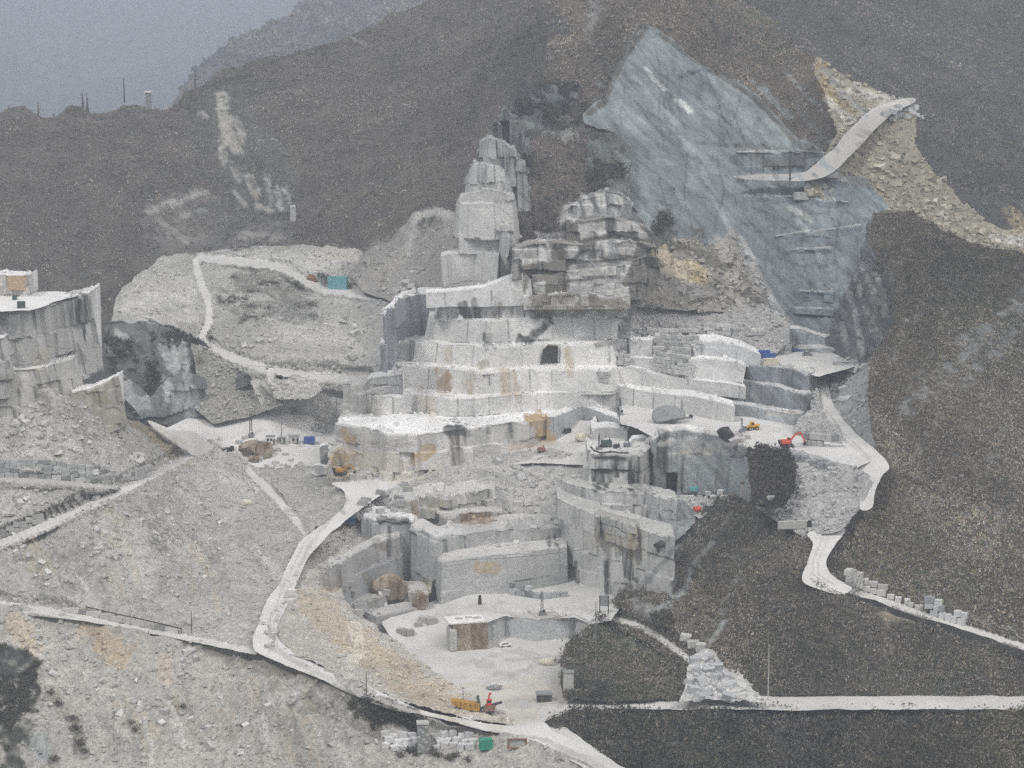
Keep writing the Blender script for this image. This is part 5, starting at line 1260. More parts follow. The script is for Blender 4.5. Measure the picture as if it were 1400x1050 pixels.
p = at(466, 649)
excavator('yellow tracked excavator at the foot of the ochre stained platform wall', p, R(6), 'yellow', [(.6, 1.6), (2.5, 3.4), (4.3, 3.6)], [(4.2, 3.6), (5.3, 1.6)], (5.4, 1.3), 'ochre', .98)
def loader(label, loc, rz):
    t = thing('wheel_loader', label, 'wheel loader', loc, rz)
    for x in (-1.5, 1.4):
        for s in (-1, 1):
            w = MB().tube((x, s * 1.15 - .3, .75), (x, s * 1.15 + .3, .75), .75, n=14).build('wheel', 'rubber', t)
            MB().tube((x, s * 1.15 - .34, .75), (x, s * 1.15 + .34, .75), .36, n=10).build('rim', 'yellow', w)
    MB().box((-1.6, 0, 1.6), (2.4, 2.0, 1.1), bev=.18).build('engine_hood', 'yellow', t)
    MB().box((.9, 0, 1.2), (1.8, 1.3, .7), bev=.1).build('front_frame', 'yellow', t)
    c = MB().prism([(-.6, 1.3), (.55, 1.3), (.65, 2.2), (.45, 3.1), (-.6, 3.1)], -.8, .8).build('cab', 'yellow', t)
    MB().prism([(-.45, 2.1), (.6, 2.1), (.42, 2.95), (-.45, 2.95)], -.83, .83).build('window', 'glass', c)
    for s in (-.7, .7): MB().bar((.6, s, 1.9), (2.9, s, .9), .22, .4).build('lift_arm', 'yellow', t)
    MB().prism([(2.7, .2), (3.9, .1), (4.0, .25), (3.0, .5), (2.9, 1.2), (3.2, 1.6), (2.7, 1.5)], -1.5, 1.5).build('bucket', 'steel', t)
    return t
loader('yellow wheel loader parked on the white terrace behind the adit cliff', at(1028, 588), R(200))
def truck(label, loc, rz, mat, load='concrete', k=1.0):
    t = thing('dump_truck', label, 'truck', loc, rz); t.scale = (k, k, k)
    MB().box((0, 0, .95), (7.2, 1.0, .35)).build('chassis', 'dark', t)
    for x in (-2.6, -1.3, 2.5):
        for s in (-1, 1):
            w = MB().tube((x, s * 1.05 - .2, .55), (x, s * 1.05 + .2, .55), .55, n=12).build('wheel', 'rubber', t)
            MB().tube((x, s * 1.05 - .23, .55), (x, s * 1.05 + .23, .55), .25, n=8).build('rim', 'steel', w)
    c = MB().prism([(1.7, .9), (3.6, .9), (3.7, 1.8), (3.4, 3.0), (1.7, 3.0)], -1.2, 1.2).build('cab', mat, t)
    MB().prism([(2.2, 1.95), (3.72, 1.95), (3.44, 2.8), (2.2, 2.8)], -1.23, 1.23).build('window', 'glass', c)
    bd = MB().box((-1.2, 0, 1.35), (5.4, 2.5, .2))
    for s in (-1.2, 1.2): bd.box((-1.2, s, 1.9), (5.4, .12, 1.1))
    bd.box((1.45, 0, 2.0), (.12, 2.4, 1.3)); bd.box((-3.85, 0, 1.8), (.12, 2.4, .9))
    for x in (-3.2, -1.9, -.6, .7):
        for s in (-1.29, 1.29): bd.box((x, s, 1.9), (.12, .08, 1.1))
    bd.build('bed', mat, t)
    MB().box((-2.3, 0, 1.85), (1.9, 1.7, .9), bev=.15).box((.1, .1, 1.8), (1.8, 1.6, .8), bev=.15).build('load', 'white', t)
    return t
truck('blue dump truck carrying two white blocks beside the road down to the pit', at(472, 718), R(-12), 'blue', k=.95)
truck('dark lorry parked at the left edge of the white yard', at(312, 617), R(22), 'dark', k=.62)
def container(label, loc, rz, d, mat, name='shipping_container', cat='container', group=None):
    t = thing(name, label, cat, loc, rz, group)
    x, y, z = d
    b = MB().box((0, 0, z / 2), (x, y, z - .1))
    for i in range(int(x / .6)):
        for s in (-1, 1): b.box((-x / 2 + .3 + i * .6, s * (y / 2 + .02), z / 2), (.25, .08, z - .3))
    b.build('shell', mat, t)
    MB().box((0, 0, z - .03), (x + .06, y + .06, .12)).build('roof', mat, t)
    for s in (-1, 1): MB().box((x / 2 + .04, s * y / 4, z / 2), (.08, y / 2 - .1, z - .35)).build('door', mat, t)
    return t
container('dark blue container at the right end of the cabin row in the yard', at(423, 606), R(3), (4.2, 2.5, 2.5), 'blue')
container('teal hut like container beside the upper left haul road', at(462, 395), R(-8), (8.4, 3.2, 5.6), 'teal')
container('blue container on the terrace, the rearmost of three beside the road', at(1042, 487), R(5), (6.0, 2.4, 2.3), 'blue')
container('blue container partly behind the cream box on the terrace', at(1051, 491), R(3), (5.2, 2.4, 2.3), 'blue')
container('cream coloured container in front of the blue ones on the terrace', at(1053, 499), R(4), (5.4, 2.5, 2.5), 'cream')
container('small white cabin beside the blue car on the right terrace', at(1077, 479), R(3), (2.6, 2.2, 2.4), 'white', 'cabin', 'cabin')
container('grey white container on the narrow upper ledge of the blue wall', at(1095, 273), R(2), (6.2, 2.5, 3.1), 'concrete')
container('small pale hut where the upper right road meets the ledges', at(1137, 243), R(4), (5.0, 2.6, 2.6), 'concrete', 'hut', 'hut')
container('small green container on the flat ground at the bottom edge', at(664, 1024), R(8), (3.6, 2.4, 3.0), 'green')
container('dark green box standing on the left cliff top', at(29, 421), 0, (2.4, 2.0, 2.2), 'darkgreen', 'box', 'box')
container('small dark box at the back of the left cliff top', at(20, 410), 0, (1.4, 1.2, 1.6), 'darkgreen', 'box', 'box')
def cabin(label, loc, rz, d, wins, mat='white'):
    t = thing('site_cabin', label, 'cabin', loc, rz, 'site cabins in a row in the yard')
    x, y, z = d
    MB().box((0, 0, z / 2), d, bev=.05).build('wall', mat, t)
    MB().box((0, 0, z + .08), (x + .3, y + .3, .16)).build('roof', 'grey', t)
    for wx in wins:
        w = MB().box((wx, -y / 2 - .02, z * .58), (.85, .1, .9)).build('window', 'glass', t)
        MB().box((wx, -y / 2 - .05, z * .58 - .5), (1.0, .16, .1)).build('sill', 'grey', w)
    MB().box((x / 2 - .5, -y / 2 - .02, .95), (.7, .08, 1.8)).build('door', 'dark', t)
    return t
cabin('white site cabin with two dark windows, leftmost of the yard cabins', at(370, 606), R(4), (3.6, 2.4, 2.9), (-1.0, .3))
cabin('low grey site cabin between two taller ones in the yard', at(385, 605), R(4), (3.2, 2.4, 1.9), (-.6,), 'concrete')
cabin('grey site cabin with one window next to the dark blue container', at(402, 605), R(4), (3.8, 2.4, 2.5), (-.2,), 'concrete')
def car(label, loc, rz, mat):
    t = thing('parked_car', label, 'car', loc, rz)
    MB().prism([(-2.0, .35), (2.0, .35), (2.05, .75), (1.2, .92), (.6, 1.42), (-1.1, 1.45), (-1.9, .95), (-2.05, .7)], -.82, .82).build('body', mat, t)
    MB().prism([(-1.65, .95), (1.0, .95), (.52, 1.36), (-1.05, 1.38)], -.84, .84).build('window', 'glass', t)
    for x in (-1.25, 1.25):
        for s in (-1, 1):
            w = MB().tube((x, s * .75 - .1, .32), (x, s * .75 + .1, .32), .32, n=12).build('wheel', 'rubber', t)
            MB().tube((x, s * .75 - .12, .32), (x, s * .75 + .12, .32), .17, n=8).build('rim', 'steel', w)
    return t
car('white car parked on the pit floor beside the brown rock block', at(691, 884), R(15), 'white')
car('blue car parked beside the white cabin on the right terrace', at(1089, 481), R(-12), 'blue')
car('dark grey car on the right terrace below the blue grey wall', at(1104, 486), R(-15), 'grey')

# crusher at the bottom of the pit
p = at(655, 973)
t = thing('crusher', 'yellow mobile crusher with a dark conveyor on the dusty floor at the bottom', 'crusher', p, R(-3))
MB().prism([(-8.2, 3.6), (-7.8, 2.4), (-3.5, .8), (.2, .5), (.3, 2.6), (-4, 3.0), (-6.2, 3.5)], -1.3, 1.3).build('hopper', 'ochre', t)
MB().bar((.2, 0, .9), (6.6, 0, 3.0), 1.0, .55).build('conveyor', 'dark', t)
MB().box((-.1, 0, 2.6), (.7, 1.2, 4.4), ry=R(-8)).build('mast', 'darkgreen', t)
MB().prism([(1.2, .5), (4.6, .5), (4.9, 2.2), (1.8, 2.0)], -1.1, 1.1).build('engine_house', 'rust', t)
MB().box((2.9, 0, 3.0), (1.5, 1.3, 1.7), bev=.15).bar((2.7, 0, 3.6), (3.1, 0, 5.7), .55, .5).box((3.2, 0, 5.5), (.9, .6, .5), bev=.1).build('loading_arm', 'red', t)
MB().box((2.9, -.64, 3.25), (1.0, .06, .8)).build('window', 'glass', t)
b_ = MB()
for x in (-6.6, -5.2, -3.8, -2.4, -1.0): b_.box((x, -1.34, 2.2 - .12 * x * .2), (.14, .12, 1.7), ry=R(-8))
b_.build('rib', 'rust', t)['kind'] = 'stuff'
for x in (-2.5, 3.6):
    for s in (-.9, .9): MB().box((x, s, .3), (1.8, .45, .8), bev=.15).build('track', 'rubber', t)
def pole(label, u, v, h, r=.13, arm=0, mat='wood', name='utility_pole', cat='pole', loc=None):
    loc = loc or at(u, v)
    t = thing(name, label, cat, loc)
    MB().tube((0, 0, -.6), (0, 0, h), r * 1.3, r * .8, n=8).build('shaft', mat, t)
    if arm: MB().box((0, 0, h - .3), (arm, .14, .16)).build('crossarm', mat, t)
    return t
pole('lone grey pole on the big left scree above the lower road', 262, 865, 7.2)
pole('thin leaning pole at the edge of the bottom road', 501, 951, 7.0)
pole('tall pale pole standing by the block yard on the lowest road', 1050, 958, 17.5, .16, 0, 'concrete')
pole('tall thin pole in front of the dark mound beside the pit', 814, 933, 25, .13, 0, 'steel')
pole('short pole above the block yard in the scrub', 948, 880, 6.0, .12)
pole('lamp post with a flat head behind the yellow crusher', 633, 960, 4.6, .12, 1.3, 'steel', 'lamp_post', 'lamp post')
pole('dark post on the middle ledge of the blue grey wall', 1080, 246, 5.0, .35, 0, 'dark', 'post', 'post')
pole('grey pole in the left yard with a bar near its top', 385, 597, 8.4, .14, 1.8, 'steel')
pole('thin grey pole among the grey blocks behind the yard', 460, 562, 7.0, .13, 0, 'steel')
pole('thin mast on the skyline of the wooded hill', 170, 140, 13, .3, 0, 'dark', 'mast', 'mast', loc=Vector(PY(170, 139, 1300)))
pole('dark post at the foot of the far back wall of the pit', 656, 826, 3.0, .55, 0, 'dark', 'post', 'post')
pole('dark iron post on the platform corner beside the sawn notch', 405, 575, 12, .3, 0, 'steel', 'post', 'post', loc=at(404, 578)) if False else None
def lattice(label, loc, h, w=.7, mat='dark', base=True):
    t = thing('drill_rig', label, 'drill rig', loc)
    m = MB()
    for sx in (-1, 1):
        for sy in (-1, 1): m.bar((sx * w / 2, sy * w / 2, .8), (sx * w / 2 * .6, sy * w / 2 * .6, h), .14, .14)
    k = int(h / 1.2)
    for i in range(k):
        z = 1 + i * (h - 1.4) / k
        m.bar((-w / 2, -w / 2, z), (w / 2, -w / 2, z + 1), .09, .09); m.bar((w / 2, w / 2, z), (-w / 2, w / 2, z + 1), .09, .09)
    m.build('mast', mat, t)
    MB().box((0, 0, .55), (2.2, 1.8, 1.1), bev=.12).build('base', 'steel' if base else mat, t)
    MB().tube((.7, -.3, 1.0), (.7, -.3, 1.9), .35, n=10).build('motor', mat, t)
    return t
lattice('dark lattice drill rig standing in the left yard near the cabins', at(343, 597), 9.5, .9)
lattice('grey drill mast on the broken block behind the yard', at(402, 566), 9.0, .8, 'steel')
lattice('drill rig with a dark mast on the corner of the sawn platform', at(848, 567), 6.5, .7)
lattice('slim drill mast above the dark spoil heap on the right terrace', at(932, 572), 7.0, .7, 'steel')
lattice('drill rig with an upright mast on the edge of the pit notch', at(741, 841), 8.0, .8)
lattice('slim drill mast beside the yellow loader on the right terrace', at(1014, 592), 5.5, .6, 'steel')
# machinery cluster on the cliff ledge
def compressor(label, loc, rz, mat, k=1.0):
    t = thing('compressor', label, 'compressor', loc, rz); t.scale = (k,) * 3
    MB().box((0, 0, 1.0), (2.6, 1.5, 1.3), bev=.2).build('housing', mat, t)
    MB().tube((.8, 0, 1.5), (.8, 0, 2.3), .12, n=8).build('exhaust', 'dark', t)
    for x in (-.8, .8):
        for s in (-.75, .75): MB().tube((x, s - .1, .35), (x, s + .1, .35), .35, n=10).build('wheel', 'rubber', t)
    return t
compressor('grey green compressor on the cliff ledge beside the dark mast', at(829, 611), R(10), 'darkgreen', 1.5)
compressor('small dark compressor at the right of the machines on the cliff ledge', at(843, 613), R(-10), 'dark', .9)
compressor('grey machine box against the white block on the cliff ledge', at(857, 611), R(5), 'steel', .95)
compressor('dark machine near the foot of the sawn notch wall', at(776, 592), R(30), 'dark', 1.1)
compressor('small machine with a dull red hood on the middle road', at(740, 618), R(10), 'rust', 1.1)
compressor('round dark saw machine on top of the sawn white block', at(851, 582), R(0), 'steel', 1.0)
lattice('thin dark mast at the left end of the cliff ledge', at(819, 615), 6.0, .5)
t = thing('hose', 'long black hose lying along the edge of the cliff ledge', 'hose', at(810, 616))
hp = [at(u, v, .25) - t.location for u, v in ((808, 612), (812, 617), (822, 620), (836, 618.5), (850, 620), (860, 620))]
m = MB()
for a_, b_ in zip(hp[:-1], hp[1:]): m.tube(a_, b_, .32, n=6)
m.build('coil', 'dark', t)
# winch gear
t = thing('winch', 'dark winch wheels standing on the snowy white terrace edge', 'winch', at(939, 573), R(10))
for x in (-1.6, 1.6): MB().tube((x, -.2, 1.0), (x, .2, 1.0), .8, n=14).build('wheel', 'dark', t)
MB().box((0, 0, .6), (3.6, .8, .4)).build('frame', 'steel', t)
# row of pipes / frames
t = thing('frame', 'brown rectangular steel frame standing at the bottom edge beside the road', 'frame', at(707, 1024), R(2))
for x in (-2.6, 2.6): MB().box((x, 0, 1.5), (.32, .5, 3.0)).build('post', 'rust', t)
for z in (.35, 2.9): MB().box((0, 0, z), (5.5, .4, .3)).build('beam', 'rust', t)
MB().box((0, .3, 1.5), (5.0, .1, 2.4)).build('mesh_panel', 'concrete', t)
# chimney-like stone tower at the bottom
p = at(578, 1028)
t = thing('stone_tower', 'square grey stone tower standing in bushes at the bottom edge', 'tower', p, R(6))
MB().box((0, 0, 3.9), (3.2, 3.0, 9.4), taper=.93).build('wall', 'grey', t)
MB().box((0, 0, 8.75), (3.5, 3.3, .5), bev=.08).build('cap', 'concrete', t)
g = 0
for lay in range(11):
    for i in range(3):
        MB().box((-1.05 + i * 1.03 + (.25 if lay % 2 else -.1), -1.46, .4 + lay * .74), (.95, .14, .66), bev=.04).build('stone', 'grey' if (lay + i) % 3 else 'concrete', t)
# pale concrete pillar house near the mound
p = at(777, 956)
t = thing('concrete_tower', 'pale concrete tower with a low wall at the edge of the dark mound', 'tower', p, 0)
MB().box((0, 0, 4.2), (3.1, 2.8, 8.6), bev=.06).build('wall', 'concrete', t)
MB().box((0, 0, 8.6), (3.4, 3.1, .3)).build('roof', 'grey', t)
MB().box((4.2, .3, 1.7), (5.4, .5, 2.7)).build('side_wall', 'concrete', t)
for x in (2.4, 3.9, 5.4): MB().box((x, 0, 1.7), (.35, .35, 2.8)).build('buttress', 'white', t)
t = thing('hut', 'low dark hut at the right edge of the pit entrance', 'hut', at(744, 958), R(5))
MB().box((0, 0, 1.1), (4.4, 3, 2.2), bev=.08).build('wall', 'dark', t)
MB().prism([(-2.5, 2.2), (2.5, 2.2), (2.3, 2.6), (-2.3, 2.7)], -1.7, 1.7).build('roof', 'grey', t)
MB().box((-.8, -1.52, .9), (.9, .08, 1.7)).build('door', 'wood', t)
# dark board on legs at the end of the cliff
t = thing('board', 'dark board on two posts at the foot of the streaked cliff', 'board', at(826, 838), R(-12))
for x in (-1.5, 1.4): MB().box((x, 0, 2.6), (.3, .3, 6.2)).build('post', 'dark', t)
MB().box((0, .1, 4.1), (3.2, .15, 3.6)).build('panel', 'grey', t)
t = thing('board', 'dark double board on the rim of the dark left cliff', 'board', at(236, 468), R(5))
for x in (-1.9, 1.9): MB().box((x, 0, 1.9), (3.4, .25, 3.6)).build('panel', 'dark', t)
for x in (0, 3.2): MB().box((x, .2, 2.6), (.3, .3, 6.4)).build('post', 'steel', t)
# skyline tower
t = thing('lookout_tower', 'small square tower on the skyline of the wooded hill', 'tower', Vector(PY(203, 147, 1290)), 0)
MB().box((0, 0, 3.8), (3.0, 3.0, 9), taper=.9).build('wall', 'grey', t)
MB().box((0, 0, 8.5), (3.6, 3.6, .7)).build('roof', 'white', t)
t = thing('white_pillar', 'pale upright block standing below the hillside cliff', 'pillar', at(401, 302), 0)
MB().box((0, 0, 3.6), (3.0, 2.4, 7.6), taper=.92, bev=.15).build('shaft', 'concrete', t)
MB().box((0, 0, 7.5), (2.4, 2.0, .3)).build('cap', 'white', t)
# orange-faced block hut on the left cliff
t = thing('rock_block', 'ochre faced block standing on the left cliff top', 'stone block', at(24, 397), 0)
MB().box((0, 0, 3.0), (6.4, 4, 5.2), bev=.3).build('body', 'ochreface', t)
MB().box((0, .1, 5.75), (6.8, 4.3, .5), bev=.1).build('white_top', 'white', t)
# red tank and teal sheet beside the adit
t = thing('tank', 'red tank on the pale rubble below the dark adit', 'tank', at(953, 701), R(20))
MB().tube((-1.1, 0, 1.2), (1.1, 0, 1.2), 1.15, n=16).build('barrel', 'red', t)
for x in (-.7, .7): MB().box((x, 0, .3), (.3, 1.6, .7)).build('cradle', 'dark', t)
t = thing('water_tank', 'pale teal tank beside the adit entrance', 'tank', at(948, 671), 0)
MB().box((0, 0, .9), (3.2, 2.2, 1.7), bev=.25).build('tank_body', 'teal', t)
MB().box((0, 0, 1.85), (1.0, .8, .25)).build('hatch', 'steel', t)
t = thing('concrete_post', 'weathered concrete post in the scrub right of the adit', 'post', at(1015, 678), 0)
MB().box((0, 0, 1.8), (1.8, 1.4, 6.2), taper=.85, bev=.1).build('shaft', 'concrete', t)
MB().box((0, 0, 5.3), (2.2, 1.8, .8), bev=.2).build('head', 'grey', t)
t = thing('gate_house', 'low pale wall with a dark doorway where the lower road meets the terrace', 'wall', at(1092, 722), R(8))
MB().box((-2, 0, 1.2), (10, 1.0, 2.6), bev=.06).build('wall', 'concrete', t)
MB().box((3.4, -.2, 1.2), (1.4, 1.2, 2.3)).build('doorway', 'dark', t)
# T shaped ladder pipes fixed on the second bench
q = at(665, 514); r_ = at(664, 534)
t = thing('pipe_rack', 'dark T shaped pipes fixed to the marble bench below the ochre stain', 'pipe', q + Vector((0, -.5, 0)))
MB().bar((-2.2, 0, .2), (3.2, 0, .6), .22, .22).build('crossbar', 'dark', t)
for x, h in ((-1.0, -5.0), (1.2, -3.6)): MB().tube((x, 0, .7), (x, 0, h), .13, n=6).build('pipe', 'dark', t)
# rail beams lying on the bench
t = thing('beam', 'long dark beam lying along the bench under the stacked blocks', 'beam', at(890, 505), 0)
a_, b_ = at(892, 505.5, .4), at(940, 514.5, .4)
MB().bar(a_ - t.location, b_ - t.location, .6, .6).build('girder', 'dark', t)

# ------------------------------------------------------------------ cut stone
def block_mesh(k):
    rg = random.Random(k)
    b = MB()
    x, y, z = 1, 1, 1
    V = []; j = lambda: rg.uniform(-.06, .06)
    m = MB().box((0, 0, .5), (1, 1, 1), bev=.07)
    V = [(p[0] + j(), p[1] + j(), p[2] + (j() if p[2] > .1 else 0)) for p in m.v]
    me = bpy.data.meshes.new('stone_block'); me.from_pydata(V, [], m.f); me.update()
    me.materials.append(M['block'])
    return me
BLK = [block_mesh(i) for i in range(6)]
BR = random.Random(11)
def block(loc, d, rz=0, tone=(.45, .45, .44), name='stone_block', tilt=0.0):
    o = bpy.data.objects.new(name, BLK[BR.randrange(6)]); COL.objects.link(o)
    o.location = loc; o.scale = d; o.rotation_euler = (BR.uniform(-tilt, tilt), BR.uniform(-tilt, tilt), rz)
    k = BR.uniform(.82, 1.14); o.color = (tone[0] * k, tone[1] * k, tone[2] * k, 1)
    return o
def pile(label, group, spots, size=(1.6, 2.8), tone=(.46, .46, .45), tilt=.05, sink=.15):
    for u, v in spots:
        p = at(u, v)
        d = [BR.uniform(*size) * f for f in (1.15, .9, .8)]
        o = block(p - Vector((0, 0, sink * d[2])), d, BR.uniform(-.5, .5), tone, tilt=tilt)
        tag(o, label, 'stone block', group)
def stack(label, group, poly, rows, size=(2.2, 1.5, 1.25), tone=(.44, .44, .43), Y=None, batter=.35):
    """courses of rough blocks against a slope; returns the blocks as things"""
    a, b = poly
    A, B = at(*a), at(*b)
    out = []
    d = (B - A); L = Vector((d.x, d.y, 0)).length; ux = Vector((d.x, d.y, 0)).normalized(); ang = math.atan2(ux.y, ux.x)
    back = Vector((-ux.y, ux.x, 0))
    z = 0
    for r in range(rows):
        h = size[2] * BR.uniform(.85, 1.2); s = BR.uniform(-.6, .4)
        while s < L - .6:
            w = size[0] * BR.uniform(.6, 1.35)
            if BR.random() > .06:
                f = min(1, max(0, (s + w / 2) / L))
                p = A.lerp(B, f) + back * (r * batter + BR.uniform(-.15, .25)) + Vector((0, 0, z))
                t = BR.random()
                tn = tone if t > .25 else ((tone[0] * .62, tone[1] * .64, tone[2] * .66) if t < .12 else (tone[0] * 1.2, tone[1] * 1.2, tone[2] * 1.18))
                out.append((p, (w * .97, size[1] * BR.uniform(.8, 1.2), h * .97 * BR.uniform(.85, 1.0)), ang + BR.uniform(-.05, .05), tn, r, 'dark ' if t < .12 else ('bright ' if t <= .25 else '')))
            s += w
        z += h
    res = []
    for p, dd, an, tn, r, w_ in out:
        o = block(p, dd, an, tn, tilt=.03); tag(o, w_ + label + (', ' + ('bottom', 'second', 'third', 'fourth', 'fifth')[r] + ' course' if rows > 1 else ''), 'stone block', group); res.append(o)
    return res
def stone_wall(label, pts, rows, size=(1.9, 1.2, 1.2), tone=(.36, .365, .36), name='retaining_wall'):
    A0 = at(*pts[0])
    t = thing(name, label, 'wall', A0)
    for a, b in zip(pts[:-1], pts[1:]):
        A, B = at(*a), at(*b); d = B - A; L = d.length; ang = math.atan2(d.y, d.x); z = 0
        bk = Vector((-d.y, d.x, 0)).normalized()
        for r in range(rows):
            h = size[2] * BR.uniform(.9, 1.1); s = BR.uniform(-.8, 0)
            while s < L - .3:
                w = size[0] * BR.uniform(.6, 1.5)
                p = A.lerp(B, min(1, max(0, (s + w / 2) / L))) + bk * (r * .25 + BR.uniform(-.1, .15)) + Vector((0, 0, z))
                k = BR.random(); f = .6 if k < .16 else (1.2 if k > .8 else 1.0)
                o = block(p - A0, (w * .96, size[1], h * .96), ang, tuple(c * f for c in tone), 'stone', .02); o.parent = t
                s += w
            z += h
    return t
stone_wall('long retaining wall of grey blocks along the small upper left road', [(-6, 652), (40, 652), (85, 656), (125, 660), (150, 661)], 4, (2.6, 1.6, 1.5))
stone_wall('short retaining wall of pale blocks ending at the junction of the left roads', [(152, 659), (190, 655), (205, 650)], 3, (2.6, 1.5, 1.3), (.40, .40, .385))
stone_wall('low retaining wall beside the bottom of the left diagonal road', [(-6, 738), (20, 729), (52, 716)], 2, (3.0, 1.4, 1.7), (.36, .36, .345))
stone_wall('low broken wall of pale blocks above the lower left road', [(92, 838), (120, 841), (160, 850), (205, 859), (236, 865)], 1, (3.4, 1.2, 1.7), (.40, .395, .38))
# guard rail on the lower left road
t = thing('guard_rail', 'low guard rail with short posts along the lower left road', 'guard rail', at(120, 836))
rp = [at(u, v, 2.0) for u, v in ((118, 838), (140, 843), (160, 848), (185, 853), (210, 859), (232, 864), (248, 868))]
for a_, b_ in zip(rp[:-1], rp[1:]):
    MB().bar(a_ - t.location, b_ - t.location, .16, .32).build('rail', 'dark', t)
for a_ in rp: MB().box(a_ - t.location - Vector((0, 0, .7)), (.22, .22, 1.9)).build('post', 'dark', t)
def stacks(label, group, rowsdef, **k):
    for a, b, r in rowsdef: stack(label, group, (a, b), r, **k)
stacks('cut marble block in the big stack between two sawn walls', 'blocks stacked between the sawn walls', [((893, 507), (938, 513), 5), ((893, 488), (940, 491), 3), ((893, 474), (953, 476), 3)], size=(2.4, 1.6, 1.55))
stacks('rough marble block in the tumbled stack left of the square pillar', 'tumbled blocks left of the square pillar', [((843, 498), (858, 500), 3), ((842, 482), (858, 484), 4), ((846, 462), (860, 462), 4), ((818, 522), (832, 523), 3)], size=(2.2, 1.6, 1.4), tone=(.40, .40, .39))
stacks('pale block in the long row above the stacks at the scree foot', 'row of blocks along the foot of the scree', [((848, 452), (905, 460), 2), ((905, 460), (950, 460), 2), ((965, 457), (1000, 459), 3), ((1000, 459), (1040, 458), 2)], size=(2.6, 1.6, 1.5), tone=(.47, .47, .46))
stacks('blue grey block in the row on the pit floor against the wall', 'blue grey blocks against the pit wall', [((698, 811), (735, 818), 2), ((738, 818), (778, 815), 1)], size=(2.6, 2.0, 1.9), tone=(.34, .355, .36))
stacks('pale block of the low stack beside the right-hand lower road bend', 'blocks stacked at the lower road bend', [((1160, 800), (1178, 805), 3), ((1178, 806), (1208, 815), 2)], size=(2.6, 2.0, 1.8), tone=(.46, .455, .44))
stacks('white cut block in the long stack beside the right-hand lower road', 'blocks stacked along the lower right road', [((1262, 838), (1290, 846), 3), ((1285, 845), (1318, 855), 2)], size=(2.6, 2.0, 1.9), tone=(.46, .465, .47))
stacks('pale block in the stack behind the red excavator', 'blocks behind the red excavator', [((1100, 608), (1140, 612), 2)], size=(2.4, 2.0, 2.0), tone=(.40, .40, .395))
pile('white squared block lying on the flat ground around the stone tower', 'white blocks around the stone tower', [(527 + i * 11.5 + (j * 5) % 9, 1006 + j * 7.5 + (i * 3) % 4) for j in range(3) for i in range(11) if not (i in (4, 5))], (1.4, 2.4), (.62, .62, .62))
pile('grey block scattered at the edge of the yard above the pit', 'grey blocks at the yard edge above the pit', [(496, 690), (500, 684), (512, 683), (520, 676), (531, 687), (545, 682), (558, 672), (548, 690), (486, 706), (505, 700), (520, 702), (538, 700), (493, 708), (552, 665)], (1.4, 3.0), (.33, .33, .325), .12)
pile('small block on the white terrace edge above the adit', 'blocks beside the adit', [(935, 682), (945, 684), (957, 680), (968, 676), (975, 684), (985, 676), (990, 682), (962, 690), (938, 690), (972, 690)], (1.6, 2.8), (.52, .52, .51), .1)
pile('rounded pale boulder in the heap at the end of the terrace cliff', 'boulders at the terrace cliff end', [(1000, 602), (1006, 606), (1013, 604), (1018, 600), (1010, 598)], (2.0, 3.2), (.42, .41, .40), .4)
pile('pale block among those in the yard between the cabins and the brown boulder', 'blocks in the left yard', [(372, 618), (380, 616), (390, 622), (398, 630), (365, 640), (356, 628), (376, 634), (394, 640), (300, 602), (288, 606), (326, 606), (335, 600), (350, 604), (430, 588), (440, 590), (450, 590), (436, 584), (446, 586)], (1.2, 2.4), (.45, .45, .44), .12)
pile('dark block among those below the red excavator', 'blocks below the red excavator', [(1112, 636), (1120, 632), (1128, 636), (1134, 640), (1122, 640), (1100, 630), (1090, 628)], (1.8, 3.0), (.27, .285, .295), .1)
pile('pale boulder along the outer edge of the upper right bend', 'boulders at the upper right bend', [(1212, 158), (1220, 154), (1228, 150), (1236, 147), (1242, 152), (1248, 156), (1254, 160), (1230, 160), (1240, 162), (1222, 163), (1250, 150), (1260, 163)], (2.0, 3.6), (.45, .46, .46), .3)
pile('big angular block in the marble heap by the lowest right-hand road', 'heap of blocks by the lowest road', [(950, 905), (960, 902), (972, 903), (955, 920), (968, 918), (982, 915), (990, 925), (975, 930), (960, 935), (948, 945), (985, 945), (1000, 940), (968, 950), (955, 953), (995, 955), (942, 934)], (1.5, 3.6), (.42, .43, .44), .5, .2)
pile('white block lying by the right-hand lower road', 'loose blocks by the lower right road', [(1218, 818), (1228, 822), (1240, 824), (1245, 828), (1256, 832)], (1.5, 2.6), (.52, .52, .51), .1)
pile('pale rock in the scrub above the block heap', 'rocks in the scrub above the block heap', [(937, 874), (948, 884), (958, 888)], (2.4, 3.2), (.48, .48, .46), .1)
pile('white block beside the bend of the main haul road', 'blocks beside the main haul road', [(402, 818), (399, 812), (397, 824), (400, 796), (397, 706), (394, 700)], (1.6, 2.4), (.60, .60, .58), .1)
pile('pale slab lying below the yellow excavator', 'slabs near the yellow excavator', [(482, 653), (492, 656), (500, 652), (506, 655), (515, 650)], (1.6, 3.4), (.47, .46, .44), .2)
pile('pale block in the low row across the right-hand scree terrace', 'blocks on the scree terrace', [(1060, 700), (1054, 685), (1075, 690), (1085, 700), (1150, 700), (1145, 705), (1092, 690), (1130, 655), (1140, 650), (1120, 655)], (1.4, 2.8), (.47, .47, .46), .15)
pile('block on the stepped pit corner beside the sawn walls', 'blocks on the stepped corner of the pit', [(478, 800), (470, 806), (482, 812), (505, 828), (545, 798), (540, 806), (528, 812), (490, 842), (580, 850), (590, 852), (572, 856), (560, 868), (550, 866)], (1.6, 3.0), (.38, .375, .355), .12)
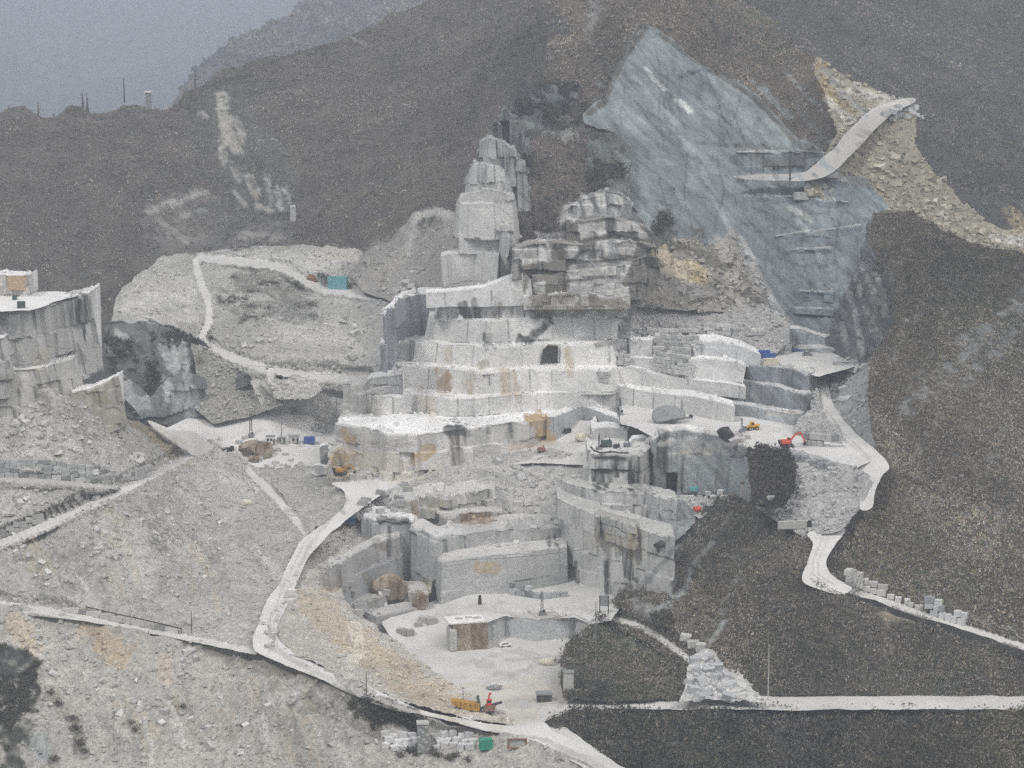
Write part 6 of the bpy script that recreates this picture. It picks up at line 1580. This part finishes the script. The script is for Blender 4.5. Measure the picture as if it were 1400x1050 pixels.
pile('white slab tilted in the rubble left of the streaked cliff', 'slabs in the rubble left of the cliff', [(757, 702), (748, 710), (762, 716), (735, 700), (728, 665), (708, 690), (722, 690), (700, 672), (706, 640), (680, 634), (715, 655), (742, 716), (729, 722), (735, 716)], (1.6, 3.2), (.47, .47, .46), .45)
def rockmass(label, u, v, d, mat, name='boulder', rz=0, seed=3, cat='boulder'):
    p = at(u, v)
    rg = np.random.default_rng(seed)
    import bmesh
    bm = bmesh.new(); bmesh.ops.create_icosphere(bm, subdivisions=3, radius=.5)
    P_ = np.array([x.co[:] for x in bm.verts])
    pl = rg.normal(size=(11, 3)); pl /= np.linalg.norm(pl, axis=1, keepdims=True)
    for q in pl:
        e = P_ @ q - rg.uniform(.26, .40); P_ -= np.maximum(e, 0)[:, None] * q
    P_ += .03 * np.stack([fbm(P_ * 3, 1.0, 3, seed + k) for k in range(3)], -1)
    for x, c in zip(bm.verts, P_): x.co = c * np.array(d)
    me = bpy.data.meshes.new(name); bm.to_mesh(me); bm.free(); me.materials.append(M[mat])
    o = bpy.data.objects.new(name, me); COL.objects.link(o); o.location = p + Vector((0, 0, d[2] * .28)); o.rotation_euler = (0, 0, rz)
    return tag(o, label, cat)
rockmass('big reddish brown boulder in the left yard below the cabins', 350, 624, (14, 9, 10), 'brownrock', seed=4)
rockmass('smaller brown boulder at the foot of the reddish one in the left yard', 346, 631, (6, 4, 3), 'brownrock', seed=5)
rockmass('ochre boulder in the left scree below the yard', 336, 690, (5, 3, 3), 'cream', seed=6)
rockmass('rust brown rock mass on the stepped corner of the pit', 530, 818, (14, 9, 11), 'brownrock', seed=7)
rockmass('ochre rock standing at the right end of the stepped corner', 573, 832, (6, 5, 9), 'brownrock', seed=8)
rockmass('dark heap of spoil at the edge of the right terrace', 914, 578, (13, 8, 9), 'grey', seed=9)
rockmass('brown boulder beside the upper left haul road', 426, 384, (5, 3.5, 4), 'rust', seed=10)
rockmass('dark purplish boulder on the brink above the adit cliff', 994, 600, (8, 6, 6), 'dark', seed=12)
rockmass('orange stained block at the foot of the notch wall', 798, 602, (7, 4, 4), 'cream', seed=13)
rockmass('heap of rusty waste on the dusty floor below the crusher', 679, 990, (6, 4, 3), 'rust', seed=14)
rockmass('long low heap of grey mud right of the crusher', 676, 942, (7, 3.5, 2.2), 'grey', seed=15)
rockmass('ochre boulder at the right side of the pit entrance', 752, 908, (7, 4, 3), 'cream', seed=16)
rockmass('pale pointed boulder at the head of the scrub slope', 903, 748, (5, 4, 3.5), 'dark', seed=17)
# brown-faced block left standing in the pit
p = at(640, 884)
t = thing('rock_block', 'large square rock with brown weathered face standing in the pit', 'stone block', p, R(14))
MB().box((0, 0, 4.4), (12.0, 7.5, 9.2), bev=.5, taper=.95).build('body', 'brownrock', t)
MB().box((-1, .3, 9.1), (12.4, 7.8, .7), bev=.2).build('pale_top', 'white', t)
MB().box((-5.6, -1.0, 3.6), (2.4, 6.0, 7.0), bev=.4).build('sawn_side', 'concrete', t)
for x, y in ((-3, 0), (.5, .6), (3, -.5)): MB().box((x, y, 9.6), (2.2, 1.4, .5), bev=.1).build('slab', 'concrete', t)
# pillar-like boulders lying loose on the tips
def rock_mesh(k):
    V = RSH0[k]; me = bpy.data.meshes.new('boulder'); me.from_pydata([tuple(x) for x in V], [], [tuple(f) for f in RF0]); me.update(); me.materials.append(M['block']); return me
def rock_shapes0(k, seed):
    rg = np.random.default_rng(seed)
    cube = np.array([(x, y, z) for z in (-1, 1) for (x, y) in ((-1, -1), (1, -1), (1, 1), (-1, 1))], float)
    F = [(0, 3, 2, 1), (4, 5, 6, 7)] + [(i, (i + 1) % 4, 4 + (i + 1) % 4, 4 + i) for i in range(4)]
    return np.stack([cube * .5 * (1 + .42 * rg.uniform(-1, 1, (8, 3))) for _ in range(k)]), F
RSH0, RF0 = rock_shapes0(10, 9)
RMESH = [rock_mesh(i) for i in range(10)]
def boulders(label, group, spots, size, tone=(.45, .445, .425)):
    for u, v in spots:
        p = at(u, v)
        o = bpy.data.objects.new('boulder', RMESH[BR.randrange(10)]); COL.objects.link(o)
        s = size[0] + (size[1] - size[0]) * BR.random() ** 2
        o.location = p + Vector((0, 0, s * .15)); o.scale = (s * BR.uniform(.9, 1.5), s * BR.uniform(.7, 1.1), s * BR.uniform(.6, .9))
        o.rotation_euler = [BR.uniform(-.5, .5), BR.uniform(-.5, .5), BR.uniform(0, 6.3)]
        k = BR.uniform(.85, 1.3); o.color = (tone[0] * k, tone[1] * k, tone[2] * k, 1)
        tag(o, label, 'boulder', group)
def scatter(n, boxes, seed):
    rg = random.Random(seed); out = []
    for i in range(n):
        a, b, c, d = boxes[rg.randrange(len(boxes))]
        out.append((rg.gauss((a + c) / 2, (c - a) / 3.2), rg.gauss((b + d) / 2, (d - b) / 3.2)))
    return out
boulders('pale boulder in the cluster on the slope above the grey retaining wall', 'boulders above the retaining wall', scatter(44, [(75, 570, 135, 625), (20, 565, 60, 600), (170, 610, 215, 640), (100, 600, 130, 630)], 1), (1.0, 2.6))
boulders('boulder on the scree between the two upper left roads', 'boulders between the upper left roads', scatter(26, [(10, 665, 60, 700), (110, 665, 150, 690), (60, 680, 110, 700)], 2), (1.0, 2.4))
boulders('loose boulder on the big scree below the diagonal road', 'boulders on the big left scree', scatter(60, [(110, 740, 140, 775), (140, 750, 180, 790), (15, 740, 40, 770), (220, 700, 320, 740), (230, 760, 330, 830), (160, 690, 220, 720), (30, 780, 110, 830), (300, 690, 350, 760)], 3), (.9, 2.2))
boulders('loose boulder on the lowest scree at bottom left', 'boulders on the bottom left scree', scatter(60, [(80, 850, 110, 890), (150, 960, 180, 985), (60, 870, 120, 930), (180, 940, 220, 990), (230, 880, 280, 920), (240, 960, 300, 1030), (130, 900, 240, 960), (300, 930, 380, 1010)], 4), (.9, 2.3))
boulders('boulder on the scree tips behind the yard', 'boulders on the middle tips', scatter(40, [(440, 430, 500, 500), (470, 440, 500, 480), (520, 360, 580, 400), (300, 450, 400, 480), (540, 390, 570, 410), (300, 400, 330, 420)], 5), (1.2, 3.0))
boulders('angular boulder in the tan scree at upper right', 'boulders in the tan scree', scatter(34, [(1190, 200, 1240, 260), (1240, 250, 1300, 290), (1280, 280, 1340, 320), (1340, 318, 1370, 340)], 6), (1.4, 3.8), (.40, .375, .31))
boulders('white boulder tipped at the rim beside the right haul road', 'boulders beside the right haul road', scatter(26, [(1140, 494, 1190, 510), (1145, 520, 1180, 560)], 7), (1.2, 3.4), (.44, .445, .44))

# ------------------------------------------------------------------ shrubs that stand out one by one
def shrub(label, u, v, r, h, col, group=None, seed=0):
    p = at(u, v)
    t = thing('shrub', label, 'shrub', p, 0, group)
    rg = np.random.default_rng(seed + int(u * 13 + v))
    n = int(90 + 30 * r)
    q = rg.normal(size=(n, 3)); q /= np.linalg.norm(q, axis=1, keepdims=True); q *= rg.random((n, 1)) ** .45
    c = q * np.array([r, r, h * .5]) * (1 + .35 * fbm(q * 3, 1.0, 2, seed)[:, None]) + np.array([0, 0, h * .55])
    a = rg.normal(size=(n, 3)); a /= np.linalg.norm(a, axis=1, keepdims=True)
    b = rg.normal(size=(n, 3)); b /= np.linalg.norm(b, axis=1, keepdims=True)
    s = .28 * (.6 + rg.random((n, 1))) * max(1, r * .7)
    V = np.stack([c - a * s * .6, c + b * s * .6, c + a * s], 1).reshape(-1, 3)
    cc = np.ones((n, 3, 4)); cc[..., :3] = (np.array(col) * (.5 + rg.random((n, 1))))[:, None, :]
    mesh_np('foliage', V, np.arange(3 * n).reshape(-1, 3), M['leaf'], cc.reshape(-1, 4), parent=t)
    m = MB()
    for k in range(4): m.tube((0, 0, -.2), (r * .5 * math.cos(k * 1.7), r * .5 * math.sin(k * 1.7), h * .6), .09, .04, n=5)
    m.build('stem', 'wood', t)
DK_ = (.06, .057, .045); GN_ = (.055, .066, .042)
shrub('large dark round bush beside the road to the block heap', 905, 862, 5.0, 6.5, DK_)
shrub('dark green bush beside the pale concrete tower', 819, 955, 3.5, 5.5, (.04, .055, .045))
shrub('bush at the top corner of the dark mound', 822, 850, 2.6, 3.2, DK_)
for i, (u, v, r) in enumerate([(560, 1030, 2.2), (570, 1033, 1.8), (592, 1033, 2.0), (600, 1036, 1.7), (548, 1036, 1.8), (615, 1040, 2.0), (622, 1036, 1.6), (640, 1042, 1.5)]):
    shrub('dark bush growing round the foot of the stone tower', u, v, r, r * 1.1, DK_, 'bushes at the foot of the stone tower', i)
for i, (u, v, r) in enumerate([(515, 975, 3.2), (528, 982, 3.6), (540, 988, 3.4), (552, 992, 3.0), (520, 990, 3.0), (505, 965, 2.6), (535, 972, 2.8), (565, 995, 2.0)]):
    shrub('dark leafless bush in the thicket left of the stone tower', u, v, r, r * 1.2, (.05, .046, .036), 'bushes left of the stone tower', i)
for i, (u, v, r) in enumerate([(98, 985, 1.8), (103, 1000, 2.2), (110, 1020, 2.2), (115, 1030, 1.8), (70, 950, 1.6), (80, 965, 1.8), (75, 1040, 1.8), (185, 1000, 1.6), (180, 990, 1.4), (250, 968, 1.4)]):
    shrub('dark scrubby bush rooted in the bottom left scree', u, v, r, r * 1.0, (.075, .07, .05), 'bushes on the bottom left scree', i)
for i, (u, v, r) in enumerate([(445, 385, 3.0), (438, 380, 2.4), (470, 392, 2.6), (445, 392, 2.2), (480, 395, 2.4), (405, 392, 2.2), (410, 396, 2.2)]):
    shrub('grey brown bush near the teal hut on the upper road', u, v, r, r * 1.2, (.085, .08, .065), 'bushes near the teal hut', i)
for i, (u, v, r) in enumerate([(862, 805, 1.6), (855, 818, 1.8), (870, 795, 1.5), (900, 755, 1.4), (897, 760, 1.6), (845, 832, 1.6)]):
    shrub('small dark bush on the rim where the streaked cliff meets the scrub', u, v, r, r * 1.1, DK_, 'bushes on the cliff rim', i)
for i, (u, v, r) in enumerate([(905, 318, 4.5), (912, 312, 4.0), (898, 322, 3.2), (908, 300, 3.0)]):
    shrub('dark evergreen bush on top of the rocky outcrop', u, v, r, r * 1.5, (.04, .048, .04), 'evergreens on the outcrop', i)
# hanging cables
def cable(label, pts, sag=3.0):
    P_ = [Vector(PY(*q)) for q in pts]
    t = thing('cable', label, 'cable', P_[0])
    m = MB(); n = 14
    for a_, b_ in zip(P_[:-1], P_[1:]):
        L = [a_.lerp(b_, i / n) - Vector((0, 0, 4 * sag * (i / n) * (1 - i / n))) - P_[0] for i in range(n + 1)]
        for c_, d_ in zip(L[:-1], L[1:]): m.tube(c_, d_, .06, n=4)
    m.build('strand', 'dark', t)
cable('thin black cable hanging across the face of the left cliff', [(0, 456, 795), (142, 474, 815)], 2.5)
cable('thin cable slung across the tip above the yard', [(310, 495, 895), (520, 500, 890)], 2)
cable('thin cable crossing the front of the streaked cliff', [(640, 765, 755), (905, 728, 735)], 2)
# ================================================================== scrub on the slopes: bare winter brushwood with dark evergreen patches
def sample_on(names, n, bright_max=None, bright_min=None, inframe=True, edge=30):
    Vs = []; Ns = []; Cs = []
    pts = []; nor = []; colr = []
    areas = []; tris = []
    for nm in names:
        s = SHEETS[nm]; V, T, N = s['V'], s['T'], s['N']
        if 'c' in s: c = s['c']
        else:
            me = s['o'].data
            c = np.empty(len(me.vertices) * 4, np.float32); me.attributes['Col'].data.foreach_get('color', c); c = c.reshape(-1, 4)
        if inframe:
            u, v = proj(V); ok = (u > -edge) & (u < 1400 + edge) & (v > -edge) & (v < 1050 + edge)
            T = T[ok[T].all(1)]
        A = np.linalg.norm(np.cross(V[T[:, 1]] - V[T[:, 0]], V[T[:, 2]] - V[T[:, 0]]), axis=1)
        tris.append((V, T, N, c)); areas.append(A)
    tot = sum(a.sum() for a in areas)
    for (V, T, N, c), A in zip(tris, areas):
        k = int(n * A.sum() / tot)
        i = RNG.choice(len(T), k, p=A / A.sum())
        r1 = np.sqrt(RNG.random(k)); r2 = RNG.random(k)
        w = np.stack([1 - r1, r1 * (1 - r2), r1 * r2], -1)
        t = T[i]
        pts.append((V[t] * w[..., None]).sum(1)); nor.append((N[t] * w[..., None]).sum(1)); colr.append((c[t] * w[..., None]).sum(1))
    P_, N_, C_ = np.concatenate(pts), np.concatenate(nor), np.concatenate(colr)
    lum = C_[:, :3].mean(1)
    k = np.ones(len(P_), bool)
    if bright_max is not None: k &= lum < bright_max * (0.85 + 0.3 * RNG.random(len(P_)))
    if bright_min is not None: k &= (lum > bright_min) & (C_[:, 3] > .1)
    return P_[k], N_[k], C_[k]
BROWN = np.array([(.105, .088, .072), (.085, .072, .062), (.12, .105, .085), (.075, .068, .062), (.095, .088, .078), (.125, .112, .098)])
GREEN = np.array([(.038, .046, .036), (.045, .052, .036), (.032, .042, .038), (.06, .062, .038)])
OLIVE = np.array([(.082, .076, .048), (.092, .083, .055), (.075, .07, .05)])
GREY = np.array([(.16, .155, .145), (.13, .128, .122), (.19, .185, .175)])
def scrub(name, names, n, r=(1.0, 2.2), h=1.3, blades=9, blade=0.75, green=.22, olive=.15, grey=.12, tint=1.0, bright_max=.16, seed=1):
    P_, N_, C_ = sample_on(names, n, bright_max)
    m = len(P_)
    g = 1.3 * fbm(P_, 60.0, 4, 300 + seed) + .35 * vnoise(P_, 8.0, 310 + seed)
    keep = (fbm(P_, 14.0, 3, 320 + seed) + RNG.random(m) * 1.1) > 0.12
    P_, g, C_ = P_[keep], g[keep], C_[keep]; m = len(P_)
    x = RNG.random(m)
    thr = np.clip(green + g * .55, 0, .9)
    base = BROWN[RNG.integers(0, len(BROWN), m)]
    pick = x < thr
    base[pick] = GREEN[RNG.integers(0, len(GREEN), pick.sum())]
    g2 = fbm(P_, 60.0, 3, 330 + seed)
    pick = (~pick) & (RNG.random(m) < np.clip(olive + g2 * .5, 0, .8))
    base[pick] = OLIVE[RNG.integers(0, len(OLIVE), pick.sum())]
    pick = RNG.random(m) < np.clip(grey + .25 * fbm(P_ * np.array([1, .3, .2]), 16.0, 3, 340 + seed), 0, .6)
    base[pick] = GREY[RNG.integers(0, len(GREY), pick.sum())] * .66
    base = base * tint * (1 + .5 * fbm(P_, 130.0, 2, 360 + seed) + .5 * fbm(P_ * np.array([1, .35, .22]) + P_[:, [2, 2, 2]] * np.array([.35, 0, 0]), 13.0, 4, 370 + seed))[:, None].clip(.35, 1.9) * 1.9 * (0.82 + 0.36 * RNG.random((m, 1))) * (1 + .5 * fbm(P_, 38.0, 3, 350 + seed))[:, None]
    rr = (r[0] + (r[1] - r[0]) * RNG.random(m) ** 2.4)
    k = blades
    q = RNG.normal(size=(m, k, 3)); q /= np.linalg.norm(q, axis=-1, keepdims=True)
    q *= (RNG.random((m, k, 1)) ** .5)
    q[..., 2] = np.abs(q[..., 2]) * h
    ctr = P_[:, None, :] + q * rr[:, None, None]
    a = RNG.normal(size=(m, k, 3)); a /= np.linalg.norm(a, axis=-1, keepdims=True)
    a[..., 2] = a[..., 2] * 1.3 + .3
    b = RNG.normal(size=(m, k, 3)); b -= (b * a).sum(-1, keepdims=True) * a; b /= np.linalg.norm(b, axis=-1, keepdims=True)
    s = blade * (0.4 + .8 * RNG.random((m, k, 1))) * np.sqrt(rr / 1.5)[:, None, None]
    tri = np.stack([ctr - a * s * .6 - b * s * .45, ctr + b * s * .5 - a * s * .3, ctr + a * s], 2).reshape(-1, 3)
    col = np.ones((m, k, 3, 4)); col[..., :3] = (base[:, None, :] * (0.85 + 0.3 * RNG.random((m, k, 1))))[:, :, None, :]
    T = np.arange(len(tri)).reshape(-1, 3)
    o = mesh_np(name, tri, T, M['leaf'], col.reshape(-1, 4), kind='stuff')
    return o
tag(scrub('woodland', ['wooded_hill'], 20000, (1.1, 2.8), .8, 10, .62, .12, .08, .10, 1.1, .15, 1), 'bare brown winter woods covering the hill behind the quarry')
tag(scrub('woodland', ['wooded_mountain'], 12000, (1.2, 3.0), .8, 10, .68, .25, .05, .06, 1.05, .2, 2), 'dark bare woods on the far mountainside at upper right')
tag(scrub('woodland', ['brown_mountainside', 'brown_spur'], 8000, (1.0, 2.4), .9, 8, .75, .12, .10, .08, 1.35, .16, 3), 'brown scrub around the blue grey rock face')
tag(scrub('scrub', ['right_hillside'], 18000, (0.8, 2.6), .95, 13, .46, .16, .22, .16, 1.5, .16, 4), 'bare brown scrub on the steep right hillside')
tag(scrub('scrub', ['middle_woods'], 12500, (0.7, 2.5), 1.0, 13, .45, .22, .20, .18, 1.3, .16, 5), 'brown and grey scrub between the two right-hand roads')
tag(scrub('scrub', ['mound'], 3300, (0.7, 2.4), 1.1, 13, .45, .45, .20, .08, .95, .16, 6), 'dark scrub on the mound beside the pit')
tag(scrub('scrub', ['lower_woods'], 8500, (0.7, 3.4), 1.15, 15, .5, .30, .30, .08, .9, .2, 7), 'dark dense scrub below the lowest road')
tag(scrub('scrub', ['brush_bank'], 1300, (0.8, 1.9), 1.3, 9, .8, .15, .05, .05, .62, .2, 8), 'dark brushwood bank below the red excavator')
tag(scrub('scrub', ['far_ridge'], 5200, (3, 7), 1.0, 8, 2.2, .25, .05, .1, 1.0, .2, 9), 'woods along the far hazy ridge')

# dark brush that has spread over the tips and rocks (grows where the ground is already dark with soil)
def brush(name, names, n, bmax, label, rgbs, r=(.5, 1.3), tint=1.0, clump=.25, blade=.5):
    P_, N_, C_ = sample_on(names, n, bmax)
    k = fbm(P_, 9.0, 3, 410) > clump - .5 * (bmax - C_[:, :3].mean(1)) / bmax
    P_ = P_[k]; m = len(P_)
    if m < 3: return
    rgbs = np.array(rgbs); base = rgbs[RNG.integers(0, len(rgbs), m)] * tint
    rr = r[0] + (r[1] - r[0]) * RNG.random(m); K = 8
    q = RNG.normal(size=(m, K, 3)) * .55; q[..., 2] = np.abs(q[..., 2])
    ctr = P_[:, None, :] + q * rr[:, None, None]
    a = RNG.normal(size=(m, K, 3)); a /= np.linalg.norm(a, axis=-1, keepdims=True)
    b = RNG.normal(size=(m, K, 3)); b /= np.linalg.norm(b, axis=-1, keepdims=True)
    s = blade * (0.5 + RNG.random((m, K, 1)))
    tri = np.stack([ctr - a * s * .5, ctr + b * s * .5, ctr + a * s * .8], 2).reshape(-1, 3)
    col = np.ones((m, K, 3, 4)); col[..., :3] = (base[:, None, :] * (0.6 + 0.8 * RNG.random((m, K, 1))))[:, :, None, :]
    tag(mesh_np(name, tri, np.arange(len(tri)).reshape(-1, 3), M['leaf'], col.reshape(-1, 4), kind='stuff'), label)
brush('brushwood', ['lower_scree'], 60000, .16, 'dark brushwood on the lower left scree', [(.06, .058, .046), (.05, .056, .045), (.10, .088, .065), (.13, .12, .10)])
brush('brushwood', ['tip_slope', 'upper_scree', 'grey_tip'], 14000, .24, 'brushwood on the middle tips', [(.07, .068, .055), (.10, .092, .075)], r=(.6, 1.6), blade=.7)
brush('brushwood', ['dark_cliff', 'pillar_rocks', 'dark_outcrop'], 9000, .22, 'scrub clinging to the dark cliffs', [(.045, .05, .045), (.06, .058, .05)], r=(.6, 1.5), blade=.8, clump=.35)
brush('brushwood', ['rock_outcrop', 'blue_rock_face', 'streaked_rock', 'tan_scree'], 12000, .16, 'scrub in the clefts of the rock', [(.05, .05, .04), (.075, .066, .05)], r=(.5, 1.2), blade=.6, clump=.3)

# ================================================================== rubble
def rock_shapes(k, seed):
    rg = np.random.default_rng(seed); out = []
    cube = np.array([(x, y, z) for z in (-1, 1) for (x, y) in ((-1, -1), (1, -1), (1, 1), (-1, 1))], float)
    F = [(0, 3, 2), (0, 2, 1), (4, 5, 6), (4, 6, 7)]
    for i in range(4):
        j = (i + 1) % 4
        F += [(i, j, 4 + j), (i, 4 + j, 4 + i)]
    for _ in range(k):
        out.append(cube * .5 * (1 + .42 * rg.uniform(-1, 1, (8, 3))))
    return np.stack(out), np.array(F)
RSH, RF = rock_shapes(24, 5)
def rot_mats(m):
    q = RNG.normal(size=(m, 4)); q /= np.linalg.norm(q, axis=1, keepdims=True)
    w, x, y, z = q.T
    return np.stack([np.stack([1 - 2 * (y * y + z * z), 2 * (x * y - z * w), 2 * (x * z + y * w)], -1), np.stack([2 * (x * y + z * w), 1 - 2 * (x * x + z * z), 2 * (y * z - x * w)], -1), np.stack([2 * (x * z - y * w), 2 * (y * z + x * w), 1 - 2 * (x * x + y * y)], -1)], 1)
def rubble(name, names, n, size=(.25, 1.3), power=4.0, label=None, tone=(.30, .56), clump=.15, inframe=True, bright_min=.14):
    P_, N_, C_ = sample_on(names, n, None, bright_min)
    k = fbm(P_ * np.array([1, .6, .6]), 11.0, 3, 505) + RNG.random(len(P_)) * .9 > clump
    P_, C_ = P_[k], C_[k]; m = len(P_)
    s = size[0] + (size[1] - size[0]) * RNG.random(m) ** power
    asp = .65 + .7 * RNG.random((m, 3))
    G = RSH[RNG.integers(0, len(RSH), m)] * (s[:, None] * asp)[:, None, :]
    G = np.einsum('mij,mkj->mki', rot_mats(m), G) + P_[:, None, :] + np.array([0, 0, .12]) * s[:, None, None]
    t = tone[0] + (tone[1] - tone[0]) * RNG.random((m, 1)) ** 1.3
    base = C_[:, :3] / np.maximum(C_[:, :3].mean(1, keepdims=True), 1e-6) * (.6 * C_[:, :3].mean(1, keepdims=True) + .4 * t)
    col = np.ones((m, 8, 4)); col[..., :3] = base[:, None, :]
    T = (RF[None] + (np.arange(m) * 8)[:, None, None]).reshape(-1, 3)
    o = mesh_np(name, G.reshape(-1, 3), T, M['stone'], col.reshape(-1, 4), kind='stuff')
    if label: tag(o, label)
rubble('rubble', ['left_scree'], 2600, label='loose grey marble rubble on the upper left scree')
rubble('rubble', ['big_scree'], 3200, label='loose grey marble rubble on the big left scree')
rubble('rubble', ['lower_scree'], 3200, label='loose marble rubble on the bottom left scree')
rubble('rubble', ['tip_slope', 'upper_scree'], 3500, (.35, 1.5), label='rubble on the tips behind the yard')
rubble('rubble', ['rubble_slope', 'inner_tip', 'bend_tip'], 3000, (.25, 1.3), 4, label='rubble on the slope above the pit')
rubble('rubble', ['yard_tip', 'grey_tip'], 900, (.35, 1.4), label='rubble on the small tips behind the yard')
rubble('rubble', ['terrace_scree', 'edge_scree', 'terrace_bank', 'rock_scree', 'block_yard', 'cliff_ledge'], 4500, (.3, 1.4), label='rubble on the right-hand terraces', tone=(.25, .6))
rubble('rubble', ['tan_scree'], 2600, (.6, 2.4), label='tan rubble on the upper right scree', tone=(.22, .5))
rubble('rubble', ['rock_outcrop'], 700, (.6, 2.2), label='broken rock on the outcrop', tone=(.2, .45))

# chips and spalls lying on the bench tops, thickest along the foot of the next face
off_ = 0; vv_ = []; tt_ = []; cc_ = []
for V_, T_, c_ in BT:
    vv_.append(V_); tt_.append(T_ + off_); cc_.append(c_); off_ += len(V_)
V_ = np.concatenate(vv_); c_ = np.concatenate(cc_); c_[:, 3] = 1
SHEETS['bench_tops'] = dict(V=V_, T=np.concatenate(tt_), N=np.tile(np.array([[0, 0, 1.]]), (len(V_), 1)), c=c_)
rubble('rubble', ['bench_tops'], 5200, (.25, 1.5), 4, label='chips and broken pieces of marble along the bench tops', tone=(.30, .58), clump=.25)
# ================================================================== haze
def haze_box():
    x0, x1, y0, y1, z0, z1 = -2600, 2600, -60, 7200, CZ - 264, CZ + 420
    V = np.array([(x, y, z) for x in (x0, x1) for y in (y0, y1) for z in (z0, z1)], float)
    F = np.array([(0, 1, 3, 2), (4, 6, 7, 5), (0, 4, 5, 1), (2, 3, 7, 6), (0, 2, 6, 4), (1, 5, 7, 3)])
    m = bpy.data.materials.new('haze_air'); m.use_nodes = True
    t = m.node_tree; t.nodes.clear()
    o = t.nodes.new('ShaderNodeOutputMaterial'); pv = t.nodes.new('ShaderNodeVolumePrincipled')
    pv.inputs['Color'].default_value = (.80, .88, 1.0, 1); pv.inputs['Density'].default_value = HAZE
    pv.inputs['Anisotropy'].default_value = 0.0
    t.links.new(pv.outputs[0], o.inputs['Volume'])
    mesh_np('haze', V, F, m, kind='stuff')
if HAZE > 0: haze_box()
